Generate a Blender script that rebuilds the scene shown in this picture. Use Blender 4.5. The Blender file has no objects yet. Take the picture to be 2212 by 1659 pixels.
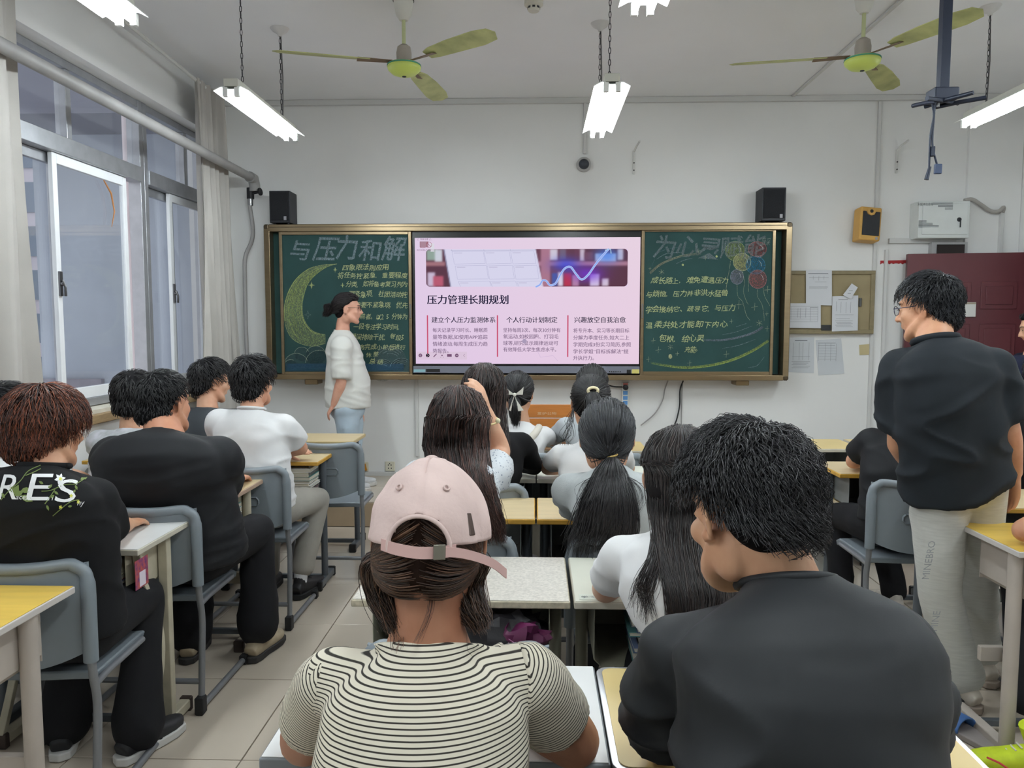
import bpy, bmesh, math, random
import numpy as np
from mathutils import Vector, Matrix, noise as mnoise
random.seed(7); np.random.seed(7)
PI = math.pi
SC = bpy.context.scene
COL = SC.collection

# ---------------------------------------------------------------- camera, sky, exposure
CAMP = Vector((0.0, 0.0, 1.5)); FPX = 1661.0
YAW = math.radians(1.79); PITCH = math.radians(4.46)
cd = bpy.data.cameras.new('camera'); cam = bpy.data.objects.new('camera', cd); COL.objects.link(cam)
cd.sensor_width = 36; cd.lens = FPX / 2212 * 36; cd.clip_start = 0.05; cd.clip_end = 300
cam.location = CAMP; cam.rotation_euler = (PI/2 - PITCH, 0, YAW); SC.camera = cam
world = bpy.data.worlds.new('sky'); SC.world = world; world.use_nodes = True
world.node_tree.nodes['Background'].inputs[0].default_value = (0.87, 0.88, 0.95, 1)
world.node_tree.nodes['Background'].inputs[1].default_value = 1.05
vs = SC.view_settings
vs.view_transform = 'Standard'; vs.look = 'None'; vs.gamma = 1; vs.use_curve_mapping = False
vs.exposure = 0.0
TUBE_STRENGTH = 98.0

RM = Matrix.Rotation(YAW, 3, 'Z') @ Matrix.Rotation(PI/2 - PITCH, 3, 'X')
def ray(px, py):
    return RM @ Vector(((px - 1106) / FPX, -(py - 829.5) / FPX, -1.0))
def at(px, py, Y):
    d = ray(px, py); return CAMP + d * (Y / d.y)
def atz(px, py, z):
    d = ray(px, py); return CAMP + d * ((z - CAMP.z) / d.z)
def atx(px, py, x):
    d = ray(px, py); return CAMP + d * (x / d.x)

# ---------------------------------------------------------------- materials
def srgb(r, g, b):
    f = lambda c: ((c/255)/12.92 if c/255 <= .04045 else ((c/255+.055)/1.055)**2.4)
    return (f(r), f(g), f(b), 1)
MATS = {}
def mat(name, col, rough=.6, metal=0, var=0., vscale=8., bump=0., bscale=60., emit=0., alpha=1., spec=.5, stretch=None, col2=None, coat=0.):
    if name in MATS: return MATS[name]
    m = bpy.data.materials.new(name); m.use_nodes = True; nt = m.node_tree; N = nt.nodes; L = nt.links
    b = N['Principled BSDF']
    c = srgb(*col); b.inputs['Base Color'].default_value = c
    b.inputs['Roughness'].default_value = rough; b.inputs['Metallic'].default_value = metal
    b.inputs['Specular IOR Level'].default_value = spec
    if coat: b.inputs['Coat Weight'].default_value = coat
    tc = N.new('ShaderNodeTexCoord'); src = tc.outputs['Object']
    if stretch:
        mp = N.new('ShaderNodeMapping'); mp.inputs['Scale'].default_value = stretch
        L.new(src, mp.inputs['Vector']); src = mp.outputs['Vector']
    nz = N.new('ShaderNodeTexNoise'); nz.inputs['Scale'].default_value = vscale; nz.inputs['Detail'].default_value = 5
    L.new(src, nz.inputs['Vector'])
    rp = N.new('ShaderNodeMix'); rp.data_type = 'RGBA'
    c2 = srgb(*col2) if col2 else tuple(x * (1 - var) for x in c[:3]) + (1,)
    c1 = c if col2 else tuple(min(1, x * (1 + var * .5)) for x in c[:3]) + (1,)
    rp.inputs['A'].default_value = c1; rp.inputs['B'].default_value = c2
    mr = N.new('ShaderNodeMapRange'); mr.inputs['From Min'].default_value = .3; mr.inputs['From Max'].default_value = .7
    L.new(nz.outputs['Fac'], mr.inputs['Value']); L.new(mr.outputs['Result'], rp.inputs['Factor'])
    L.new(rp.outputs['Result'], b.inputs['Base Color'])
    if bump:
        n2 = N.new('ShaderNodeTexNoise'); n2.inputs['Scale'].default_value = bscale; n2.inputs['Detail'].default_value = 3
        L.new(src, n2.inputs['Vector'])
        bp = N.new('ShaderNodeBump'); bp.inputs['Strength'].default_value = bump; bp.inputs['Distance'].default_value = .01
        L.new(n2.outputs['Fac'], bp.inputs['Height']); L.new(bp.outputs['Normal'], b.inputs['Normal'])
    if emit:
        b.inputs['Emission Color'].default_value = c; b.inputs['Emission Strength'].default_value = emit
    MATS[name] = m; return m
def glow(name, col, s):
    if name in MATS: return MATS[name]
    m = bpy.data.materials.new(name); m.use_nodes = True; nt = m.node_tree
    nt.nodes.remove(nt.nodes['Principled BSDF']); e = nt.nodes.new('ShaderNodeEmission')
    e.inputs[0].default_value = srgb(*col); e.inputs[1].default_value = s
    nt.links.new(e.outputs[0], nt.nodes['Material Output'].inputs[0]); MATS[name] = m; return m
def vcol_emit(name, s):
    m = glow(name, (255,255,255), s); nt = m.node_tree
    a = nt.nodes.new('ShaderNodeAttribute'); a.attribute_name = 'Col'
    nt.links.new(a.outputs['Color'], nt.nodes['Emission'].inputs[0]); return m
def chalk_mat():
    m = bpy.data.materials.new('chalk'); m.use_nodes = True; nt = m.node_tree; N = nt.nodes; L = nt.links
    b = N['Principled BSDF']; b.inputs['Roughness'].default_value = .95; b.inputs['Specular IOR Level'].default_value = .1
    a = N.new('ShaderNodeAttribute'); a.attribute_name = 'Col'; L.new(a.outputs['Color'], b.inputs['Base Color'])
    tc = N.new('ShaderNodeTexCoord'); mp = N.new('ShaderNodeMapping'); mp.inputs['Scale'].default_value = (1, 1, .45); mp.inputs['Rotation'].default_value = (0, .6, 0)
    nz = N.new('ShaderNodeTexNoise'); nz.inputs['Scale'].default_value = 210; nz.inputs['Detail'].default_value = 4
    L.new(tc.outputs['Object'], mp.inputs['Vector']); L.new(mp.outputs['Vector'], nz.inputs['Vector'])
    mr = N.new('ShaderNodeMapRange'); mr.inputs['From Min'].default_value = .28; mr.inputs['From Max'].default_value = .6; mr.inputs['To Min'].default_value = .25
    L.new(nz.outputs['Fac'], mr.inputs['Value'])
    mu = N.new('ShaderNodeMath'); mu.operation = 'MULTIPLY'; L.new(mr.outputs['Result'], mu.inputs[0]); L.new(a.outputs['Alpha'], mu.inputs[1])
    L.new(mu.outputs[0], b.inputs['Alpha']); MATS['chalk'] = m; return m

# ---------------------------------------------------------------- mesh helpers
class MB:
    def __init__(s): s.v = []; s.f = []; s.m = []; s.c = []
    def add(s, vs_, fs, mi=0, col=None):
        o = len(s.v); s.v += [tuple(p) for p in vs_]
        for f in fs:
            s.f.append(tuple(i + o for i in f)); s.m.append(mi)
        if col is not None: s.c += [col] * len(vs_)
        return s
    def box(s, a, b, mi=0, M=None, col=None):
        x0, y0, z0 = a; x1, y1, z1 = b
        p = [Vector(q) for q in ((x0,y0,z0),(x1,y0,z0),(x1,y1,z0),(x0,y1,z0),(x0,y0,z1),(x1,y0,z1),(x1,y1,z1),(x0,y1,z1))]
        if M: p = [M @ q for q in p]
        return s.add(p, [(0,3,2,1),(4,5,6,7),(0,1,5,4),(1,2,6,5),(2,3,7,6),(3,0,4,7)], mi, col)
    def tube(s, pts, r, n=10, mi=0, flat=None, cap=True):
        pts = [Vector(p) for p in pts]; k = len(pts)
        rs = r if isinstance(r, (list, tuple)) else [r] * k
        t0 = (pts[1] - pts[0]).normalized(); up = Vector((0,0,1)) if abs(t0.z) < .9 else Vector((0,1,0))
        u = t0.cross(up).normalized(); vs_ = []
        for i in range(k):
            t = (pts[min(i+1, k-1)] - pts[max(i-1, 0)]).normalized()
            u = (u - t * u.dot(t)).normalized(); w = t.cross(u)
            fl = flat or 1
            for j in range(n):
                a = 2*PI*j/n; vs_.append(pts[i] + u * (rs[i]*math.cos(a)) + w * (rs[i]*fl*math.sin(a)))
        fs = [(i*n+j, i*n+(j+1) % n, (i+1)*n+(j+1) % n, (i+1)*n+j) for i in range(k-1) for j in range(n)]
        if cap: fs += [tuple(range(n-1, -1, -1)), tuple((k-1)*n+j for j in range(n))]
        return s.add(vs_, fs, mi)
    def cyl(s, a, b, r, n=16, mi=0, r2=None): return s.tube([a, b], [r, r if r2 is None else r2], n, mi)
    def lathe(s, c, prof, n=24, mi=0, axis='z'):
        vs_ = []; c = Vector(c)
        for (r, h) in prof:
            for j in range(n):
                a = 2*PI*j/n
                q = (r*math.cos(a), r*math.sin(a), h)
                if axis == 'y': q = (q[0], -q[2], q[1])
                if axis == 'x': q = (q[2], q[0], q[1])
                vs_.append(c + Vector(q))
        k = len(prof)
        fs = [(i*n+j, i*n+(j+1) % n, (i+1)*n+(j+1) % n, (i+1)*n+j) for i in range(k-1) for j in range(n)]
        fs += [tuple(range(n-1, -1, -1)), tuple((k-1)*n+j for j in range(n))]
        return s.add(vs_, fs, mi)
    def prism(s, poly, d0, d1, mi=0, axis='y'):
        # poly in (x,z) extruded along y ; or (y,z) along x ; or (x,y) along z
        def q(p, d): return {'y': (p[0], d, p[1]), 'x': (d, p[0], p[1]), 'z': (p[0], p[1], d)}[axis]
        n = len(poly); vs_ = [q(p, d0) for p in poly] + [q(p, d1) for p in poly]
        fs = [tuple(range(n-1, -1, -1)), tuple(range(n, 2*n))] + [(i, (i+1) % n, n+(i+1) % n, n+i) for i in range(n)]
        return s.add(vs_, fs, mi)
    def ell(s, c, r, n=16, k=10, mi=0, R=None):
        c = Vector(c); vs_ = []
        for i in range(1, k):
            th = PI*i/k
            for j in range(n):
                a = 2*PI*j/n; q = Vector((r[0]*math.sin(th)*math.cos(a), r[1]*math.sin(th)*math.sin(a), r[2]*math.cos(th)))
                vs_.append(c + (R @ q if R else q))
        for sg in (1, -1):
            q = Vector((0, 0, sg*r[2])); vs_.append(c + (R @ q if R else q))
        T = (k-1)*n
        fs = [(i*n+j, (i+1)*n+j, (i+1)*n+(j+1) % n, i*n+(j+1) % n) for i in range(k-2) for j in range(n)]
        fs += [(T, j, (j+1) % n) for j in range(n)] + [(T+1, (k-2)*n+(j+1) % n, (k-2)*n+j) for j in range(n)]
        return s.add(vs_, fs, mi)
    def build(s, name, mats, parent=None, bevel=0, smooth=None, loc=None, seg=2, label=None):
        me = bpy.data.meshes.new(name)
        v = s.v
        if loc is not None: v = [(p[0]-loc[0], p[1]-loc[1], p[2]-loc[2]) for p in v]
        me.from_pydata(v, [], s.f)
        if not isinstance(mats, (list, tuple)): mats = [mats]
        for m in mats: me.materials.append(m)
        me.polygons.foreach_set('material_index', s.m)
        if s.c:
            ca = me.color_attributes.new('Col', 'FLOAT_COLOR', 'POINT')
            ca.data.foreach_set('color', np.array([tuple(c) if len(c) == 4 else tuple(c) + (1,) for c in s.c], 'f').ravel())
        if smooth is not None:
            me.polygons.foreach_set('use_smooth', [True]*len(me.polygons)); me.set_sharp_from_angle(angle=math.radians(smooth))
        me.update()
        o = bpy.data.objects.new(name, me); COL.objects.link(o)
        if parent: o.parent = parent
        if loc is not None and not parent: o.location = loc
        if bevel:
            b = o.modifiers.new('bevel', 'BEVEL'); b.width = bevel; b.segments = seg; b.limit_method = 'ANGLE'; b.angle_limit = math.radians(40)
            if smooth is None:
                me.polygons.foreach_set('use_smooth', [True]*len(me.polygons)); b.harden_normals = True
        if label: o['label'] = label
        return o
def tag(o, label=None, cat=None, group=None, kind=None):
    if label: o['label'] = label
    if cat: o['category'] = cat
    if group: o['group'] = group
    if kind: o['kind'] = kind
    return o
def empty(name, loc=(0,0,0), rz=0, label=None, cat=None, group=None):
    o = bpy.data.objects.new(name, None); COL.objects.link(o); o.location = loc; o.rotation_euler = (0,0,rz)
    o.empty_display_size = .1
    return tag(o, label, cat, group)
def dup(root, loc, rz=0, label=None, group=None):
    def cp(o, par):
        c = o.copy(); COL.objects.link(c)
        if par: c.parent = par
        for ch in list(o.children): cp(ch, c)
        return c
    r = cp(root, None); r.location = loc; r.rotation_euler = (0,0,rz)
    if label: r['label'] = label
    if group: r['group'] = group
    return r
def local(o, loc):   # world-built mesh into its thing's frame
    return o
def crs(pts, n):
    """Catmull-Rom through points (numpy rows of any width)"""
    P = np.array(pts, float); k = len(P)
    Q = np.vstack([2*P[0]-P[1], P, 2*P[-1]-P[-2]]); out = []
    for i in range(k-1):
        p0, p1, p2, p3 = Q[i:i+4]
        for t in np.linspace(0, 1, n, endpoint=False):
            out.append(.5*((2*p1)+(-p0+p2)*t+(2*p0-5*p1+4*p2-p3)*t*t+(-p0+3*p1-3*p2+p3)*t**3))
    out.append(P[-1]); return np.array(out)
_TXT = {}
def text_mesh(s, size=1., offset=0., res=2):
    """flat glyph outlines of a string, as (verts, faces) in x/y, origin at the left of the baseline"""
    k = (s, offset, res)
    if k not in _TXT:
        cu = bpy.data.curves.new('t', 'FONT'); cu.body = s; cu.size = 1; cu.offset = offset; cu.resolution_u = res
        o = bpy.data.objects.new('t', cu); COL.objects.link(o)
        dg = bpy.context.evaluated_depsgraph_get(); me = o.evaluated_get(dg).to_mesh()
        _TXT[k] = ([tuple(v.co) for v in me.vertices], [tuple(p.vertices) for p in me.polygons])
        o.evaluated_get(dg).to_mesh_clear(); bpy.data.objects.remove(o); bpy.data.curves.remove(cu)
    v, f = _TXT[k]; return [(a*size, b*size) for a, b, c in v], f
def add_text(mb, s, x0, x1, zb, h, y, col=None, mi=0, offset=0., jit=0., skew=0.):
    """text on a wall plane facing -y: from x0 to x1 (x1 None: natural), baseline zb, glyph box height h"""
    v, f = text_mesh(s, h, offset)
    if not v: return
    xs = [a for a, b in v]; w = max(xs) - min(xs); mn = min(xs)
    k = (x1 - x0) / w if x1 is not None else 1
    mb.add([(x0 + (a - mn) * k + skew*b, y, zb + b) for a, b in v], f, mi, col)
# ================================================================= the setting
HC = 3.37; XL = -2.62; XR = 3.98; YF = 6.57; YB = -2.2; ZP = .19; YP = 5.565
wallm = mat('wall_paint', (230,230,228), .85, var=.03, vscale=1.6, bump=.05, bscale=25)
ceilm = mat('ceiling_paint', (238,239,241), .9, var=.04, vscale=1.1)
tilem = mat('floor_tile', (198,186,170), .16, var=.07, vscale=2.2, spec=.5, bump=.01, bscale=4)
riserm = mat('riser_tile', (178,158,132), .3, var=.1, vscale=4)
grout = mat('grout', (120,108,94), .9)
alum = mat('aluminium', (176,178,182), .35, .7, var=.1, vscale=14)
alumw = mat('white_aluminium', (226,228,230), .4, 0, var=.05)
whitep = mat('white_plastic', (214,214,210), .45, var=.04)
blackp = mat('black_plastic', (22,23,26), .4)
darkm = mat('dark_metal', (32,34,40), .45, .3)
def st(mb, name, m, **k): return tag(mb.build(name, m, **k), kind='structure')
fl = st(MB().box((XL-.3, YB, -.1), (XR+1.8, YF+.2, -.012)), 'floor', grout)
x0 = atz(692, 1389, 0).x; y0 = atz(800, 1262, 0).y
tb = MB().box((.002,.002,-.012), (.598,.598,0)); tme = None
def tile_set(parent, xs, ys, z, mb, m, bevel=.002):
    first = None
    for x in xs:
        for y in ys:
            if first is None:
                first = mb.build('tile', m, parent, bevel=bevel, seg=1); o = first
            else:
                o = first.copy(); COL.objects.link(o); o.parent = parent
            o.location = (x, y, z + random.uniform(-.0006, .0006))
xs = [x0 + .6*k for k in range(-9, 12) if XL-.62 < x0 + .6*k < XR+.1]
tile_set(fl, xs, [y0 + .6*k - 5*.6 for k in range(0, 8) if y0 + .6*k - 3.0 < YP-.55], 0, tb, tilem)
fy = [y0 + .6*k - 3.0 for k in range(0, 8) if y0 + .6*k - 3.0 < YP-.55][-1] + .6
tile_set(fl, xs, [fy], 0, MB().box((.002,.002,-.012), (.598, YP-fy-.002, 0)), tilem)
tile_set(fl, xs, [y0 - 3.6, y0 - 4.2, y0 - 4.8, y0 - 5.4], 0, tb, tilem)
pf = st(MB().box((XL, YP+.012, -.01), (XR, YF, ZP-.012)), 'floor_platform', grout)
tile_set(pf, xs, [YP, YP+.5], ZP, MB().box((.002,.002,-.011), (.598,.498,0)), tilem)
tile_set(pf, xs, [YP], 0, MB().box((.002, 0, .002), (.598, .012, ZP-.012)), riserm)
st(MB().box((XL-.3, YB-.2, HC), (XR+.2, YF+.2, HC+.15)), 'ceiling', ceilm)
st(MB().box((XL-.3, YF, -.1), (XR+.2, YF+.2, HC)), 'wall_front', wallm)
st(MB().box((XL-.3, YB-.2, -.1), (XR+.2, YB, HC)), 'wall_back', wallm)
# left wall with a window band
WX = -2.76; WZ0, WZ1 = 1.0, 3.02; WY0, WY1 = .5, 6.34
wl = MB()
wl.box((XL-.24, YB, -.1), (XL, YF, WZ0-.03)); wl.box((XL-.24, YB, WZ1), (XL, YF, HC))
wl.box((XL-.24, YB, WZ0-.03), (XL, WY0, WZ1)); wl.box((XL-.24, WY1, WZ0-.03), (XL, YF, WZ1))
wl.box((XL-.02, WY0, WZ1-.01), (XL+.03, WY1, WZ1+.06))
st(wl, 'wall_left', wallm)
# right wall with a door opening
DY0, DY1, DZ = 5.36, 6.36, 2.16
wr = MB(); wr.box((XR, YB, -.1), (XR+.2, DY0, HC)); wr.box((XR, DY1, -.1), (XR+.2, YF, HC)); wr.box((XR, DY0, DZ), (XR+.2, DY1, HC))
st(wr, 'wall_right', wallm)
pil = st(MB().box((at(2090,400,YF-.03).x, YF-.03, ZP), (XR-.003, YF-.001, HC)), 'wall_pilaster', wallm)
# sill
sillm = mat('sill_paint', (206,200,184), .6, var=.15, vscale=9)
sillw = mat('sill_wood_edge', (150,126,92), .6, var=.25, vscale=12, stretch=(1,1,8))
sl = st(MB().box((WX-.05, WY0, WZ0-.05), (XL+.015, WY1, WZ0-.004)), 'trim_1', sillm, bevel=.004)
st(MB().box((XL+.001, WY0-.05, WZ0-.085), (XL+.05, WY1+.06, WZ0-.03)), 'trim_2', sillw, bevel=.006)
# windows
def glass_mat():
    m = bpy.data.materials.new('window_glass'); m.use_nodes = True; nt = m.node_tree; N = nt.nodes; L = nt.links
    N.remove(N['Principled BSDF'])
    tr = N.new('ShaderNodeBsdfTransparent'); tr.inputs[0].default_value = (.95, .97, .98, 1)
    gl = N.new('ShaderNodeBsdfGlossy'); gl.inputs['Roughness'].default_value = .04; gl.inputs[0].default_value = (.9,.92,.95,1)
    di = N.new('ShaderNodeBsdfDiffuse'); di.inputs[0].default_value = (.5,.5,.52,1)
    fr = N.new('ShaderNodeFresnel'); ge = N.new('ShaderNodeNewGeometry'); ir = N.new('ShaderNodeMapRange'); ir.inputs['To Min'].default_value = 1.45; ir.inputs['To Max'].default_value = .69
    L.new(ge.outputs['Backfacing'], ir.inputs['Value']); L.new(ir.outputs['Result'], fr.inputs[0])
    a = N.new('ShaderNodeMixShader'); b = N.new('ShaderNodeMixShader')
    tc = N.new('ShaderNodeTexCoord'); nz = N.new('ShaderNodeTexNoise'); nz.inputs['Scale'].default_value = 2.4; nz.inputs['Detail'].default_value = 6
    L.new(tc.outputs['Object'], nz.inputs['Vector'])
    mr = N.new('ShaderNodeMapRange'); mr.inputs['To Min'].default_value = .03; mr.inputs['To Max'].default_value = .12; L.new(nz.outputs['Fac'], mr.inputs['Value'])
    L.new(mr.outputs['Result'], a.inputs[0]); L.new(tr.outputs[0], a.inputs[1]); L.new(di.outputs[0], a.inputs[2])
    L.new(fr.outputs[0], b.inputs[0]); L.new(a.outputs[0], b.inputs[1]); L.new(gl.outputs[0], b.inputs[2])
    L.new(b.outputs[0], N['Material Output'].inputs[0]); MATS['window_glass'] = m; return m
glassm = glass_mat()
ZT0, ZT1 = 2.47, 2.57
def window(n, ya, yb, ups, sashes):
    w = tag(empty('window_%d' % n, (WX, ya, WZ0)), kind='structure')
    L0 = (WX, ya, WZ0)
    def B(name, m, boxes, parent=w, bev=.004, lab=None):
        mb = MB()
        for a, b in boxes: mb.box(a, b)
        return mb.build(name, m, parent, bevel=bev, loc=L0 if parent is w else L0, seg=1)
    B('outer_frame', alum, [((WX-.04, ya, WZ0), (WX+.05, ya+.05, WZ1)), ((WX-.04, yb-.05, WZ0), (WX+.05, yb, WZ1)),
      ((WX-.035, ya+.05, WZ1-.05), (WX+.045, yb-.05, WZ1-.002)), ((WX-.035, ya+.05, WZ0+.001), (WX+.045, yb-.05, WZ0+.05))])
    B('transom', alum, [((WX-.04, ya+.05, ZT0), (WX+.06, yb-.05, ZT1))])
    e = [ya+.05] + ups + [yb-.05]
    for u in ups: B('mullion', alum, [((WX-.03, u-.025, ZT1), (WX+.04, u+.025, WZ1-.05))])
    for i in range(len(e)-1):
        B('pane', glassm, [((WX-.003, e[i], ZT1), (WX+.003, e[i+1], WZ1-.05))], bev=0)
    for (a, b, dx, white) in sashes:
        x = WX + dx; z0, z1 = WZ0+.05, ZT0
        s = B('sash', alumw if white else alum, [((x-.014, a, z0), (x+.014, a+.045, z1)), ((x-.014, b-.045, z0), (x+.014, b, z1)),
            ((x-.014, a+.045, z1-.06), (x+.014, b-.045, z1)), ((x-.014, a+.045, z0), (x+.014, b-.045, z0+.07))])
        MB().box((x-.003, a+.045, z0+.07), (x+.003, b-.045, z1-.06)).build('pane', glassm, s, loc=L0)
        k = MB(); k.box((x+.014, a+.008, 1.66), (x+.024, a+.036, 1.80)); k.tube([(x+.03, a+.022, 1.75), (x+.045, a+.024, 1.71), (x+.04, a+.03, 1.66)], .008, 8); k.tube([(x+.02,a+.022,1.73),(x+.035,a+.022,1.73)], .012, 10)
        k.build('latch', mat('latch_metal', (120,120,122), .3, .9), s, loc=L0, smooth=40)
    return w
window(3, .5, 3.2, [1.4, 2.3], [(.55, 1.45, .02, 0), (1.4, 2.35, -.02, 0), (2.3, 3.15, .02, 0)])
window(1, 3.24, 5.33, [3.79, 4.5], [(3.29, 4.0, -.02, 0), (4.33, 5.12, .02, 1), (3.9, 4.42, -.02, 0)])
window(2, 5.335, 6.34, [6.0], [(5.39, 5.86, -.02, 0), (5.72, 6.29, .02, 1)])
tag(MB().tube([(WX+.045, at(0,0,1).y*0+4.83, 2.40), (WX+.05, 4.9, 2.33), (WX+.05, 4.93, 2.22), (WX+.045, 4.9, 2.12)], [.004,.006,.005,.002], 6).build('tape_strip', mat('old_tape', (168,112,60), .6), smooth=60), 'curled brown tape strip stuck on the window pane', 'tape')
# corner security post outside (brown down pipe seen through the glass)
tag(MB().cyl((-3.34, 6.43, -.5), (-3.34, 6.43, 4.2), .03).build('drain_pipe', mat('rust_brown', (112,74,58), .7, var=.3), smooth=40), 'brown drain pipe outside the window', 'pipe')
tag(MB().cyl((-3.43, 6.48, -.5), (-3.43, 6.48, 4.2), .038).build('drain_pipe', mat('pale_pipe', (226,214,216), .6), smooth=40), 'pale pink drain pipe outside the window beside the brown one', 'pipe')
# outside: a lilac wing of the building, a tower and a pink block
lil = mat('lilac_render', (170,178,190), .9, var=.12, vscale=1.2)
lild = mat('soffit_grey', (120,122,136), .9, var=.1, vscale=1)
wing = empty('neighbour_wing', (-5.2, 9, -6), 0, 'lilac rendered wall of the next wing outside the left window', 'building')
W0 = (-5.2, 9, -6)
MB().box((-5.9, 9, -6), (-4.2, 13, 3.7)).build('wall', lil, wing, loc=W0)
MB().box((-6.6, 8.1, 3.7), (-3.4, 13, 9)).build('overhang', lild, wing, loc=W0)
MB().box((-5.95, 8.93, .55), (-5.15, 9.0, .85)).build('ledge', mat('ledge_grey', (132,128,140), .9, var=.2), wing, loc=W0)
MB().box((-5.5, 8.95, -.6), (-5.4, 9.0, .55)).box((-5.3, 8.95, -.6), (-5.2, 9.0, .55)).build('rail', mat('ledge_grey', (0,0,0)), wing, loc=W0)
tw = empty('tower_block', (-31, 44, -12), 0, 'distant pale residential tower at the left edge of the window view', 'building'); T0 = (-31, 44, -12)
MB().box((-36, 44, -12), (-28.3, 52, 24)).build('wall', mat('tower_wall', (214,208,218), .9), tw, loc=T0)
f0 = None
for k in range(14):
    for j in range(4):
        if f0 is None:
            f0 = MB().box((-29.9, 43.9, -9.6), (-28.7, 44.1, -7.9)).build('window', mat('tower_glass', (110,128,150), .3), tw, loc=T0); o = f0
        else: o = f0.copy(); COL.objects.link(o)
        o.location = (-j*1.6, 0, k*2.5)
pk = empty('street_building', (-15, 33, -12), 0, 'pink lit building with red neon characters seen through the far window', 'building'); K0 = (-15, 33, -12)
MB().box((-18, 33, -12), (-12.2, 40, 9.6)).build('wall', mat('pink_wall', (226,176,170), .9, var=.35, vscale=.5), pk, loc=K0)
MB().box((-18, 32.8, -12), (-12.2, 33, .9)).build('lower_wall', mat('dusk_blue', (128,134,150), .9, var=.3, vscale=.6), pk, loc=K0)
nb = MB(); a = at(388, 626, 32.7); b_ = at(408, 626, 32.7); add_text(nb, '国', a.x, b_.x, a.z, (b_.x-a.x)*1.0, 32.7)
nb.build('neon_character', glow('neon_red', (255,20,60), 3), pk, loc=K0)
MB().box((at(388,0,32.75).x, 32.72, at(0,500,32.7).z), (at(420,0,32.75).x, 32.9, at(0,515,32.7).z)).box((at(396,0,32.75).x, 32.72, at(0,515,32.7).z), (at(408,0,32.75).x, 32.9, at(0,530,32.7).z)).build('sign_board', mat('dusk_blue', (0,0,0)), pk, loc=K0)
tag(MB().box((-60, 6, -12.2), (30, 90, -12)).build('floor_street', mat('street', (120,120,126), .9)), kind='structure')
# corridor beyond the door
cor = MB(); cor.box((XR+1.75, DY0-3, -.1), (XR+1.9, YF+.2, HC)); cor.box((XR+.2, YF+.1, -.1), (XR+1.9, YF+.2, HC)); cor.box((XR+.2, DY0-3.1, -.1), (XR+1.9, DY0-3, HC)); cor.box((XR+.2, DY0-3, 2.9), (XR+1.9, YF+.2, 3.0))
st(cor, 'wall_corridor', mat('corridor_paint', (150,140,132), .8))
# cable trunking etc. on wall and ceiling
trunk = mat('trunking', (206,206,204), .5)
def trk(n, a, b, lab=None): return st(MB().box(a, b), n, trunk, bevel=.002, seg=1)
zt = at(0, 215, YF-.03).z
trk('trim_3', (XL, YF-.035, HC-.045), (XR, YF-.001, HC-.001))
xc = at(1893, 400, YF).x; trk('trim_4', (xc-.012, YF-.022, ZP), (xc+.014, YF-.001, HC-.05))
xa = at(1907, 700, YF).x; trk('trim_5', (xa-.012, YF-.028, ZP), (xa+.012, YF-.001, at(1907, 540, YF).z))
xb = at(901, 900, YF).x; trk('trim_6', (xb-.013, YF-.022, at(901, 985, YF).z), (xb+.013, YF-.001, at(901, 800, YF).z))
xd = at(1263, 300, YF).x; trk('trim_7', (xd-.012, YF-.02, at(0, 342, YF).z), (xd+.012, YF-.001, HC-.045))
zb = at(1900, 521, YF).z; trk('trim_8', (xa+.015, YF-.03, zb-.02), (at(2085,0,YF).x, YF-.001, zb+.02))
cx = at(1710, 212, YF).x; trk('trim_9', (cx-.012, 1.5, HC-.016), (cx+.012, YF-.04, HC-.001))
zz = at(700, 1023, YF).z; trk('baseboard_front', (XL, YF-.03, zz-.035), (XR, YF-.001, zz+.02))
xe = at(2161, 500, YF-.04).x; trk('trim_10', (xe-.014, YF-.06, ZP), (xe+.014, YF-.031, at(0,462,YF).z))
# ================================================================= board wall
gold = mat('champagne_aluminium', (150,132,104), .28, .85, var=.12, vscale=6, stretch=(.3,6,6))
goldd = mat('dark_aluminium', (92,80,64), .4, .8)
green = mat('chalkboard_green', (42,72,70), .75, var=.12, vscale=5, spec=.25)
chalk = chalk_mat(); chalkw = chalk.copy(); chalkw.name = 'chalk_line'
for n_ in chalkw.node_tree.nodes:
    if n_.type == 'MAP_RANGE': n_.inputs['To Min'].default_value = .6
YBD = 6.43
def bx(px, Y=YBD): return at(px, 650, Y).x
def bz(py, px=1140, Y=YBD): return at(px, py, Y).z
X0, X1 = bx(578), bx(1703); Z1, Z0 = bz(484), bz(820)
B0 = ((X0+X1)/2, YBD, Z0)
bb = empty('sliding_blackboard', B0, 0, 'wide green sliding blackboard with champagne metal frame on the front wall', 'blackboard')
def bpart(mb, name, m, bev=.003, parent=bb, **k): return mb.build(name, m, parent, bevel=bev, loc=B0, seg=1, **k)
MB0 = MB().box((X0+.03, YBD+.05, Z0+.03), (X1-.03, YF-.002, Z1-.03)); bpart(MB0, 'back_panel', mat('black_track', (20,22,24), .6), 0)
MB1 = MB().box((X0+.05, YBD+.035, Z0+.05), (bx(612), YBD+.05, Z1-.06)); bpart(MB1, 'chalkboard_strip', green, 0)
MB1 = MB().box((bx(1660), YBD+.035, Z0+.05), (X1-.06, YBD+.05, Z1-.06)); bpart(MB1, 'chalkboard_strip', green, 0)
for nm, a, b in (('top_rail', (X0+.04, YBD-.06, Z1-.062), (X1-.04, YF-.003, Z1)), ('bottom_rail', (X0+.04, YBD-.06, Z0), (X1-.04, YF-.003, Z0+.045)),
                 ('side_rail', (X0, YBD-.06, Z0+.03), (X0+.05, YF-.003, Z1-.03)), ('side_rail', (X1-.05, YBD-.06, Z0+.03), (X1, YF-.003, Z1-.03))):
    bpart(MB().box(a, b), nm, gold, .006)
g = MB().box((X0+.05, YBD-.064, Z1-.028), (X1-.05, YBD-.059, Z1-.022)); bpart(g, 'rail_groove', goldd, 0)
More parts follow.
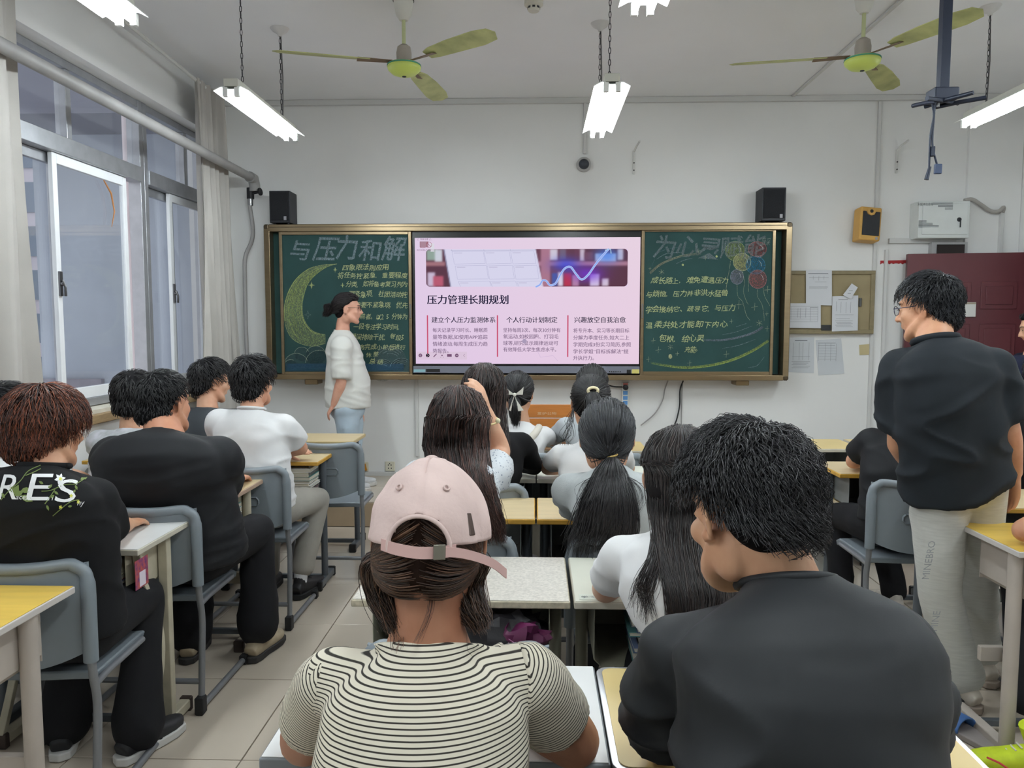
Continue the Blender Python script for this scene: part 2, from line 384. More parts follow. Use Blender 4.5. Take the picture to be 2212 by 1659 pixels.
for sx in (X0, X1-.045):
    for sz in (Z0, Z1-.045):
        bpart(MB().box((sx, YBD-.066, sz), (sx+.045, YF-.004, sz+.045)), 'corner_cap', goldd, .012)
for px in (670, 1607):
    bpart(MB().box((bx(px)-.055, YBD-.02, Z0-.045), (bx(px)+.055, YF-.003, Z0)), 'bracket', gold, .006)
YS = YBD - .03
def sliding(pxa, pxb, pya, pyb, la):
    xa_, xb_ = at(pxa,650,YS).x, at(pxb,650,YS).x; z1, z0 = at(1140,pya,YS).z, at(1140,pyb,YS).z
    p = bpart(MB().box((xa_+.02, YS, z0+.02), (xb_-.02, YS+.02, z1-.02)), 'chalkboard_panel', green, 0)
    f = MB()
    fw = .026
    f.box((xa_, YS-.012, z0), (xa_+fw, YS+.024, z1)); f.box((xb_-fw, YS-.012, z0), (xb_, YS+.024, z1))
    f.box((xa_+fw, YS-.012, z1-.03), (xb_-fw, YS+.024, z1)); f.box((xa_+fw, YS-.012, z0), (xb_-fw, YS+.024, z0+.036))
    o = f.build('panel_frame', gold, p, bevel=.003, loc=B0, seg=1)
    xk = xb_-fw/2 if pxa < 900 else xa_+fw/2; zk = at(0, 670, YS).z
    MB().box((xk-.008, YS-.02, zk-.07), (xk+.008, YS-.011, zk+.05)).build('pull_handle', mat('handle_grey', (120,116,110), .4, .6), p, bevel=.004, loc=B0)
    return p
PL = sliding(606, 890, 498, 813, 'L'); PR = sliding(1384, 1672, 494, 811, 'R')
YC = YS - .0015
WH = (168,184,190, 150); YE = (196,204,142, 220); YE2 = (176,190,132, 235); BL = (92,140,164, 150); PK = (178,128,128, 170); CR = (205,208,170,190)
def cc(c, a=None):
    s = srgb(*c[:3]); return (s[0], s[1], s[2], (c[3] if a is None else a)/255)
def stroke(mb, pts, w, col, taper=False):
    P = [at(x, y, YC) for x, y in (crs(pts, 5) if len(pts) > 2 else pts)]
    n = len(P); vs_ = []
    yy = YC - random.uniform(0, .0008)
    for i in range(n):
        t = (P[min(i+1, n-1)] - P[max(i-1, 0)]); t.y = 0; t.normalize(); q = Vector((-t.z, 0, t.x))
        ww = (w if not isinstance(w, (list, tuple)) else np.interp(i/(n-1), np.linspace(0, 1, len(w)), w)) * .00194
        if taper: ww *= max(.25, math.sin(PI*(i+.5)/n)**.5)
        for sg in (1, -1):
            v = P[i] + q*ww*sg; vs_.append((v.x, yy, v.z))
    mb.add(vs_, [(2*i, 2*i+1, 2*i+3, 2*i+2) for i in range(n-1)], 0, cc(col))
def blob(mb, cx_, cy_, rx, ry, col, n=24, a0=0, a1=360, dy=.0004):
    c = at(cx_, cy_, YC); vs_ = [(c.x, YC+dy, c.z)]
    for i in range(n+1):
        a = math.radians(a0 + (a1-a0)*i/n); p = at(cx_+rx*math.cos(a), cy_-ry*math.sin(a), YC); vs_.append((p.x, YC+dy, p.z))
    mb.add(vs_, [(0, i+1, i+2) for i in range(n)], 0, cc(col))
def arc(cx_, cy_, rx, ry, a0, a1, n=9): return [(cx_+rx*math.cos(math.radians(a)), cy_-ry*math.sin(math.radians(a))) for a in np.linspace(a0, a1, n)]
def star(mb, x, y, s, col, hollow=False):
    q = [(x, y-s), (x+s*.2, y-s*.2), (x+s*.8, y), (x+s*.2, y+s*.2), (x, y+s), (x-s*.2, y+s*.2), (x-s*.8, y), (x-s*.2, y-s*.2)]
    if not hollow:
        vs_ = [at(a, b, YC) for a, b in q]; mb.add([(v.x, YC-.0003, v.z) for v in vs_], [(0,1,7), (1,2,3), (3,4,5), (5,6,7), (1,3,5), (1,5,7)], 0, cc(col))
    else:
        for i in range(8): stroke(mb, [q[i], q[(i+1) % 8]], .5, col)
def plus(mb, x, y, s, col):
    stroke(mb, [(x-s, y+s*.1), (x+s, y-s*.1)], .5, col); stroke(mb, [(x+s*.1, y-s*1.2), (x-s*.05, y+s*1.2)], .5, col)
def hand(mb, s, x0_, x1_, yb, h, col, off=.0, drift=0., big=False):
    """handwritten line: each character set one by one, a little uneven"""
    n = len(s); step = (x1_-x0_)/n
    for i, ch in enumerate(s):
        if ch == ' ': continue
        v, f = text_mesh(ch, 1.0, off, 1)
        hh = h * random.uniform(.88, 1.1) * .00385
        a = random.uniform(-.10, .06); sk = random.uniform(.05, .28); p = at(x0_ + step*i, yb + drift*i + random.uniform(-1.2, 1.2)*(2 if big else 1), YC)
        wx = min(step*.00385*1.04, hh*1.05)
        mb.add([(p.x + (x*wx + y*hh*sk)*math.cos(a) - 0, YC - .0004, p.z + y*hh + x*wx*math.sin(a)) for x, y in v], f, 0, cc(col))
# left panel
d = MB()
hand(d, '与压力和解', 624, 872, 556, 52, (150,168,176,165), .012, big=True)
d.build('chalk_title', chalk, PL, loc=B0)
d = MB()
LT = [('四象限法则应用', 738, 840, 583, 15), ('将任务按紧急.重要程度', 728, 880, 600, 14), ('分类,如将备考复习列为', 746, 880, 619, 14), ('要紧急项.社团活动按', 752, 880, 641, 15),
      ('重要不紧急项,优先', 766, 880, 664, 15), ('处理前者。以25分钟为', 754, 880, 689, 15), ('一段专注学习时间,', 762, 872, 711, 14), ('期间排除干扰,每段5', 756, 878, 734, 15),
      ('务完成小轮后进行', 775, 876, 755, 13), ('休整', 790, 820, 770, 13), ('总结', 796, 832, 786, 13)]
for s_, a, b, y, h in LT: hand(d, s_, a, b, y, h, (196,202,150,235), .004)
tag(d.build('chalk_writing', chalkw, PL, loc=B0), kind='stuff')
d = MB()
# crescent moon, filled with side-of-chalk strokes
out = arc(716, 664, 102, 96, 80, 268, 20)
po = crs([(728,570),(700,572),(668,580),(640,602),(622,632),(614,665),(616,700),(628,728),(648,742),(675,748),(703,742)], 6)
pi_ = crs([(728,570),(706,577),(684,592),(666,612),(656,640),(653,668),(658,692),(672,712),(688,720),(700,722),(703,724)], 6)
vs_ = [at(x, y, YC) for x, y in po] + [at(x, y, YC) for x, y in pi_]; n = len(po)
d.add([(v.x, YC+.0004, v.z) for v in vs_], [(i, i+1, n+i+1, n+i) for i in range(n-1)], 0, cc((134,150,112,190)))
for k in range(26):
    t = (k+.5)/26; i0 = random.randint(0, 25); i1 = min(n-1, i0+random.randint(14, 34))
    pts = [tuple(po[i]*(1-t)+pi_[i]*t) for i in range(i0, i1, 4)]
    if len(pts) > 2: stroke(d, pts, random.uniform(.4, 1.6), (166,182,108,150) if k % 3 else (196,206,130,190), True)
stroke(d, [tuple(p) for p in po[::6]], .5, YE); stroke(d, [tuple(p) for p in pi_[::6]], .5, YE)
for x, y, s_ in ((724,583,6), (673,616,9), (740,616,6)): star(d, x, y, s_, YE)
star(d, 665, 680, 9, (150,170,160,200), True)
for (cx_, cy_, r, a0, a1) in ((652,765,16,20,170), (640,788,26,20,175), (682,768,22,10,160), (690,785,30,30,178), (628,790,14,60,200)):
    blob(d, cx_, cy_, r, r*.95, (84,110,116,110), dy=.0009)
    stroke(d, arc(cx_, cy_, r, r*.95, a0, a1), .9, (176,184,160,210))
for (cx_, cy_, r, a0, a1) in ((843,780,32,40,170), (868,798,24,60,165), (826,800,24,50,150)):
    blob(d, cx_, cy_, r*1.1, r, (96,116,120,120), dy=.0009)
    for q in range(4): stroke(d, arc(cx_, cy_, r*(1.1-.16*q), r*(1-.16*q), a0, a1-20*q), .8, (150,164,160,190))
for k in range(22):
    y = 786 + k*.7; stroke(d, [(616+random.random()*8, y), (690, y+random.uniform(-1, 1)), (780, y), (872, y+random.uniform(-1.5, 1.5))], 1.1, (66,104,130,160))
d.build('chalk_drawing', chalk, PL, loc=B0)
# right panel
d = MB()
hand(d, '为心灵赋能', 1408, 1650, 553, 52, (128,142,146,150), .012, big=True)
d.build('chalk_title', chalk, PR, loc=B0)
d = MB()
RT = [('成长路上,难免遭遇压力', 1405, 1574, 612, 15), ('与烦恼,压力并非洪水猛兽', 1394, 1572, 641, 15), ('学会接纳它、疏导它,与压力', 1393, 1588, 674, 15), ('温柔共处才能卸下内心', 1394, 1572, 708, 16),
      ('包袱,给心灵', 1422, 1520, 738, 17), ('充能。', 1478, 1514, 760, 15)]
for s_, a, b, y, h in RT: hand(d, s_, a, b, y, h, (192,200,146,240), .004, drift=-.25)
hand(d, '应采', 1645, 1662, 528, 16, (150,160,150,170))
tag(d.build('chalk_writing', chalkw, PR, loc=B0), kind='stuff')
d = MB()
for (cx_, cy_, rx, ry, col) in ((1588,542,21,21,(132,150,96,200)), (1636,538,20,16,(150,92,92,190)), (1603,566,19,19,(170,172,128,210)), (1632,573,21,19,(66,122,150,215)), (1592,598,14,16,(128,134,146,190)), (1637,603,19,20,(152,108,108,205))):
    blob(d, cx_, cy_, rx, ry, tuple(int(v*.82) for v in col[:3]) + (col[3],), dy=.0006 - .0001*(cy_-538)/10)
    for q in range(7):
        t = .25 + .11*q; a0 = random.uniform(0, 200); stroke(d, arc(cx_, cy_, rx*t, ry*t, a0, a0+random.uniform(90, 200)), .7, col)
    stroke(d, arc(cx_, cy_, rx, ry, 0, 360, 16), .7, tuple(min(255, v+34) for v in col[:3]) + (230,))
    stroke(d, arc(cx_, cy_, rx*.6, ry*.6, -10, 60, 5), 1.0, (204,208,204,210))
for pts in ([(1592,615),(1594,640),(1604,652),(1612,680),(1620,692)], [(1604,586),(1608,610),(1606,630),(1612,650),(1617,658)], [(1578,562),(1576,580),(1572,600),(1568,628)],
            [(1636,625),(1636,640),(1646,658),(1650,680),(1651,693)], [(1648,620),(1652,640),(1660,655),(1663,661)], [(1618,592),(1617,615),(1617,630)]): stroke(d, pts, .5, CR)
def swoosh(pts, w, col):
    stroke(d, pts, w, tuple(int(v*.8) for v in col[:3]) + (200,), False)
    for k in range(6):
        o_ = random.uniform(-1, 1)*.5; wm = max(w)
        stroke(d, [(x + o_*wm*.5, y + o_*wm*.9) for x, y in pts], .6, col, True)
swoosh([(1404,590),(1425,572),(1450,560),(1480,551),(1513,548)], [5, 4.5, 3, 1.5, .6], (150,154,132,200))
swoosh([(1516,735),(1560,735),(1600,728),(1630,718),(1648,706)], [.6, 2, 3, 4.5, 5], (128,138,150,210))
swoosh([(1406,784),(1440,790),(1480,794),(1530,790),(1580,778),(1625,758),(1660,736)], [.8, 2, 2.8, 3, 3.4, 4.4, 5], (164,184,104,225))
for pts, col in (([(1410,556),(1430,542),(1458,535),(1490,536)], BL), ([(1418,560),(1440,548),(1474,545)], WH), ([(1460,570),(1478,562),(1496,558)], WH), ([(1408,575),(1414,560)], BL),
                 ([(1560,723),(1590,717),(1625,704)], WH), ([(1590,706),(1612,699)], WH), ([(1560,753),(1595,746),(1632,733)], WH), ([(1616,794),(1635,790),(1651,771)], WH)): stroke(d, pts, .8, col, True)
for x, y, s_ in ((1596,658,8), (1630,663,7), (1422,756,6), (1411,736,5), (1463,764,4), (1401,776,5), (1569,765,6), (1490,784,5), (1658,626,7), (1656,678,4), (1580,694,4), (1509,542,4), (1524,557,4), (1657,710,5), (1404,580,3)): plus(d, x, y, s_, CR)
for x, y, s_ in ((1429,588,6), (1448,750,6), (1640,698,7)):
    for a in (20, 80, 140): stroke(d, [(x-s_*math.cos(math.radians(a)), y-s_*math.sin(math.radians(a))), (x+s_*math.cos(math.radians(a)), y+s_*math.sin(math.radians(a)))], .5, CR)
blob(d, 1448, 770, 4, 5, (198,198,150,230)); blob(d, 1548, 554, 2.4, 2.4, YE); blob(d, 1475, 572, 2.4, 2.4, YE)
d.build('chalk_drawing', chalk, PR, loc=B0)

# ---------------------------------------------------------------- interactive display
YD = 6.40
def dx(px): return at(px, 650, YD).x
def dz(py): return at(1140, py, YD).z
D0 = (dx(1138), YD, dz(806))
disp = empty('interactive_display', D0, 0, 'large interactive display showing a pink slide with Chinese text between the chalkboards', 'display')
MB().box((dx(891), YD+.004, dz(806)), (dx(1384), YD+.06, dz(497))).build('housing', mat('display_black', (14,14,18), .25), disp, bevel=.004, loc=D0)
MB().box((dx(892), YD-.02, dz(806)), (dx(1383), YD+.004, dz(791))).build('bottom_bezel', mat('bezel_silver', (132,136,150), .35, .5), disp, bevel=.003, loc=D0)
s = MB(); PINK = srgb(236,214,240)
def grid(mb, x0_, y0_, x1_, y1_, nx, ny, fn, dy):
    o_ = [(dx(x0_+(x1_-x0_)*i/nx), YD+dy, dz(y0_+(y1_-y0_)*j/ny)) for j in range(ny+1) for i in range(nx+1)]
    c_ = []
    for j in range(ny+1):
        for i in range(nx+1): c_.append(fn(i/nx, j/ny))
    k = len(mb.v); mb.v += o_; mb.c += c_
    for j in range(ny):
        for i in range(nx):
            a = k + j*(nx+1) + i; mb.f.append((a+nx+1, a+nx+2, a+1, a)); mb.m.append(0)
def bg(u, v):
    t = (1-u)*.5 + v*.5
    return srgb(232 + 8*u, 208 + 10*(1-t), 238 - 4*u)
grid(s, 897, 513, 1382, 786, 24, 14, bg, .003)
def sbox(x0_, y0_, x1_, y1_, col, dy=.0015):
    s.add([(dx(x0_), YD+dy, dz(y1_)), (dx(x1_), YD+dy, dz(y1_)), (dx(x1_), YD+dy, dz(y0_)), (dx(x0_), YD+dy, dz(y0_))], [(0,1,2,3)], 0, srgb(*col))
def gau(x, y, cx_, cy_, sx, sy): return math.exp(-((x-cx_)/sx)**2 - ((y-cy_)/sy)**2)
def boxf(x, y, x0_, y0_, x1_, y1_, b=2.):
    f = lambda t: 1/(1+math.exp(-max(-30, min(30, t))))
    return f((x-x0_)/b*2)*f((x1_-x)/b*2)*f((y-y0_)/b*2)*f((y1_-y)/b*2)
BK = [(1182,538,1204,562,(214,206,222)), (1208,538,1222,560,(120,104,126)), (1250,538,1262,564,(206,190,208)), (1262,545,1280,562,(120,80,100)), (1285,548,1330,566,(190,196,226)), (1333,538,1345,562,(206,196,214)),
      (1205,588,1216,618,(224,220,240)), (1218,590,1234,618,(190,60,84)), (1236,594,1250,618,(190,140,170)), (1274,592,1294,618,(226,214,236)), (1300,602,1314,618,(220,206,222)), (1192,590,1204,618,(80,96,170)),
      (1240,538,1252,566,(110,70,90)), (922,538,946,562,(150,170,160)), (940,538,956,566,(210,214,226)), (924,588,940,618,(206,190,216)), (936,596,958,618,(190,96,120))]
def pic(u, v):
    x = 921 + u*434; y = 538 + v*81
    c = np.array([96., 62., 78.]); 
    def mix(c, col, f): return c*(1-f) + np.array(col, float)*f
    c = mix(c, (150,96,118), .5*gau(x, y, 1180, 580, 60, 60))
    for b_ in BK: c = mix(c, b_[4], boxf(x, y, *b_[:4]))
    c = mix(c, (178,128,150), boxf(x, y, 1160, 565, 1356, 574)); c = mix(c, (176,124,146), boxf(x, y, 1168, 536, 1188, 622)); c = mix(c, (170,120,130), boxf(x, y, 918, 565, 962, 574))
    xl = 960 + (y-538)*.17; xr = 1157 + (y-538)*.2
    c = mix(c, (222,220,244), boxf(x, y, xl, 530, xr, 630, .8))
    c = mix(c, (150,150,180), boxf(x, y, xl-1.5, 530, xl+.8, 630, .8))
    c = mix(c, (60,80,230), .75*gau(x, y, 1222, 572, 30, 16)); c = mix(c, (120,60,220), .75*gau(x, y, 1270, 592, 34, 18)); c = mix(c, (70,130,240), .7*gau(x, y, 1310, 552, 26, 18))
    return srgb(*c)
grid(s, 921, 538, 1355, 619, 217, 41, pic, .0022)
# rounded corner masks of the banner
for (cx_, cy_, a0) in ((921,538,180), (1355,538,90), (921,619,270), (1355,619,0)):
    sg = (1 if cx_ == 921 else -1, 1 if cy_ == 538 else -1); r = 8
    P_ = [(cx_, cy_)] + [(cx_ + sg[0]*(r - r*math.cos(t)), cy_ + sg[1]*(r - r*math.sin(t))) for t in np.linspace(0, PI/2, 6)]
    s.add([(dx(x), YD+.0018, dz(y)) for x, y in P_], [(0, i, i+1) if sg[0]*sg[1] < 0 else (0, i+1, i) for i in range(1, 6)], 0, srgb(233,213,240))
def sline(pts, w, col, dy=.0014):
    P_ = [Vector((dx(x), 0, dz(y))) for x, y in pts]; n = len(P_); vs_ = []
    for i in range(n):
        t = (P_[min(i+1, n-1)] - P_[max(i-1, 0)]).normalized(); q = Vector((-t.z, 0, t.x))
        for sg in (1, -1):
            v = P_[i] + q*w*.00192*sg; vs_.append((v.x, YD+dy, v.z))
    s.add(vs_, [(2*i, 2*i+1, 2*i+3, 2*i+2) for i in range(n-1)], 0, srgb(*col))
# the printed planner grid
for r_ in range(3):
    for c_ in range(3):
        y0_, y1_ = [(542,570), (573,603), (607,619)][r_]; x_ = [977, 1046, 1103][c_] + r_*6.5; w_ = [67, 54, 50][c_]
        q = [(x_, y0_+1), (x_+w_, y0_), (x_+w_+4.5, y1_-1), (x_+5, y1_)]
        for i in range(4 if r_ < 2 else 4):
            if r_ == 2 and i == 2: continue
            sline([q[i], q[(i+1) % 4]], .35, (150,150,190))
        sline([(x_+4, y0_+4), (x_+22, y0_+4)], 1.6, (200,196,222))
for x_ in (976, 1045, 1102): sline([(x_, 538), (x_+1, 542)], .3, (130,130,170))
sline([(974,541), (1158,540)], .4, (130,130,170))
cur = crs([(1157,620),(1166,615),(1172,606),(1180,607),(1188,616),(1200,612),(1210,594),(1220,580),(1232,577),(1244,592),(1256,604),(1270,594),(1284,574),(1298,556),(1314,538)], 6)
sline([tuple(p) for p in cur], 4.4, (214,222,255), .0013); sline([tuple(p) for p in cur], 3.0, (150,180,250), .0011)
sline([(1306,541), (1318,538.5), (1319,548)], 2.0, (190,226,250), .0011)
NAV = srgb(28,28,58); GR = srgb(120,96,128)
def st_(t, x0_, x1_, py, hpx, col, off=.0):
    for k_ in range(1 if off == 0 else (2 if off < .01 else 3)):
        o_ = (k_ - (0 if off == 0 else .5 if off < .01 else 1)) * (.0007 if off < .02 else .0018)
        add_text(s, t, dx(x0_)+o_, dx(x1_)+o_, dz(py), hpx*.00385, YD+.0012-.00005*k_, col)
st_('压力管理长期规划', 923, 1098, 655, 21, NAV, .022)
st_('建立个人压力监测体系', 932, 1070, 696, 13.5, NAV, .012); st_('个人行动计划制定', 1094, 1204, 696, 13.5, NAV, .012); st_('兴趣放空自我治愈', 1241, 1352, 696, 13.5, NAV, .012)
for i, t in enumerate(['每天记录学习时长、睡眠质', '量等数据,如使用APP追踪', '情绪波动,每周生成压力趋']): st_(t, 934, 1053, 717+i*15, 10.5, GR, .004)
st_('势报告。', 934, 968, 762, 10.5, GR, .004)
for i, (t, xe_) in enumerate([('坚持每周3次、每次30分钟有', 1211), ('氧运动,如校园跑、打羽毛', 1207), ('球等,研究显示规律运动可', 1206), ('有效降低大学生焦虑水平。', 1202)]): st_(t, 1087, xe_, 717+i*14, 10.5, GR, .004)
for i, (t, xe_) in enumerate([('将专升本、实习等长期目标', 1360), ('分解为季度任务,如大二上', 1360), ('学期完成3份实习简历,参照', 1364), ('学长学姐“目标拆解法”提', 1359)]): st_(t, 1239, xe_, 718+i*15, 10.5, GR, .004)
st_('升执行力。', 1239, 1284, 777, 10.5, GR, .004)
for x_ in (923, 1074.5, 1227): sbox(x_-1.3, 681, x_+1.3, 771 if x_ > 1000 else 764, (206,78,110))
sbox(900, 760, 1008, 777, (226,204,226), .0021)
for i, x_ in enumerate((907, 923, 938.5, 954, 970, 986, 1002)):
    c_ = at(x_, 768, YD); col = srgb(30,16,34) if i == 1 else srgb(120,86,118)
    if i in (0, 1, 5): s.add([(dx(x_), YD+.001, dz(768))] + [(dx(x_ + 4*math.cos(t)), YD+.001, dz(768 + 4*math.sin(t))) for t in np.linspace(0, 2*PI, 17)], [(0, k+2, k+1) for k in range(16)], 0, col)
    elif i == 2: sline([(935.5, 771.5), (942, 764.5)], 2, (120,86,118))
    elif i == 3:
        for q in ((950,764,952), (956,764,958), (950,772,952), (956,772,958)): sline([(q[0], q[1]), (q[2], q[1])], .6, (120,86,118))
        s.add([(dx(954 + 1.6*math.cos(t)), YD+.001, dz(768 + 1.6*math.sin(t))) for t in np.linspace(0, 2*PI, 9)[:-1]], [tuple(range(8))], 0, col)
    elif i == 4: sbox(965, 765, 975, 771, (120,86,118))
    else: sline([(1003.5, 765), (1000.5, 768), (1003.5, 771)], .6, (120,86,118))
for i in (0, 5): 
    x_ = (907, 0, 0, 0, 0, 986)[i]; sline([(x_+1.5, 766), (x_-1.5, 768), (x_+1.5, 770)] if i == 0 else [(x_-2, 768), (x_+2, 768)], .7, (232,214,232), .0008)
sline([(922,766), (925,768), (922,770)], .6, (240,220,240), .0008)
# warning pictogram, upper left
sbox(931, 525, 939, 543, (226,224,234), .0012)
st_('安装注意', 909, 926, 518, 4.5, srgb(120,80,110)); st_('请勿倚靠,严禁攀爬', 901, 938, 541, 4, srgb(150,120,150))
for x_ in (904.5, 930.5): sline([(x_-2.4, 518), (x_, 514), (x_+2.4, 518), (x_-2.4, 518)], .4, (110,60,90))
sbox(908, 521, 926, 533, (176,140,156), .0012)
for a, b in (((908,521),(926,521)), ((926,521),(926,533)), ((926,533),(908,533)), ((908,533),(908,521))): sline([a, b], .4, (130,60,80), .001)
sline([(927.5+6*math.cos(t), 528+6*math.sin(t)) for t in np.linspace(0, 2*PI, 20)], .7, (150,40,60), .0009); sline([(923.5,524), (931.5,532)], .7, (150,40,60), .0009)
sline([(908,533), (914,535), (920,534)], .8, (150,40,60), .0009)
sline([(1160,756), (1168,772), (1180,770), (1195,768), (1206,780)], .8, (214,190,222), .0016)
s.add([(dx(1133 + 5*math.cos(t)), YD+.0009, dz(737 + 5*math.sin(t))) for t in np.linspace(0, 2*PI, 17)[:-1]] , [tuple(range(15,-1,-1))], 0, srgb(176,160,190))
s.build('screen', vcol_emit('screen_light', .92), disp, loc=D0)
k = MB()
for i in range(6): k.box((dx(1316.5+i*4.6), YD-.024, dz(803.5)), (dx(1319+i*4.6), YD-.019, dz(801)))
k.build('button', blackp, disp, loc=D0); bpy.data.objects[-1] if False else None
MB().box((dx(1355), YD-.023, dz(806)), (dx(1364), YD-.019, dz(798))).build('sensor', blackp, disp, loc=D0)
MB().box((dx(1366), YD-.022, dz(806)), (dx(1382), YD-.019, dz(797))).build('sticker', mat('sticker_yellow', (222,210,120), .6), disp, loc=D0)
MB().box((dx(893), YD-.022, dz(804)), (dx(918), YD-.019, dz(798))).build('sticker', mat('sticker_blue', (150,196,206), .6), disp, loc=D0)
MB().box((dx(920), YD-.022, dz(804)), (dx(950), YD-.019, dz(797))).build('port_cover', blackp, disp, loc=D0)
# ---------------------------------------------------------------- things on the front wall
def cuboid(mb, pa, pb, Y0_, Y1_):
    a = at(pa[0], pa[1], Y0_); b = at(pb[0], pb[1], Y0_); return mb.box((a.x, Y0_, b.z), (b.x, Y1_, a.z))
def speaker_box(pa, pb, zlow, side, lab):
    a = at(*pa, 6.36); b = at(*pb, 6.36); L0 = ((a.x+b.x)/2, 6.45, zlow)
    t = empty('bookshelf_speaker', L0, 0, lab, 'speaker', 'speakers on top of the blackboard')
    MB().box((a.x, 6.36, zlow), (b.x, 6.55, a.z)).build('cabinet', mat('speaker_black', (24,26,34), .5, var=.1), t, bevel=.004, loc=L0)
    g_ = MB().box((a.x+.012, 6.352, zlow+.02), (b.x-.012, 6.361, a.z-.012)); g_.build('grille', mat('speaker_grille', (18,20,26), .8, bump=.4, bscale=400), t, bevel=.003, loc=L0)
    MB().box((b.x-.05, 6.348, zlow+.02), (b.x-.028, 6.354, zlow+.05)).build('badge', mat('badge', (150,150,156), .4), t, loc=L0)
    for q in (a.x+.03, b.x-.03): MB().cyl((q, 6.4, Z1+.001), (q, 6.4, zlow), .012).build('foot', blackp, t, loc=L0)
speaker_box((581,412), (627,480), Z1+.01, 0, 'black speaker on the left end of the blackboard frame')
speaker_box((1647,405), (1697,475), Z1+.01, 1, 'black speaker on the right end of the blackboard frame')
# yellow wall speaker (tilted)
c_ = at(1872, 487, 6.5); ws = empty('wall_speaker', c_, 0, 'tilted yellow wall speaker with black grille right of the blackboard', 'speaker')
ws.rotation_euler = (math.radians(-8), math.radians(4), math.radians(8))
ym = mat('speaker_yellow', (206,160,84), .5, var=.08)
MB().prism([(-.10,-.14), (.085,-.14), (.10,.14), (-.085,.14)], -.06, .05).build('cabinet', ym, ws, bevel=.014)
MB().prism([(-.078,-.10), (.07,-.10), (.08,.10), (.042,.10), (.03,.075), (0,.065), (-.03,.075), (-.042,.10), (-.068,.10)], -.066, -.058).build('grille', mat('grille_dark', (46,48,52), .8, bump=.3, bscale=300), ws, bevel=.003)
MB().lathe((0,-.058,.1), [(0,.002),(.03,.002),(.032,.01),(0,.012)], 20, axis='y').build('emblem_ring', ym, ws, smooth=40)
MB().lathe((0,-.07,.1), [(0,0),(.014,0),(.014,.004),(0,.005)], 16, axis='y').build('emblem', blackp, ws)
MB().lathe((.05,-.06,-.12), [(0,0),(.012,0),(.012,.003),(0,.003)], 16, axis='y').build('badge', mat('badge', (0,0,0)), ws)
# steel cabinet
L0 = at(2037, 512, 6.40); bxm = mat('box_white', (214,218,216), .45, var=.04)
cb = empty('wall_cabinet', L0, 0, 'white lockable steel equipment box mounted above the open door', 'cabinet')
a = at(1980, 440, 6.42); b = at(2093, 514, 6.42)
MB().box((a.x+.02, 6.42, b.z), (b.x, YF-.001, a.z+.02)).build('housing', bxm, cb, bevel=.004, loc=L0)
MB().box((a.x+.05, 6.412, b.z+.03), (b.x-.02, 6.421, a.z)).build('door', bxm, cb, bevel=.002, loc=L0)
dd = cb.children[-1] if cb.children else None
pr = MB()
for i, w_ in enumerate((26, 26, 19, 19, 10, 10)):
    z_ = at(0, 448.5+i*2.5, 6.41).z; xr_ = at(2078,0,6.41).x; pr.box((xr_-w_*.0062, 6.4095, z_-.0018), (xr_, 6.4115, z_+.0018))
for i, w_ in enumerate((10, 10, 18, 18, 26, 26)):
    z_ = at(0, 485+i*2.6, 6.41).z; xl_ = at(2004,0,6.41).x; pr.box((xl_, 6.4095, z_-.0018), (xl_+w_*.0062, 6.4115, z_+.0018))
pr.build('vent_slot', mat('print_grey', (92,96,100), .7), cb, loc=L0)
cb.children[-1]['kind'] = 'stuff' if False else 'stuff'
tx = MB(); add_text(tx, '多媒体信息箱', at(2000,0,6.41).x, at(2034,0,6.41).x, at(0,453,6.41).z, .024, 6.410); tx.build('lettering', mat('print_grey', (0,0,0)), cb, loc=L0)
kp = at(2073, 474, 6.405); MB().lathe((kp.x, 6.411, kp.z), [(0,0),(.018,0),(.014,.01),(0,.012)], 18, axis='y').box((kp.x-.002, 6.392, kp.z-.065), (kp.x+.006, 6.397, kp.z-.0)).build('lock_with_key', mat('lock_metal', (60,62,66), .3, .8), cb, loc=L0, smooth=40)
P_ = [at(2083,433,6.5), at(2100,431,6.5), at(2120,443,6.5), at(2140,456,6.5), at(2158,456,6.5), at(2168,448,6.52), at(2165,460,6.52)]
tag(MB().tube([Vector(p) for p in crs([tuple(q) for q in P_], 5)], .016, 10).build('cable_sleeve', mat('sleeve', (168,164,158), .7), smooth=60), 'grey cable sleeve running from the white box to the corner trunking', 'cable')
# ventilation hatch above door
a = at(2012, 523, YF-.05); b = at(2088, 560, YF-.05)
hp = empty('vent_hatch', a, 0, 'grey framed hatch half hidden behind the open door below the white box', 'hatch')
f = MB().box((a.x, YF-.06, b.z), (b.x, YF-.001, a.z)); f.build('frame', mat('hatch_grey', (170,170,170), .5), hp, loc=a, bevel=.004)
MB().box((a.x+.04, YF-.07, b.z), (b.x-.03, YF-.055, at(0,535,YF-.05).z)).build('opening', mat('hatch_dark', (40,34,32), .8), hp, loc=a)
# red torn banner remnant
a = at(1902, 563, YF-.004); b = at(1958, 569, YF-.004)
q = [(a.x, b.z-.004)]
n = 14
for i in range(n+1): q.append((a.x+(b.x-a.x)*i/n, b.z - .008 + .012*abs(math.sin(i*1.3)) ))
q += [(b.x, a.z+.004), (a.x, a.z)]
tag(MB().prism(q[1:], YF-.004, YF-.001).build('banner_remnant', mat('red_paper', (168,40,44), .8, var=.2, vscale=30)), 'torn strip of red paper left on the wall beside the door', 'paper')
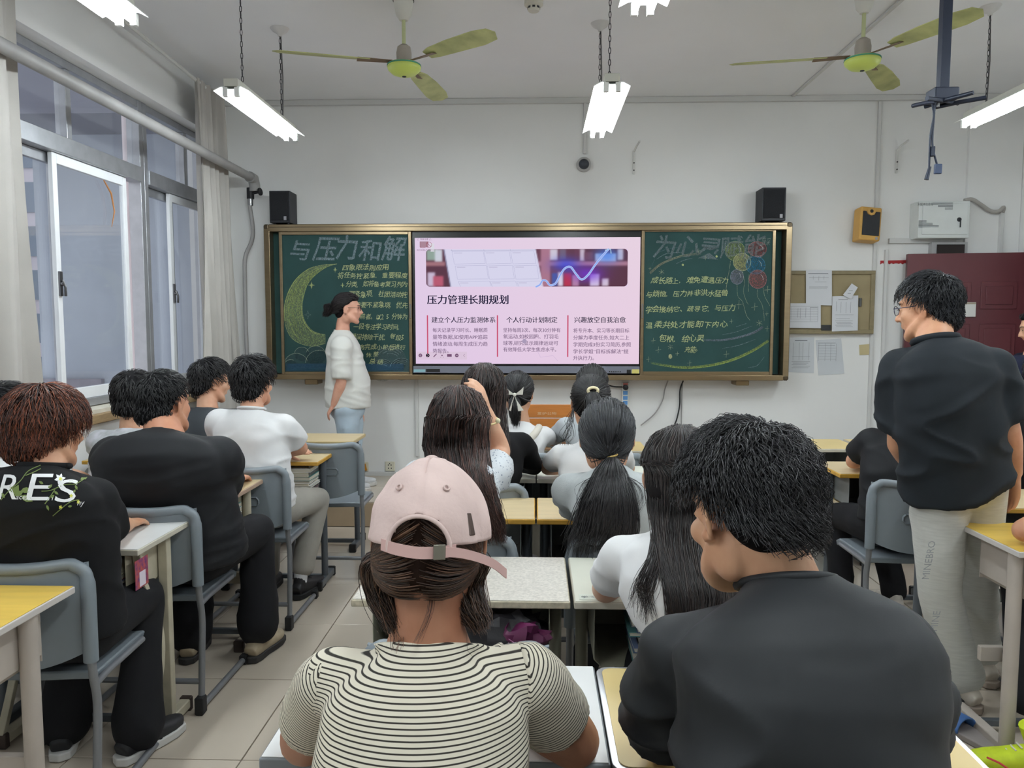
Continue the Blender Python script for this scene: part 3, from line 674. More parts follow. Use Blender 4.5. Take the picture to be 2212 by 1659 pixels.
# notice board
L0 = at(1793, 722, 6.52)
nbm = mat('notice_tan', (150,136,104), .8, var=.12, vscale=7); nbf = mat('notice_frame', (132,120,90), .6, var=.15, vscale=20)
nb_ = empty('notice_board', L0, 0, 'tan framed notice board pinned with printed sheets', 'notice board')
a = at(1706, 585, 6.53); b = at(1886, 721, 6.53)
MB().box((a.x, 6.535, b.z), (b.x, YF-.001, a.z)).build('panel', nbm, nb_, loc=L0)
f = MB(); f.box((a.x, 6.52, b.z), (b.x, 6.536, b.z+.035)); f.box((a.x, 6.52, a.z-.03), (b.x, 6.536, a.z)); f.box((b.x-.035, 6.52, b.z+.035), (b.x, 6.536, a.z-.03))
f.build('frame', nbf, nb_, bevel=.003, loc=L0)
h_ = at(1858, 653, 6.53); MB().tube([(h_.x, 6.53, h_.z-.035), (h_.x, 6.53, h_.z+.035)], .012, 12).build('handle', mat('handle_dark', (86,86,84), .5), nb_, loc=L0, smooth=50)
papm = mat('paper', (206,208,212), .9, var=.03, vscale=5); pap2 = mat('paper_thin', (200,204,208), .9, var=.05, vscale=5); ink = mat('ink', (110,114,122), .9)
def sheet(name, pts, Y, lab, m=papm, lines=(), grp='printed sheets on the front wall', vl=()):
    q = [at(x, y, Y) for x, y in pts]
    L_ = ((q[0].x+q[2].x)/2, Y, min(p.z for p in q)); t = empty(name, L_, 0, lab, 'paper', grp)
    MB().prism([(p.x, p.z) for p in q], Y, Y+.0016).build('sheet', m, t, loc=L_)
    k_ = MB()
    for (x0_, x1_, y_, w_) in lines:
        u = at(x0_, y_, Y-.0005); v = at(x1_, y_, Y-.0005); k_.box((u.x, Y-.0008, u.z-w_*.0019), (v.x, Y-.0002, u.z+w_*.0019))
    for (x_, y0_, y1_) in vl:
        u = at(x_, y0_, Y-.0005); v = at(x_, y1_, Y-.0005); k_.box((u.x-.0008, Y-.0008, v.z), (u.x+.0008, Y-.0002, u.z))
    if lines or vl: tag(k_.build('print', ink, t, loc=L_), kind='stuff')
    return t
YN = 6.516
sheet('notice_sheet', [(1741,583), (1797,583), (1797,660), (1741,658)], YN, 'tall blank-bottomed sheet hanging over the top edge of the notice board', lines=[(1746,1789,591,1.3), (1748,1790,600,.6), (1760,1785,609,.4), (1748,1788,620,1), (1748,1786,623,.4)], vl=[(1757,596,604), (1769,596,606), (1780,596,604)])
sheet('notice_sheet', [(1702,655), (1773,655), (1773,709), (1702,708)], YN-.002, 'wide sheet with a table at the lower left of the notice board', lines=[(1707,1767,662+i*5.5,.35) for i in range(7)] + [(1750,1766,664,1)], vl=[(1709,662,690), (1724,666,686), (1729,666,688), (1741,664,686), (1751,664,694), (1767,662,694)])
sheet('notice_sheet', [(1798,640), (1854,638), (1853,714), (1797,716)], YN-.001, 'curled portrait sheet with a printed list on the right half of the notice board', lines=[(1811,1832,647,.9), (1804,1844,680,.5), (1806,1836,688,.4)] + [(1804+2*(i % 3), 1842-3*(i % 2), 693+i*3.2, .55) for i in range(5)], vl=[(1807,651,672), (1817,652,676), (1828,652,676), (1838,652,676)])
sheet('wall_sheet', [(1703,729), (1759,729), (1758,806), (1702,804)], YF-.003, 'portrait sheet with a dark heading taped under the notice board', pap2, lines=[(1717,1744,735.5,1.3), (1711,1750,770,.5)] + [(1710+3*(i % 2), 1750-4*(i % 3), 781+i*3.3, .6) for i in range(5)], vl=[(1714,740,778), (1727,740,778), (1735,740,778), (1748,740,778)])
sheet('wall_sheet', [(1762,735), (1817,731), (1824,807), (1768,811)], YF-.003, 'slightly tilted sheet with a table grid taped under the notice board', pap2, lines=[(1767,1805,741,.9), (1767,1804,746,.8)] + [(1768,1806,752+i*6,.35) for i in range(5)], vl=[(1769,742,780), (1783,742,780), (1795,742,780), (1807,742,780)])
sheet('paper_tag', [(1840,612), (1853,621), (1838,646), (1821,637)], YN-.02, 'small white card hanging crooked from a ring on the notice board', lines=[(1834,1842,628,.9), (1831,1838,634,.9)], grp=None)
sheet('photo_card', [(1774,702), (1795,702), (1795,714), (1774,714)], YN-.001, 'small dark picture card on the bottom frame of the notice board', blackp, grp=None)
sheet('sticker', [(1856,745), (1880,743), (1880,766), (1857,767)], YF-.004, 'small tan sticker with an orange mark on the wall under the notice board', mat('sticker_tan', (190,176,134), .8), grp=None)
o = MB(); a = at(1859,757,YF-.006); b = at(1875,762,YF-.006); o.box((a.x, YF-.007, b.z), (b.x, YF-.0045, a.z)); o.build('orange_mark', mat('orange_mark', (196,128,40), .7), bpy.data.objects['sticker'] if 'sticker' in bpy.data.objects else None, loc=tuple(bpy.data.objects['sticker'].location))
# dome camera, brackets, sockets, power strip, cables
c_ = at(1261, 356, YF)
dc = empty('dome_camera', c_, 0, 'round grey dome camera high on the front wall above the display', 'camera')
MB().lathe((0,0,0), [(0,0),(.062,0),(.06,.025),(.048,.032),(0,.032)], 28, axis='y').build('housing', mat('cam_grey', (176,174,172), .5), dc, smooth=40)
MB().lathe((0,-.03,0), [(.044,0),(.04,.018),(.028,.032),(.012,.04),(0,.041)], 24, axis='y').build('dome', mat('cam_dome', (54,60,70), .12), dc, smooth=60)
for px, py, lab in ((1369,345,'white angled hook bracket on the wall above the display'), (1936,343,'white angled hook bracket on the wall above the open doorway')):
    p = at(px, py, YF); t = empty('wall_bracket', p, 0, lab, 'bracket', 'hook brackets on the front wall')
    MB().box((-.008, -.02, -.12), (.008, 0, .07)).build('plate', whitep, t, bevel=.002)
    MB().tube([(0,-.01,.06), (.01,-.06,.09), (.03,-.14,.12)], .008, 8).build('arm', whitep, t, smooth=50)
    for z_ in (-.09, -.03): MB().lathe((.0,-.02,z_), [(0,0),(.006,0),(.005,.006),(0,.007)], 10, axis='y').build('screw', darkm, t)
p = at(843, 1007, YF); t = empty('wall_socket', p, 0, 'cream double wall socket low on the wall behind the capped woman', 'socket', None)
MB().box((-.043,-.012,-.043), (.043,0,.043)).build('plate', mat('socket_cream', (214,210,190), .5), t, bevel=.006)
k = MB()
for a_, b_ in ((-.015,.012),(.01,.012),(-.003,.024),(-.014,-.016),(.011,-.016)): k.box((a_-.004,-.0125,b_-.005),(a_+.004,-.0118,b_+.005))
tag(k.build('pin_hole', darkm, t), kind='stuff')
p = at(786, 1008, YF); t = empty('wall_socket', p, 0, 'wall socket with an amber cover behind the empty chair', 'socket')
MB().box((-.043,-.012,-.043), (.043,0,.043)).build('plate', mat('socket_cream', (0,0,0)), t, bevel=.006)
MB().prism([(-.01,-.03), (.035,-.03), (.02,.03), (0,.03)], -.03, -.0125).build('cover', mat('amber_plastic', (190,130,40), .4), t, bevel=.004)
p = at(1350, 875, YF-.02); t = empty('power_strip', p, 0, 'white power strip with blue sockets hanging under the blackboard', 'power strip')
q0 = at(1350, 826, YF-.02).z - p.z
MB().box((-.03,-.02,-.12), (.03,.018,q0)).build('body', whitep, t, bevel=.006)
for i in range(4): MB().box((-.019,-.023, q0-.105-i*.042), (.019,-.0195, q0-.072-i*.042)).build('outlet', mat('outlet_blue', (86,140,196), .5), t, bevel=.002)
MB().box((-.02,-.024,q0-.02), (.02,-.0195,q0-.006)).build('switch', mat('switch_red', (210,110,100), .4), t)
MB().lathe((0,-.02,q0-.04), [(0,0),(.024,0),(.022,.03),(0,.034)], 16, axis='y').build('plug', blackp, t, smooth=40)
def cable(name, pts, r, m, lab, Y=None, grp=None):
    P_ = [tuple(at(x, y, Y)) if Y else (x) for x, y in pts] if Y else pts
    return tag(MB().tube([Vector(p) for p in crs(P_, 6)], r, 8).build(name, m, smooth=60), lab, 'cable', grp)
cable('wall_cable', [(1310,830),(1325,835),(1344,836)], .006, blackp, 'black cord plugged into the power strip', YF-.05)
cable('wall_cable', [(1443,822),(1436,842),(1431,865),(1414,894),(1384,919)], .005, mat('cable_grey', (150,148,146), .6), 'thin grey cable curving from the blackboard down to the left', YF-.02)
cable('wall_cable', [(1476,822),(1469,842),(1468,875),(1462,905),(1454,930),(1450,990),(1450,1030)], .006, blackp, 'black cable hanging below the blackboard', YF-.02)
cable('wall_cable', [(1474,830),(1473,860),(1472,900),(1471,1025)], .004, mat('cable_grey', (0,0,0)), 'thin grey cable hanging straight down beside the black cable', YF-.008)
# heating pipe
pipem = mat('pipe_paint', (150,148,146), .5, var=.15, vscale=6)
PA = atx(545, 385, -2.35); PB = atx(0, 96, -2.35)
hp_ = empty('heating_pipe', (PA.x, PA.y, 0), 0, 'grey heating pipe running along the window wall and down the corner', 'pipe')
H0 = (PA.x, PA.y, 0); far = PA + (PB-PA)*((PA.y+2.05)/(PA.y-PB.y))
MB().tube([far, PA - Vector((0,.02,0))], .034, 16).build('main_pipe', pipem, hp_, loc=H0, smooth=60)
MB().tube([PA+Vector((0,-.06,.0)), PA+Vector((0,.02,0)), PA+Vector((0,.05,-.05)), PA+Vector((0,.05,-.10))], .045, 16).build('elbow', pipem, hp_, loc=H0, smooth=60)
def pp(px, py): return at(px, py, PA.y+.05)
dn = [pp(538,412), pp(539,440), pp(546,490), pp(544,520), pp(530,555), pp(529,600), pp(531,700), pp(534,780), pp(536,900), pp(538,1000)]
dn.append(Vector((dn[-1].x, dn[-1].y, ZP)))
MB().tube([Vector(p) for p in crs([tuple(q) for q in dn], 5)], .017, 12).build('riser_pipe', pipem, hp_, loc=H0, smooth=60)
vv = pp(541, 418); v_ = MB().cyl((vv.x, vv.y, vv.z-.045), (vv.x, vv.y, vv.z+.045), .03); v_.cyl((vv.x, vv.y, vv.z), (vv.x+.09, vv.y-.02, vv.z+.01), .012)
v_.build('valve', mat('valve_dark', (44,44,46), .5, .6), hp_, loc=H0, smooth=50)
MB().cyl((vv.x+.085, vv.y-.02, vv.z+.01), (vv.x+.095, vv.y-.022, vv.z+.011), .032).build('valve_wheel', mat('valve_dark', (0,0,0)), hp_, loc=H0, smooth=40)
MB().cyl((vv.x-.002, vv.y, vv.z-.10), (vv.x-.002, vv.y, vv.z-.045), .022).build('union_nut', mat('steel', (150,150,150), .3, .9), hp_, loc=H0, smooth=40)
# curtains
curt = mat('curtain_cloth', (178,174,168), .85, var=.06, vscale=5, bump=.06, bscale=300)
def curtain(y0_, y1_, zt, zb_, waves, amp, lab, flare=0, x=-2.44):
    n = waves*10; vs_ = []; rows = 12
    for r_ in range(rows+1):
        t = r_/rows; z_ = zt + (zb_-zt)*t
        for i in range(n+1):
            u = i/n; y_ = y0_ + (y1_-y0_)*u + flare*t*u
            a = amp*(.6+.5*t)
            vs_.append((x + a*math.sin(u*waves*2*PI + .5*math.sin(5*t+u*9)) + .4*a*math.sin(u*waves*4.3*PI+1+t*2), y_ + .01*math.sin(u*30+t*4), z_))
    k = len(vs_); vs2 = [(a+.006, b, c) for a, b, c in vs_]; m_ = MB()
    fs = [(r_*(n+1)+i, r_*(n+1)+i+1, (r_+1)*(n+1)+i+1, (r_+1)*(n+1)+i) for r_ in range(rows) for i in range(n)]
    fs2 = [(k+a, k+d, k+c, k+b) for a, b, c, d in fs]
    sd = [(i, k+i, k+i+1, i+1) for i in range(n)] + [(rows*(n+1)+i, rows*(n+1)+i+1, k+rows*(n+1)+i+1, k+rows*(n+1)+i) for i in range(n)]
    m_.add(vs_ + vs2, fs + fs2 + sd)
    return tag(m_.build('curtain', curt, smooth=80), lab, 'curtain', 'curtains on the window wall')
curtain(2.55, 3.66, 3.30, .85, 5, .045, 'pale grey curtain gathered at the left edge beside the near window')
curtain(5.62, 6.12, 3.27, .75, 6, .035, 'pale grey curtain gathered in the corner between window and blackboard', .16, x=-2.46)
RA = atx(446, 192, -2.46); RB = atx(289, 62, -2.46)
rd = empty('curtain_rod', RA, 0, 'white curtain rod running under the ceiling on the window wall', 'curtain rod')
MB().cyl(RA + (RB-RA)*4.2, RA, .012).build('rod', whitep, rd, loc=RA, smooth=50)
MB().cyl(RA - Vector((0,.01,0)), RA+Vector((0,.012,0)), .03).build('end_ring', alum, rd, loc=RA, smooth=50)
# ================================================================= ceiling things
lampw = mat('lamp_white', (226,228,224), .35, spec=.6); tubem = glow('lamp_tube', (240,250,255), TUBE_STRENGTH)
chainm = mat('chain_metal', (70,70,74), .4, .8)
def lamp():
    t = empty('tube_lamp', (0,0,0), 0, None, 'ceiling lamp', 'hanging twin tube lamps')
    hl = .5; w = .095
    # reflector: folded sheet, open below, with raised ridge between the tubes
    sec = [(-w,-.020),(-.055,.0),(-.036,.0),(-.014,-.012),(.014,-.012),(.036,.0),(.055,.0),(w,-.020)]
    vs_ = []; n = len(sec)
    for y_ in (-hl, hl):
        vs_ += [(x, y_, z) for x, z in sec] + [(x, y_, z+.004) for x, z in sec]
    fs = []
    for i in range(n-1):
        fs += [(i, i+1, 2*n+i+1, 2*n+i), (n+i, 3*n+i, 3*n+i+1, n+i+1), (i, n+i, n+i+1, i+1), (2*n+i, 2*n+i+1, 3*n+i+1, 3*n+i)]
    fs += [(0, 2*n, 3*n, n), (n-1, 2*n-1, 4*n-1, 3*n-1)]
    MB().add(vs_, fs).build('reflector', lampw, t)
    MB().box((-.04,-hl,.004),(.04,hl,.045)).build('ballast_box', mat('lamp_box', (196,196,186), .5), t, bevel=.003)
    for sx in (-.031, .031):
        MB().cyl((sx,-hl+.02,-.032),(sx,hl+.015,-.032), .013, 14).build('tube', tubem, t, smooth=50)
        for y_ in (-hl+.008, hl+.008): MB().box((sx-.014,y_-.012,-.050),(sx+.014,y_+.012,.0)).build('socket', lampw, t, bevel=.003, seg=1)
    ch = MB(); H = HC - 2.76 - .045
    for y_ in (-.33, .33):
        k = int(H/.03)
        for i in range(k):
            z_ = .045 + H*(i+.5)/k; r = .006
            a = [(r*math.cos(q), 0, .019*math.sin(q)) for q in np.linspace(0, 2*PI, 9)]
            pts = [Vector((p[0] if i % 2 else 0, y_ + (0 if i % 2 else p[0]), z_ + p[2])) for p in a]
            ch.tube(pts, .0021, 4, cap=False)
    o = tag(ch.build('chain', chainm, t), kind='stuff')
    MB().tube([(.006,.335,.05),(.012,.332,.3),(.004,.334,H)], .004, 6).build('cord', mat('cord_grey', (96,94,94), .6), t)
    for y_ in (-.33, .33): MB().lathe((0,y_,H+.045-.05), [(0,0),(.012,.0),(.016,.012),(.045,.03),(.06,.049),(0,.0495)], 20).build('ceiling_rose', mat('rose_white', (206,204,202), .5), t, smooth=40)
    return t
LZ = 2.76
spots = [(-1.63, 4.66, 'far left tube lamp, the one nearest the blackboard and the curtain'), (-1.67, 2.68, 'tube lamp at the top left corner of the picture'),
         (.395, 4.64, 'middle tube lamp hanging in front of the display, above the dome camera'), (.415, 2.64, 'middle tube lamp cut off by the top edge of the picture'),
         (2.68, 4.46, 'right tube lamp running off the right edge of the picture'), (2.68, 2.5, 'right hand tube lamp nearer the camera, outside the picture'),
         (-1.65, .3, 'left tube lamp of the row behind the camera'), (.4, .3, 'middle tube lamp of the row behind the camera'), (2.68, .3, 'right tube lamp of the row behind the camera')]
L_ = lamp()
for i, (x, y, lb) in enumerate(spots):
    if i == 0: L_.location = (x, y, LZ); L_['label'] = lb
    else: dup(L_, (x, y, LZ), 0, lb)
# fans
fang = mat('fan_green', (186,200,96), .4, var=.06); fanb = mat('fan_blade', (176,180,120), .5, var=.3, vscale=9); fans = mat('fan_band', (60,140,120), .5); fanw = mat('fan_white', (214,212,204), .45)
def fan(loc, a0, lab):
    t = empty('ceiling_fan', loc, 0, lab, 'fan', 'ceiling fans')
    h = HC - loc[2]
    MB().lathe((0,0,h-.115), [(0,0),(.024,0),(.045,.03),(.054,.08),(.058,.112),(0,.1145)], 24).build('canopy', fanw, t, smooth=40)
    MB().lathe((0,0,h-.006), [(0,0),(.062,0),(.062,.0055),(0,.0055)], 24).build('canopy_ring', darkm, t)
    MB().cyl((0,0,.1),(0,0,h-.11), .011).build('down_rod', mat('rod_green', (190,196,150), .45), t, smooth=50)
    MB().lathe((0,0,.035), [(0,0),(.043,0),(.045,.05),(.038,.085),(.018,.1),(0,.101)], 22).build('yoke_cover', mat('yoke_grey', (160,152,142), .5), t, smooth=40)
    MB().lathe((0,0,-.045), [(0,0),(.03,.001),(.07,.014),(.094,.036),(.098,.052),(.092,.068),(.05,.08),(0,.081)], 32).build('motor_housing', fang, t, smooth=40)
    MB().lathe((0,0,.012), [(.0955,0),(.0995,.001),(.0985,.007),(.0945,.008)], 32).build('band', fans, t, smooth=40)
    MB().cyl((0,0,-.048),(0,0,-.043), .012).build('hub_cap', darkm, t)
    for k in range(3):
        a = math.radians(a0 + 120*k); R_ = Matrix.Rotation(a, 3, 'Z')
        pts = [(.20,-.035),(.26,-.055),(.42,-.068),(.62,-.07),(.71,-.055),(.735,-.01),(.70,.045),(.6,.06),(.4,.052),(.26,.045),(.20,.035)]
        n = len(pts); vs_ = []
        for dz_ in (0, .004):
            for x, y in pts: vs_.append(R_ @ Vector((x, y, .03 - y*.22 - .02*(x-.2) + dz_)))
        MB().add(vs_, [tuple(range(n-1,-1,-1)), tuple(range(n, 2*n))] + [(i, (i+1) % n, n+(i+1) % n, n+i) for i in range(n)]).build('blade', fanb, t)
        MB().add([R_ @ Vector(q) for q in ((.07,-.014,.028),(.27,-.022,.02),(.27,.022,.028),(.07,.014,.034),(.07,-.014,.032),(.27,-.022,.024),(.27,.022,.032),(.07,.014,.038))],
                 [(0,3,2,1),(4,5,6,7),(0,1,5,4),(1,2,6,5),(2,3,7,6),(3,0,4,7)]).build('blade_arm', mat('fan_arm', (120,100,80), .5, .3), t)
def atzz(px, py, z): return tuple(atz(px, py, z))
fan(atzz(873, 148, 2.985), 200, 'left ceiling fan with green motor and three blades'); fan(atzz(1863, 135, 2.985), 174, 'right ceiling fan beside the black projector pole')
p = at(1153, 22, 4.62); t = empty('smoke_detector', (p.x, p.y, HC-.001), 0, 'white smoke detector on the ceiling between the fans', 'smoke detector')
MB().lathe((0,0,0), [(0,0),(.055,-.0),(.055,-.025),(.045,-.032),(0,-.033)], 24).build('base', mat('detector', (206,202,190), .5), t, smooth=40)
MB().lathe((0,0,-.03), [(.036,0),(.036,-.022),(.03,-.03),(0,-.031)], 24).build('sensing_head', mat('detector', (0,0,0)), t, smooth=40)
k = MB()
for i in range(8):
    a = 2*PI*i/8; R_ = Matrix.Rotation(a, 4, 'Z'); k.box((.0345,-.008,-.048),(.037,.008,-.037), M=R_)
tag(k.build('slot', darkm, t), kind='stuff')
# projector mount
Yp = 3.3; pt = at(2036, 195, Yp); jm = mat('mount_blue_black', (26,34,52), .45, .2)
t = empty('projector_mount', (pt.x, Yp, HC), 0, 'black projector pole with an empty bracket hanging from the ceiling', 'projector mount'); J0 = (pt.x, Yp, HC)
MB().box((pt.x-.019, Yp-.019, pt.z), (pt.x+.019, Yp+.019, HC)).build('pole', jm, t, bevel=.003, loc=J0)
MB().box((pt.x-.05, Yp-.04, pt.z-.045), (pt.x+.05, Yp+.04, pt.z+.004)).build('head_block', jm, t, bevel=.006, loc=J0)
for ax, ay, bx_, by_ in ((-.11,-.10,.08,.03), (-.02,.04,.15,-.05), (-.06,.02,.06,-.12), (-.05,-.05,-.09,.06)):
    q = [Vector((pt.x+ax, Yp+ay, pt.z-.06)), Vector((pt.x+(ax+bx_)/2, Yp+(ay+by_)/2, pt.z-.05)), Vector((pt.x+bx_, Yp+by_, pt.z-.045))]
    MB().tube(q, .009, 8).build('bracket_arm', jm, t, loc=J0, smooth=50)
MB().lathe((pt.x-.03, Yp-.03, pt.z-.075), [(0,0),(.006,0),(.006,.02),(0,.021)], 10).build('screw', mat('steel', (0,0,0)), t, loc=J0)
cpts = [[(2014,225),(2017,250),(2010,290),(2008,330),(2007,362)], [(2020,225),(2017,260),(2014,300),(2016,325),(2024,355)]]
for c in cpts: MB().tube([Vector(p) for p in crs([tuple(at(x, y, Yp-.04)) for x, y in c], 5)], .0042, 8).build('cable', jm, t, loc=J0, smooth=60)
a = at(2013, 322, Yp-.04); MB().box((a.x-.006, a.y-.01, a.z-.03), (a.x+.01, a.y+.01, a.z+.01)).build('ferrite', jm, t, bevel=.003, loc=J0)
a = at(2026, 365, Yp-.04); MB().box((a.x-.014, a.y-.008, a.z-.02), (a.x+.014, a.y+.008, a.z+.02)).build('vga_plug', mat('plug_blue', (44,60,90), .5), t, bevel=.003, loc=J0)
a = at(2005, 372, Yp-.04); MB().tube([a+Vector((.006,0,.022)), a+Vector((-.006,0,-.03))], [.006,.009], 10).build('plug', jm, t, loc=J0, smooth=50)
# ================================================================= door
dm = mat('door_maroon', (92,42,48), .38, var=.10, vscale=3, bump=.02, bscale=40); dmf = mat('door_frame', (60,34,36), .4, var=.1)
d1 = tag(empty('door_1', (XR, DY1, 0)), kind='structure'); D1 = (XR, DY1, 0)
hinge = Vector((XR-.02, 6.34, 0)); tip = at(1953, 700, 6.47); tip.z = 0; dv = (tip - hinge); dl = dv.length; ang = math.atan2(dv.y, dv.x)
ztop = at(1953, 549, 6.47).z
Rt = Matrix.Translation(hinge) @ Matrix.Rotation(ang, 4, 'Z')
ZD0 = ZP + .015
leaf = MB().box((0, -.022, ZD0), (dl, .022, ztop), M=Rt).build('door_leaf', dm, d1, bevel=.003, loc=D1)
def raised(x0_, x1_, z0_, z1_):
    m_ = MB(); i = .035
    # local +y side faces the camera because the leaf points to -x
    for (e, y0_, y1_) in ((0, .022, .030), (i, .030, .038)):
        m_.box((x0_+e, y0_, z0_+e), (x1_-e, y1_, z1_-e), M=Rt)
    m_.build('raised_panel', dm, leaf, bevel=.004, loc=D1)
for (z0_, z1_) in ((1.62, 1.84), (1.24, 1.5), (.42, 1.12)):
    raised(.10, .37, z0_, z1_); raised(.44, .74, z0_, z1_)
def leafx(px): # local x along the leaf of a pixel column
    q = at(px, 700, 6.42); return (q - hinge).dot(dv.normalized()) 
pa, pb = leafx(2099), leafx(2052); z0_, z1_ = at(0, 685, 6.41).z, at(0, 655, 6.41).z
MB().box((pa, .039, z0_), (pb+.02, .046, z1_), M=Rt).build('name_plate', mat('plate_white', (214,214,210), .4), leaf, bevel=.002, loc=D1)
MB().box((pa+.003, .046, z1_-.016), (pb+.02, .048, z1_-.002), M=Rt).build('plate_strip', mat('plate_strip', (160,150,130), .5), leaf, loc=D1)
v_, f_ = text_mesh('15', .055); 
MB().add([Rt @ Vector((leafx(2062) - x + .0, .041, z1_+.012 + y)) for x, y in v_], [tuple(reversed(f)) for f in f_]).build('room_number', mat('plate_white', (0,0,0)), leaf, loc=D1)
fr = MB()
for a_, b_ in (((XR-.05, DY0-.03, 0), (XR+.2, DY0+.05, DZ+.03)), ((XR-.05, DY1-.03, 0), (XR+.2, DY1+.03, DZ+.03)), ((XR-.05, DY0-.03, DZ-.05), (XR+.2, DY1+.03, DZ+.06))): fr.box(a_, b_)
fr.build('door_frame', dmf, d1, bevel=.004, loc=D1)
MB().box((XR-.062, DY1-.01, 1.45), (XR-.045, DY1+.02, 1.56)).build('hinge', mat('steel', (0,0,0)), d1, loc=D1)
# ================================================================= furniture
gplast = mat('chair_plastic', (122,130,136), .42, var=.06, vscale=6); gframe = mat('chair_tube', (128,130,134), .4, .3, var=.08)
rubber = mat('rubber_black', (24,24,26), .6)
tops = {'yellow': mat('top_yellow', (222,186,86), .38, var=.10, vscale=3, stretch=(1.5,14,1)), 'wood': mat('top_wood', (206,186,146), .4, var=.08, vscale=3, stretch=(1.5,14,1)),
        'white': mat('top_white', (214,214,212), .4, var=.04), 'granite': mat('top_granite', (206,200,190), .45, var=.22, vscale=130), 'cream': mat('top_cream', (210,206,180), .4, var=.06),
        'pale': mat('top_pale', (214,214,200), .4, var=.05)}
edges = {'yellow': mat('edge_pale', (196,190,184), .5), 'wood': mat('edge_mustard', (204,156,60), .45, var=.2, vscale=20), 'white': mat('edge_cream', (196,190,174), .5, var=.1, vscale=20), 'granite': mat('edge_granite', (190,180,158), .5, var=.3, vscale=60),
         'cream': mat('edge_cream', (0,0,0)), 'pale': mat('edge_cream', (0,0,0))}
beigef = mat('frame_beige', (186,178,156), .5, var=.18, vscale=12); greyf = mat('frame_grey', (96,102,108), .4, .4, var=.1); beiget = mat('frame_taupe', (176,166,156), .5, var=.08)
darkbox = mat('drawer_grey', (120,122,120), .5, .2, var=.1)
def desk(x, y, lab, top='wood', frame=None, W=.60, D=.40, H=.75, brace=False, tray=False, grp='student desks', rz=0, edge=None, ly=.04):
    """x, y: centre of the top; the user sits on the -y side"""
    frame = frame or greyf
    t = empty('school_desk', (x, y, 0), rz, lab, 'desk', grp)
    h = .022
    if tray:
        MB().prism(rrect(W, D, .03), H-.032, H-.006, axis='z').build('tabletop', mat('tray_rim_side', (150,146,146), .5), t, bevel=.004)
        MB().prism(rrect(W, D, .03), H-.0055, H-.002, axis='z').build('silver_rim', mat('tray_rim', (188,188,190), .3, .6), t, bevel=.0015)
        MB().prism(rrect(W-.024, D-.024, .022), H-.0018, H, axis='z').build('laminate', tops[top], t)
    else:
        MB().box((-W/2,-D/2,H-h),(W/2,D/2,H-.0015)).build('tabletop', edge or edges[top], t, bevel=.004)
        MB().box((-W/2+.004,-D/2+.004,H-.0013),(W/2-.004,D/2-.004,H)).build('laminate', tops[top], t)
    # drawer: folded sheet open towards the user
    w = W/2-.055; zb_ = H-.19; yb_ = .12
    s_ = [(-w, H-h), (-w, zb_+.02), (-w+.02, zb_), (w-.02, zb_), (w, zb_+.02), (w, H-h)]
    s2 = [(-w+.003, H-h), (-w+.003, zb_+.021), (-w+.021, zb_+.003), (w-.021, zb_+.003), (w-.003, zb_+.021), (w-.003, H-h)]
    n = len(s_); vs_ = []
    for yy in (-D/2+.02, yb_): vs_ += [(a, yy, b) for a, b in s_] + [(a, yy, b) for a, b in s2]
    fs = []
    for i in range(n-1): fs += [(i, i+1, 2*n+i+1, 2*n+i), (n+i, 3*n+i, 3*n+i+1, n+i+1), (i, n+i, n+i+1, i+1), (2*n+i, 2*n+i+1, 3*n+i+1, 3*n+i)]
    m_ = MB().add(vs_, fs); m_.box((-w, yb_, zb_+.0), (w, yb_+.003, H-h)); m_.build('drawer', frame if frame is not greyf else darkbox, t, bevel=.0015, seg=1)
    for sx in (-1, 1):
        X_ = sx*(W/2-.035)
        if brace:
            MB().box((X_-.018,.04,.05),(X_+.018,.075,H-h)).build('leg', frame, t, bevel=.004, seg=1)
            pts = crs([(-.13,H-h),(-.10,.60),(-.03,.48),(.0,.38),(.0,.30),(-.03,.2),(-.10,.05)], 5)
            n = len(pts); vs_ = []
            for i, (yy, zz_) in enumerate(pts):
                for q in ((-.014,-.012),(.014,-.012),(.014,.012),(-.014,.012)): vs_.append((X_+q[0], yy+q[1], zz_))
            MB().add(vs_, [(i*4+j, i*4+(j+1) % 4, i*4+4+(j+1) % 4, i*4+4+j) for i in range(n-1) for j in range(4)] + [(3,2,1,0), tuple((n-1)*4+j for j in range(4))]).build('curved_brace', frame, t, bevel=.003, seg=1)
        else:
            MB().cyl((X_,ly,.045),(X_,ly,H-h), .019 if frame is not beiget else .024, 14).build('leg', frame, t, smooth=50)
        MB().box((X_-.02,max(-D/2,ly-.15),.012),(X_+.02,D/2-.005,.05)).build('runner', frame, t, bevel=.006)
        for yy in (max(-D/2,ly-.15)-.002, D/2-.013): MB().box((X_-.023,yy,0),(X_+.023,yy+.025,.056)).build('foot_cap', rubber if frame is not beigef else mat('foot_brown', (66,54,48), .6), t, bevel=.005, seg=1)
    MB().box((-W/2+.03,.045,.27),(W/2-.03,.07,.325)).build('crossbar', frame if frame is not greyf else mat('bar_olive', (84,88,84), .5), t, bevel=.003, seg=1)
    MB().box((-W/2+.03,.05,.02),(W/2-.03,.075,.045)).build('foot_bar', greyf, t, bevel=.003, seg=1)
    return t
def rrect(W, D, r, n=5):
    out = []
    for cx_, cy_, a in ((W/2-r, D/2-r, 0), (-W/2+r, D/2-r, 90), (-W/2+r, -D/2+r, 180), (W/2-r, -D/2+r, 270)):
        for i in range(n+1):
            q = math.radians(a + 90*i/n); out.append((cx_+r*math.cos(q), cy_+r*math.sin(q)))
    return out
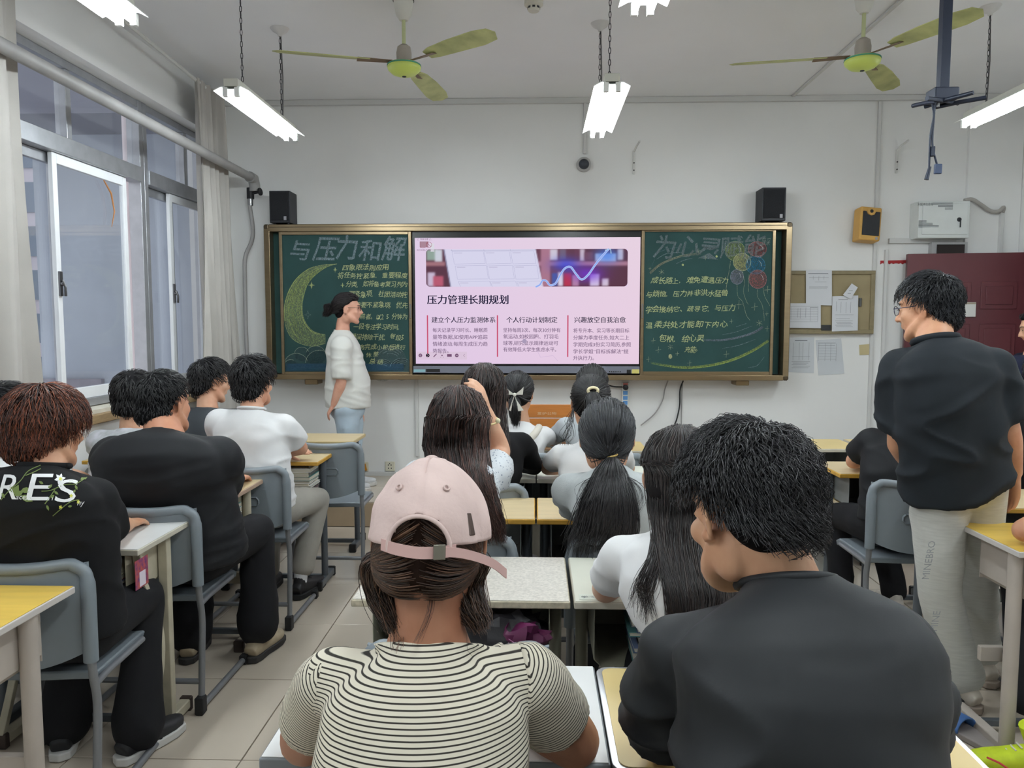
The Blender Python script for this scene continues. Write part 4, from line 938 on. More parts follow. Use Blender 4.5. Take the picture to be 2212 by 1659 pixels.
def make_chair():
    t = empty('school_chair', (0,0,0), 0, '', 'chair', 'grey plastic school chairs')
    # seat: shallow moulded pan
    nx, ny = 10, 9; vs_ = []
    def sp(u, v):
        x = (u-.5)*.37; y = (v-.5)*.36 + .02
        z = .44 - .012*math.exp(-((u-.5)/.3)**2)*(1 if v < .8 else 1-(v-.8)*5) - .10*max(0, v-.86)**1.3*3 + .004*math.cos((u-.5)*6)
        return x, y, z
    for d_ in (0, -.028):
        for j in range(ny+1):
            for i in range(nx+1):
                x, y, z = sp(i/nx, j/ny); vs_.append((x*(1 if not d_ else .97), y, z+d_))
    K = (nx+1)*(ny+1); fs = []
    for j in range(ny):
        for i in range(nx):
            a = j*(nx+1)+i; fs += [(a, a+1, a+nx+2, a+nx+1), (K+a, K+a+nx+1, K+a+nx+2, K+a+1)]
    for i in range(nx): fs += [(i, K+i, K+i+1, i+1), (ny*(nx+1)+i, ny*(nx+1)+i+1, K+ny*(nx+1)+i+1, K+ny*(nx+1)+i)]
    for j in range(ny):
        a = j*(nx+1); b = a+nx; fs += [(a, a+nx+1, K+a+nx+1, K+a), (b, K+b, K+b+nx+1, b+nx+1)]
    MB().add(vs_, fs).build('seat', gplast, t, bevel=.006, smooth=50)
    # back: curved panel with rounded top bar that runs into the posts
    nx, nz = 16, 8; vs_ = []
    def bp(u, v):
        x = (u-.5)*.40; bow = .045*(1-(2*u-1)**2)
        zt_ = .785 + .012*(2*u-1)**2; zb_ = .53 - .05*(1-(2*u-1)**2)*1.0
        z = zb_ + (zt_-zb_)*v
        return x, -.205 - bow - .03*(z-.45), z
    for d_ in (0, -.012):
        for j in range(nz+1):
            for i in range(nx+1):
                x, y, z = bp(i/nx, j/nz); vs_.append((x, y+d_, z))
    K = (nx+1)*(nz+1); fs = []
    for j in range(nz):
        for i in range(nx):
            a = j*(nx+1)+i; fs += [(a, a+nx+1, a+nx+2, a+1), (K+a, K+a+1, K+a+nx+2, K+a+nx+1)]
    for i in range(nx): fs += [(i, i+1, K+i+1, K+i), (nz*(nx+1)+i, K+nz*(nx+1)+i, K+nz*(nx+1)+i+1, nz*(nx+1)+i+1)]
    for j in range(nz):
        a = j*(nx+1); b = a+nx; fs += [(a, K+a, K+a+nx+1, a+nx+1), (b, b+nx+1, K+b+nx+1, K+b)]
    back = MB().add(vs_, fs).build('backrest', gplast, t, smooth=50)
    rim = [(-.205,-.235,.50),(-.205,-.235,.60),(-.204,-.233,.72),(-.198,-.234,.768),(-.175,-.24,.79)]
    rim += [(bp(u, 1)[0], bp(u, 1)[1]-.006, bp(u, 1)[2]+.004) for u in (.12,.3,.5,.7,.88)] + [(-a, b, c) for a, b, c in rim[::-1]]
    pts = crs(rim, 4); MB().tube([Vector(p) for p in pts], [.021 if (p[2] < .74) else .018 for p in pts], 12).build('top_rim', gplast, back, smooth=60)
    hb = [(-.065,.66),(.065,.66),(.075,.648),(.075,.632),(.065,.62),(-.065,.62),(-.075,.632),(-.075,.648)]
    MB().tube([Vector((a, -.205-.045*(1-(a/.2)**2)-.03*(b-.45)-.014, b)) for a, b in hb+[hb[0]]], .005, 6, cap=False).build('hand_grip_ring', gplast, back, smooth=60)
    for sx in (-1, 1):
        P_ = [(sx*.205,-.235,.56),(sx*.205,-.228,.46),(sx*.205,-.21,.36),(sx*.207,-.225,.22),(sx*.21,-.25,.03)]
        MB().tube([Vector(p) for p in crs(P_, 5)], .0125, 12).build('rear_leg', gframe, t, smooth=60)
        MB().tube([(sx*.205,-.222,.42),(sx*.185,-.10,.41),(sx*.185,.14,.41)], .011, 10).build('seat_rail', gframe, t, smooth=60)
        MB().tube([(sx*.21,-.25,.025),(sx*.21,.0,.022),(sx*.21,.18,.02)], .0125, 10).build('floor_runner', gframe, t, smooth=60)
        MB().box((sx*.21-.017,-.278,0),(sx*.21+.017,-.235,.07)).build('foot_cap', rubber, t, bevel=.005, seg=1)
        MB().box((sx*.21-.017,.165,0),(sx*.21+.017,.20,.042)).build('foot_cap', rubber, t, bevel=.005, seg=1)
    MB().tube([(-.205,-.238,.12),(.205,-.238,.12)], .011, 10).build('cross_tube', gframe, t, smooth=60)
    return t
CH = make_chair(); CHN = [0]
def chair(x, y, lab, rz=0, s=1):
    if CHN[0] == 0: o = CH; o.location = (x, y, 0); o.rotation_euler = (0,0,rz); o['label'] = lab
    else: o = dup(CH, (x, y, 0), rz, lab)
    CHN[0] += 1; return o
pagem = mat('book_pages', (196,190,174), .9, var=.12, vscale=3, stretch=(1,1,160)); covs = [mat('cover_%s' % n, c, .5) for n, c in (('blue',(90,104,136)), ('grey',(120,122,124)), ('maroon',(110,44,48)), ('cream',(206,196,170)), ('teal',(80,130,130)), ('black',(34,34,36)), ('white',(206,206,206)))]
ORD = ['lowest', 'second', 'third', 'fourth', 'fifth', 'sixth', 'seventh', 'eighth', 'ninth', 'tenth']
def books(x, y, z, n, where, w=.26, d=.19, tot=.15, seed=1, maxw=None):
    rnd = random.Random(seed); hs = [rnd.uniform(.6, 1.5) for _ in range(n)]; k = tot/sum(hs); zz_ = z+.0005
    for i in range(n):
        h = hs[i]*k; c = rnd.randrange(len(covs)); wi = w*rnd.uniform(.9, 1); di = d*rnd.uniform(.9, 1); jx = rnd.uniform(-.008, .008)
        t = empty('textbook', (x+jx, y, zz_), rnd.uniform(-.03, .03), '%s %s%s book of the stack in the drawer of %s' % (covs[c].name.split('_')[1], ORD[i] if i < n-1 else 'topmost', '' , where), 'book', 'books in the drawer of ' + where)
        MB().box((-wi/2+.003,-di/2+.003,.0018),(wi/2-.003,di/2-.002,h-.0022)).build('pages', pagem, t)
        for za in (0, h-.002): MB().box((-wi/2,-di/2,za),(wi/2,di/2,za+.0016)).build('cover', covs[c], t)
        zz_ += h
    return zz_
# middle column
DK = {}
def A(px, py): return atz(px, py, .75)
def desk_px(xl, xr, yn, yf=None, **k):
    pass
yA = 1.265 + .19
desk(-.175, yA+.0, 'white topped desk under the arms of the woman in the pink cap', 'white', beiget, W=.61, D=.38, edge=mat('edge_grey', (120,124,128), .5))
desk(.452, yA-.01, 'cream desk with rounded silver rim under the arms of the man in front', 'cream', beiget, W=.64, D=.40, tray=True)
tops['cream'] = mat('top_honey', (214,190,128), .4, var=.14, vscale=2.6)
bpy.data.objects['laminate.001' if 'laminate.001' in bpy.data.objects else 'laminate'].data.materials[0] = tops['cream']
desk(-.205, 2.235, 'speckled stone pattern desk in front of the capped woman', 'granite', mat('frame_olive', (128,126,110), .5, var=.2), D=.40)
desk(.405, 2.235, 'pale desk with a sticker under the arm of the long haired woman in white', 'pale', mat('frame_olive', (0,0,0)), D=.40)
desk(-.302, 3.10, 'honey wood desk in the third row, left of the pair behind the ponytails', 'wood', D=.37, edge=edges['wood'])
desk(.305, 3.10, 'honey wood desk with a pink patch under the elbow of the grey shirted woman', 'wood', D=.37)
desk(-.30, 3.87, 'small white topped desk in the fourth row, left of the pair', 'pale', D=.37); desk(.305, 3.87, 'small white topped desk in the fourth row, right of the pair', 'pale', D=.37)
desk(-.30, 4.72, 'wood topped desk in the front row of the middle column, left of the pair', 'wood', D=.37); desk(.36, 4.72, 'wood topped desk in the front row of the middle column, right of the pair', 'cream', D=.37, W=.62)
# left column (aisle side)
a = A(400, 1130); b = A(312, 1187)
desk(a.x-.30, (2.47+2.85)/2, 'white desk with beige curved legs under the arm of the red haired man', 'white', beigef, brace=True, D=.38)
desk(atz(145,1275,.75).x-.30, 1.92, 'yellow topped desk cut off at the left edge of the picture', 'yellow', mat('frame_taupe', (0,0,0)), D=.40, brace=False)
a = A(577, 1030); desk(a.x-.30, 3.48, 'pale wood desk under the arm of the big man in black', 'wood', beigef, D=.38, edge=mat('edge_taupe', (176,150,130), .5))
a = A(725, 974); desk(a.x-.30, 4.29, 'honey desk with mustard edge under the hand of the man in the white tee', 'wood', D=.36)
a = A(792, 935); desk(a.x-.30, 5.03, 'wood desk in the front row before the empty chair', 'wood', greyf, D=.36, edge=mat('edge_straw', (196,176,128), .5))
# left column, window side
for y_, lb in ((2.66, 'window side desk in front of the man in white at the left edge'), (3.48, 'window side desk in front of the patterned white shirt'), (4.29, 'window side desk in front of the man with glasses by the curtain'), (5.03, 'front row window side desk')):
    desk(-2.22, y_, lb, 'white' if y_ < 3 else 'wood', D=.36, W=.56)
# right column
a = A(1750, 992); desk(a.x+.30, 4.04, 'honey desk under the arm of the seated man in black at the right', 'wood', D=.36)
desk(a.x+.92, 4.04, 'honey desk beside it, mostly behind the standing man', 'wood', D=.36)
a = A(1935, 1046); desk(1.66+.30, 3.34, 'desk of the standing man, only its left corner showing', 'wood', D=.38)
a = A(2062, 1121); desk(a.x+.28, 2.73, 'bright yellow desk with taupe legs at the right edge', 'yellow', beiget, D=.38, ly=-.12)
a = A(1740, 975); desk(at(1742,970,4.75).x, 4.85, 'cream desk in the front row of the right column, left one', 'cream', D=.40, W=.62)
desk(at(1742,970,4.75).x+.64, 4.85, 'cream desk in the front row of the right column, right one', 'cream', D=.40)
tops_l = at(1590, 927, 5.35); desk(tops_l.x, 5.33, 'small wooden desk pushed close to the front platform', 'wood', D=.34, W=.27, edge=mat('edge_walnut', (150,124,92), .5))
# chairs
chair(-1.54, 2.40, 'grey chair of the red haired man in the black flower print shirt', rz=.06); chair(-1.50, 3.08, 'grey chair of the big man in black'); chair(-1.42, 3.90, 'grey chair of the man in the white tee')
chair(at(722,1000,4.6).x, 4.66, 'empty grey chair in the front row of the left column')
chair(-2.2, 2.26, 'grey chair of the man at the left edge'); chair(-2.12, 3.06, 'grey chair of the man in the patterned white shirt'); chair(-2.0, 3.9, 'grey chair of the man with glasses near the curtain')
chair(-.17, 1.86, 'grey chair seen between the two front people'); chair(.43, 1.86, 'grey chair of the long haired woman in white')
chair(-.28, 2.72, 'grey chair of the woman touching her hair'); chair(.32, 2.72, 'grey chair of the woman with the low ponytail')
chair(-.25, 3.52, 'grey chair of the long haired woman in black'); chair(.30, 3.52, 'grey chair of the woman with the high ponytail')
chair(-.12, 4.32, 'grey chair of the girl with the white bow'); chair(.38, 4.32, 'grey chair of the woman hidden behind the high ponytail')
chair(1.70, 3.66, 'grey chair of the seated man in black at the right'); chair(2.40, 2.40, 'grey chair at the right edge of the picture')
chair(2.40, 3.64, 'grey chair of the person in black behind the standing man'); chair(2.14, 3.17, 'grey chair pushed back beside the standing man')
chair(-.17, 1.10, 'grey chair of the woman in the pink cap'); chair(.45, 1.02, 'grey chair of the man in the foreground')
# books in drawers
zb0 = .565
books(-1.56, 2.58, zb0, 6, 'the red haired man', w=.33, d=.2, tot=.10, seed=3)
books(-1.41, 4.20, zb0, 9, 'the man in the white tee', w=.36, tot=.145, seed=4)
books(-1.53, 3.40, zb0, 5, 'the big man in black', w=.32, tot=.11, seed=5)
books(.36, 2.99, zb0, 7, 'the low ponytail woman', w=.32, tot=.14, seed=6); books(.42, 2.12, zb0, 7, 'the woman in white', w=.32, tot=.15, seed=8)
books(1.93, 3.95, zb0, 6, 'the seated man at the right', w=.28, tot=.12, seed=9)
# bags and boxes
bagm = mat('bag_black', (34,32,36), .5, var=.4, vscale=14, bump=.3, bscale=30); bagp = mat('bag_magenta', (92,24,68), .5, var=.3)
t = empty('plastic_bag', (-.13, 2.11, zb0+.003), 0, 'crumpled black and magenta plastic bag stuffed in the speckled desk', 'bag')
m_ = MB().ell((0,0,.075), (.16,.10,.07), 24, 16); m_.v = [tuple(Vector(v)*(1+.28*mnoise.noise(Vector(v)*26))) for v in m_.v]; m_.build('body', bagm, t, smooth=25)
m_ = MB().ell((.09,-.07,.07), (.06,.03,.05), 20, 12); m_.v = [tuple(Vector(v)*(1+.35*mnoise.noise(Vector(v)*38))) for v in m_.v]; m_.build('printed_side', bagp, t, smooth=25)
tx = MB(); v_, f_ = text_mesh('三只松', .028); tx.add([(.05+x*.75+y*.3, -.116, .075+y-x*.5) for x, y in v_], f_); tx.build('lettering', mat('bag_print', (206,150,190), .5), t)
t = empty('poster_sticker', (-1.24, 2.5, .62), 0, 'small purple and orange picture sticker on the beige desk side', 'sticker')
m_ = MB(); ex = A(312,1187).x - .095
stc = at(304, 1235, 2.52)
MB().box((stc.x-.002, 2.485, stc.z-.055), (stc.x+.0, 2.57, stc.z+.045)).build('card', mat('sticker_purple', (80,40,110), .5, var=.5, vscale=60, col2=(190,90,60)), t, loc=(-1.24,2.5,.62))
MB().box((stc.x-.0005, 2.51, stc.z-.05), (stc.x+.0012, 2.55, stc.z-.0)).build('pale_figure', mat('sticker_pale', (220,210,220), .5), t, loc=(-1.24,2.5,.62))
t = empty('desk_sticker', (.155, 2.07, .7505), 0, 'small sticker with a green leaf on the near edge of the pale desk', 'sticker')
MB().box((-.035,-.022,0),(.075,.02,.0008)).build('label_film', mat('sticker_film', (214,218,206), .4), t); MB().prism([(.03,-.008),(.06,-.012),(.072,.004),(.045,.01)], .0009, .0014, axis='z').build('leaf', mat('leaf_green', (130,190,80), .5), t)
tx = MB(); v_, f_ = text_mesh('学', .02); tx.add([(-.03+x, -.01+y, .0012) for x, y in v_], f_); v_, f_ = text_mesh('习', .02); tx.add([(-.005+x, -.01+y, .0012) for x, y in v_], f_); tx.build('lettering', ink, t)
t = tag(MB().box((.12-.0, 2.94, .7503), (.225, 3.26, .751)).build('pink_sheet', mat('pink_sheet', (220,186,184), .6)), 'pale pink sheet lying on the honey wood desk of the third row', 'paper')
# storage boxes and yellow bench on the right
wb = mat('box_cardwhite', (206,206,202), .6, var=.04)
for i, (z0_, h_) in enumerate(((0,.30), (.305,.27))):
    p = at(1772, 1040, 4.55)
    t = empty('storage_box', (p.x, 4.62, z0_), 0, 'white storage box by the front right desk, %s one' % ('lower' if i == 0 else 'upper'), 'box', 'white storage boxes')
    MB().box((-.17,-.15,0),(.17,.15,h_-.04)).build('body', wb, t, bevel=.008); MB().box((-.18,-.16,h_-.04),(.18,.16,h_)).build('lid', wb, t, bevel=.008)
p = atz(1790, 1097, .46); t = empty('low_bench', (p.x, p.y, 0), 0, 'low yellow topped bench behind the man in front', 'bench')
MB().box((-.24,-.10,.435),(.22,.14,.46)).build('seat_board', tops['yellow'], t, bevel=.004)
for sx in (-.2, .18):
    for sy in (-.07, .11): MB().cyl((sx,sy,0),(sx,sy,.435), .013, 10).build('leg', greyf, t, smooth=50)
MB().box((-.2,-.01,.27),(.18,.02,.32)).build('crossbar', greyf, t)
# orange lectern seat in front row
Yl = 5.2; a = at(1145, 874, Yl); b = at(1216, 935, Yl); t = empty('wooden_bench', ((a.x+b.x)/2, Yl, 0), 0, 'orange wooden bench back with worn lettering in the front row', 'bench'); W0 = ((a.x+b.x)/2, Yl, 0)
om = mat('bench_orange', (186,116,50), .5, var=.15, vscale=6, stretch=(1,1,8))
for z0_, z1_ in ((a.z-.09, a.z), (a.z-.19, a.z-.095)): MB().box((a.x-.08, Yl, z0_), (b.x+.06, Yl+.02, z1_)).build('plank', om, t, bevel=.004, loc=W0)
for x_ in (a.x-.06, b.x+.03): MB().box((x_-.02, Yl+.022, 0), (x_+.02, Yl+.05, a.z-.01)).build('leg', om, t, bevel=.003, loc=W0)
MB().box((a.x-.08, Yl+.06, .40), (b.x+.06, Yl+.34, .43)).build('seat_board', om, t, bevel=.004, loc=W0)
for x_ in (a.x-.06, b.x+.03): MB().box((x_-.02, Yl+.28, 0), (x_+.02, Yl+.32, .40)).build('leg', om, t, bevel=.003, loc=W0)
tx = MB(); add_text(tx, '爱护公物', at(1163,0,Yl).x, at(1206,0,Yl).x, at(0,891,Yl).z, .02, Yl-.002); tx.build('lettering', mat('worn_white', (200,180,150), .8), t, loc=W0)
# blue things on the floor
slip = mat('slipper_blue', (70,110,170), .5)
# ================================================================= people: builder
from mathutils.bvhtree import BVHTree
def V(*a): return Vector(a)
def skin_mat(name, c): return mat(name, c, .5, var=.10, vscale=14, spec=.4, col2=tuple(int(v*k) for v, k in zip(c, (.93,.86,.84))), bump=.03, bscale=90)
def hair_mat():
    m = bpy.data.materials.new('hair'); m.use_nodes = True; nt = m.node_tree; N = nt.nodes; L = nt.links
    b = N['Principled BSDF']; b.inputs['Roughness'].default_value = .45; b.inputs['Specular IOR Level'].default_value = .55
    b.inputs['Anisotropic'].default_value = .5
    a = N.new('ShaderNodeAttribute'); a.attribute_name = 'Col'; L.new(a.outputs['Color'], b.inputs['Base Color']); MATS['hair'] = m; return m
hairm = hair_mat()
hairb = hairm.copy(); hairb.name = 'hair_base'; hairb.node_tree.nodes['Principled BSDF'].inputs['Roughness'].default_value = .8; hairb.node_tree.nodes['Principled BSDF'].inputs['Specular IOR Level'].default_value = .15
def cloth(name, c, rough=.85, var=.05, bump=.05, bscale=500, **k): return mat(name, c, rough, var=var, bump=bump, bscale=bscale, spec=.25, **k)
def fuse(mb, voxel, it=3, name='m', dec=0):
    me = bpy.data.meshes.new('tmp'); me.from_pydata(mb.v, [], mb.f); o = bpy.data.objects.new('tmp', me); COL.objects.link(o)
    r = o.modifiers.new('r', 'REMESH'); r.mode = 'VOXEL'; r.voxel_size = voxel
    if it: s_ = o.modifiers.new('s', 'SMOOTH'); s_.factor = .5; s_.iterations = it
    if dec: d_ = o.modifiers.new('d', 'DECIMATE'); d_.ratio = dec
    dg = bpy.context.evaluated_depsgraph_get(); out = bpy.data.meshes.new_from_object(o.evaluated_get(dg))
    bpy.data.objects.remove(o); bpy.data.meshes.remove(me); out.name = name; return out
def mesh_np(me):
    a = np.empty(len(me.vertices)*3, 'f'); me.vertices.foreach_get('co', a); n = np.empty(len(me.vertices)*3, 'f'); me.vertices.foreach_get('normal', n)
    return a.reshape(-1, 3), n.reshape(-1, 3)
def put(me, name, m, parent, loc, co=None, smooth=True, kind=None):
    if co is None: co = mesh_np(me)[0]
    me.vertices.foreach_set('co', (co - np.array(loc, 'f')).astype('f').ravel()); me.materials.clear(); me.materials.append(m)
    if smooth: me.polygons.foreach_set('use_smooth', [True]*len(me.polygons))
    me.update(); me.name = name; o = bpy.data.objects.new(name, me); COL.objects.link(o); o.parent = parent
    if kind: o['kind'] = kind
    return o
def nz3(P, scale, seed=0):
    """cheap smooth vector noise: sum of random sine waves (numpy)"""
    rs = np.random.RandomState(seed); out = np.zeros(len(P)); Q = P*scale
    for k in range(7):
        d = rs.normal(size=3); d /= np.linalg.norm(d); f = rs.uniform(.6, 1.9); out += np.sin((Q @ d)*f*2 + rs.uniform(0, 6.28))*(1/7**.5)
    return out
def folds(P, scale, seed=0, sharp=1.6):
    w = nz3(P, scale*.5, seed+5)[:, None]*.5; v = nz3(P + w/scale, scale, seed)
    return np.clip(1-np.abs(v), 0, 1)**sharp
def etube(mb, pts, ra, rb, side, n=20, e=2.0):
    """closed tube with elliptic sections: ra along 'side', rb across"""
    P = [Vector(p) for p in pts]; k = len(P); vs_ = []
    for i in range(k):
        t = (P[min(i+1, k-1)] - P[max(i-1, 0)]).normalized()
        u = Vector(side) - t*Vector(side).dot(t); u.normalize(); w = t.cross(u)
        for j in range(n):
            a = 2*PI*j/n; c, s_ = math.cos(a), math.sin(a); c = math.copysign(abs(c)**(2/e), c); s_ = math.copysign(abs(s_)**(2/e), s_)
            vs_.append(P[i] + u*ra[i]*c + w*rb[i]*s_)
    fs = [(i*n+j, i*n+(j+1) % n, (i+1)*n+(j+1) % n, (i+1)*n+j) for i in range(k-1) for j in range(n)]
    fs += [tuple(range(n-1, -1, -1)), tuple((k-1)*n+j for j in range(n))]
    mb.add(vs_, fs)
def limb(mb, pts, rs, n=16, sub=5):
    q = crs([list(p)+[r] for p, r in zip(pts, rs)], sub); mb.tube([Vector(p[:3]) for p in q], [max(.002, p[3]) for p in q], n)
    for p in (q[0], q[-1]): mb.ell(p[:3], (p[3],)*3, 12, 8)
def hand_mesh(mb, W, d, nrm, sc=1., thumb=1, curl=.4, spread=.12):
    """W wrist, d finger direction, nrm back-of-hand normal, thumb +1/-1: which side"""
    d = d.normalized(); nrm = (nrm - d*nrm.dot(d)).normalized(); sd = d.cross(nrm)*thumb
    P = lambda a, b, c: W + (d*a + sd*b + nrm*c)*sc
    etube(mb, [P(-.02,0,0), P(.01,0,0), P(.04,.0,0), P(.085,0,0), P(.095,0,-.002)], [.026*sc,.029*sc,.038*sc,.041*sc,.036*sc], [.020*sc,.018*sc,.016*sc,.013*sc,.010*sc], sd, 14)
    for i, (b, L_) in enumerate(((.030,.068), (.010,.077), (-.010,.071), (-.029,.056))):
        a = P(.075, b, 0); dd = (d + sd*(spread*(1.5-i)*.5)); dd.normalize(); p = [a]; cu = 0
        for seg in (.45, .32, .23):
            cu += curl*(.5+.25*i*.3); q = dd*math.cos(cu) - nrm*math.sin(cu); p.append(p[-1] + q*L_*seg*sc)
        limb(mb, p, [.0098*sc,.0088*sc,.0078*sc,.0062*sc], 10, 3)
    p = [P(.012,.022,-.006), P(.040,.046,-.014), P(.066,.058,-.022), P(.086,.058,-.030)]; limb(mb, p, [.015*sc,.0125*sc,.0105*sc,.008*sc], 10, 3)
def head_mesh(mb, M, s=1., fat=1., es=1.):
    T = lambda x, y, z: M @ Vector((x*s, y*s, z*s)); R = M.to_3x3()
    E = lambda c, r, n=20, k=14: mb.ell(T(*c), tuple(v*s for v in r), n, k, R=R)
    E((0,-.012,.028), (.076,.096,.088), 28, 20); E((0,.036,-.03), (.058*fat,.056,.078), 24, 16)
    limb(mb, [T(-.060*fat,.0,-.045), T(-.045*fat,.042,-.082), T(0,.070,-.100), T(.045*fat,.042,-.082), T(.060*fat,.0,-.045)], [.018*s,.022*s,.021*s,.022*s,.018*s], 12, 4)
    E((0,.076,.034), (.048,.018,.014)); E((-.038,.060,-.022), (.026,.024,.024)); E((.038,.060,-.022), (.026,.024,.024))
    limb(mb, [T(0,.090,.014), T(0,.101,-.008), T(0,.110,-.026)], [.008*s,.0095*s,.0125*s], 10, 4)
    E((-.012,.097,-.029), (.009,.010,.007), 10, 8); E((.012,.097,-.029), (.009,.010,.007), 10, 8)
    E((0,.088,-.051), (.023,.011,.006), 14, 8); E((0,.087,-.061), (.020,.011,.007), 14, 8)
    for sx in (-1, 1):
        E((sx*.031,.078,.008), (.014,.010,.010), 12, 8)
        eb = Vector((sx*.50, -.86, 0)); cE = Vector((sx*.083, -.010, -.004)); zz_ = Vector((0, .16, .987))
        P_ = [cE + eb*(.019*es*math.cos(a)*(1.05 if math.cos(a) > 0 else .7)) + zz_*(.033*es*math.sin(a)) for a in np.linspace(-2.5, 2.6, 13)]
        limb(mb, [T(*q) for q in P_], [.0050*s]*13, 8, 2)
        Re = Matrix((eb.normalized(), Vector((eb.y, -eb.x, 0)).normalized(), Vector((0,0,1)))).transposed()
        c_ = cE + eb*.003; mb.ell(T(*c_), (.016*s*es, .0042*s, .027*s*es), 14, 10, R=R @ Re)
        E((sx*.046,-.006,-.058), (.026,.038,.050), 16, 12); E((sx*.083,-.004,-.031*es), (.0065,.009,.010), 10, 8); E((sx*.080,.0,.0), (.010,.012,.018), 12, 8)
# hair -----------------------------------------------------------
def scalp_r(D, s=1., th=.0):
    """radius of the hair-bearing skull ellipsoid in head coordinates along unit directions D"""
    a, b, c = .076+th, .096+th, .088+th
    return s*(1 + .34*sm(-D[:,2], .25, .82)*sm(-D[:,1], .05, .5) + .05*sm(-D[:,2], .3, .8))/np.sqrt((D[:,0]/a)**2 + (D[:,1]/b)**2 + (D[:,2]/c)**2)
def sm(x, a, b): t = np.clip((x-a)/(b-a), 0, 1); return t*t*(3-2*t)
HC0 = np.array([0, -.012, .028])
def hmask(D, nape=-.42, front=.55, side=.05, ya=-.55, yb=-.02):
    """1 where hair grows: hairline height as a function of how far forward the direction points"""
    y = D[:,1]; line = np.where(y < 0, nape + (side-nape)*sm(y, ya, yb), side + (front-side)*sm(y, .02, .62))
    return sm(D[:,2], line-.06, line+.06)
def shell(M, s, th, colr, parent, loc, mask, noise=.1, seed=1, top=0., nscale=28, nu=64, nv=44):
    th_ = np.linspace(0, PI, nv+1)[1:-1]; ph = np.linspace(0, 2*PI, nu, endpoint=False)
    D = np.array([(math.sin(a)*math.cos(b), math.sin(a)*math.sin(b), math.cos(a)) for a in th_ for b in ph] + [(0,0,1),(0,0,-1)])
    mk = mask(D); w = nz3(D, nscale*.1, seed)*.5 + nz3(D, nscale*.3, seed+1)*.35
    r = scalp_r(D, s, 0) + (-.006*(1-mk) + th*mk*(.72 + noise*w*1.2 + top*.8*np.clip(D[:,2], 0, 1)))*s
    P = D*r[:, None] + HC0*s; Mn = np.array(M); P = P @ Mn[:3,:3].T + Mn[:3,3]
    n = nu; k = nv-1; fs = [(i*n+j, (i+1)*n+j, (i+1)*n+(j+1) % n, i*n+(j+1) % n) for i in range(k-1) for j in range(n)]
    T = k*n; fs += [(T, j, (j+1) % n) for j in range(n)] + [(T+1, (k-1)*n+(j+1) % n, (k-1)*n+j) for j in range(n)]
    c = np.array(srgb(*colr)); mb = MB(); mb.v = [tuple(p) for p in P]; mb.f = fs; mb.m = [0]*len(fs); mb.c = [tuple(c)]*len(P)
    o = mb.build('hair', hairb, parent, loc=loc, smooth=180); return o
def strand_mesh(paths, r, cols, parent, loc, name='hair_strands', tip=.35, sides=3):
    """paths [n,m,3] world; triangular tapered strands"""
    n, m, _ = paths.shape; T = np.gradient(paths, axis=1); T /= np.linalg.norm(T, axis=2, keepdims=True)+1e-9
    up = np.array([.31,.21,.92]); U = np.cross(T, up); U /= np.linalg.norm(U, axis=2, keepdims=True)+1e-9; W = np.cross(T, U)
    tt = np.linspace(0, 1, m); rad = (np.asarray(r).reshape(-1, 1) * (1 - (1-tip)*tt[None]**2)); rad[:, 0] *= .6
    vs_ = np.stack([paths + (U*math.cos(a) + W*math.sin(a))*rad[..., None] for a in np.linspace(0, 2*PI, sides, endpoint=False)], 2).reshape(-1, 3)
    i, j, k = np.meshgrid(np.arange(n), np.arange(m-1), np.arange(sides), indexing='ij'); b = (i*m+j)*sides
    F = np.stack([b+k, b+(k+1) % sides, b+sides+(k+1) % sides, b+sides+k], -1).reshape(-1, 4)
    me = bpy.data.meshes.new(name); me.from_pydata((vs_ - np.array(loc)).tolist(), [], F.tolist())
    ca = me.color_attributes.new('Col', 'FLOAT_COLOR', 'POINT'); C = np.repeat(cols, m*sides, axis=0) if cols.ndim == 2 else np.repeat(cols.reshape(-1, cols.shape[-1]), sides, axis=0)
    ca.data.foreach_set('color', np.concatenate([C, np.ones((len(C), 1))], 1).astype('f').ravel())
    me.materials.append(hairm); me.polygons.foreach_set('use_smooth', [True]*len(me.polygons)); me.update()
    o = bpy.data.objects.new(name, me); COL.objects.link(o); o.parent = parent; o['kind'] = 'stuff'; return o
def ccol(n, c1, c2, rs, p=.5):
    a, b = np.array(srgb(*c1)[:3]), np.array(srgb(*c2)[:3]); t = rs.uniform(0, 1, (n, 1))**(1/p); return a*(1-t)+b*t
def catv(K, m):
    """vectorised Catmull-Rom: K [n,k,3] -> [n,m,3]"""
    n, k, _ = K.shape; Q = np.concatenate([2*K[:, :1]-K[:, 1:2], K, 2*K[:, -1:]-K[:, -2:-1]], 1); t = np.linspace(0, k-1-1e-6, m); i = t.astype(int); f = (t-i)[None, :, None]
    p0, p1, p2, p3 = Q[:, i], Q[:, i+1], Q[:, i+2], Q[:, i+3]
    return .5*((2*p1)+(-p0+p2)*f+(2*p0-5*p1+4*p2-p3)*f**2+(-p0+3*p1-3*p2+p3)*f**3)
def dirs(n, rs, mask, thr=.5):
    D = rs.normal(size=(n*6, 3)); D /= np.linalg.norm(D, axis=1, keepdims=True); D = D[mask(D) > thr][:n]; return D
def toW(M, P): Mn = np.array(M); return P @ Mn[:3,:3].T + Mn[:3,3]
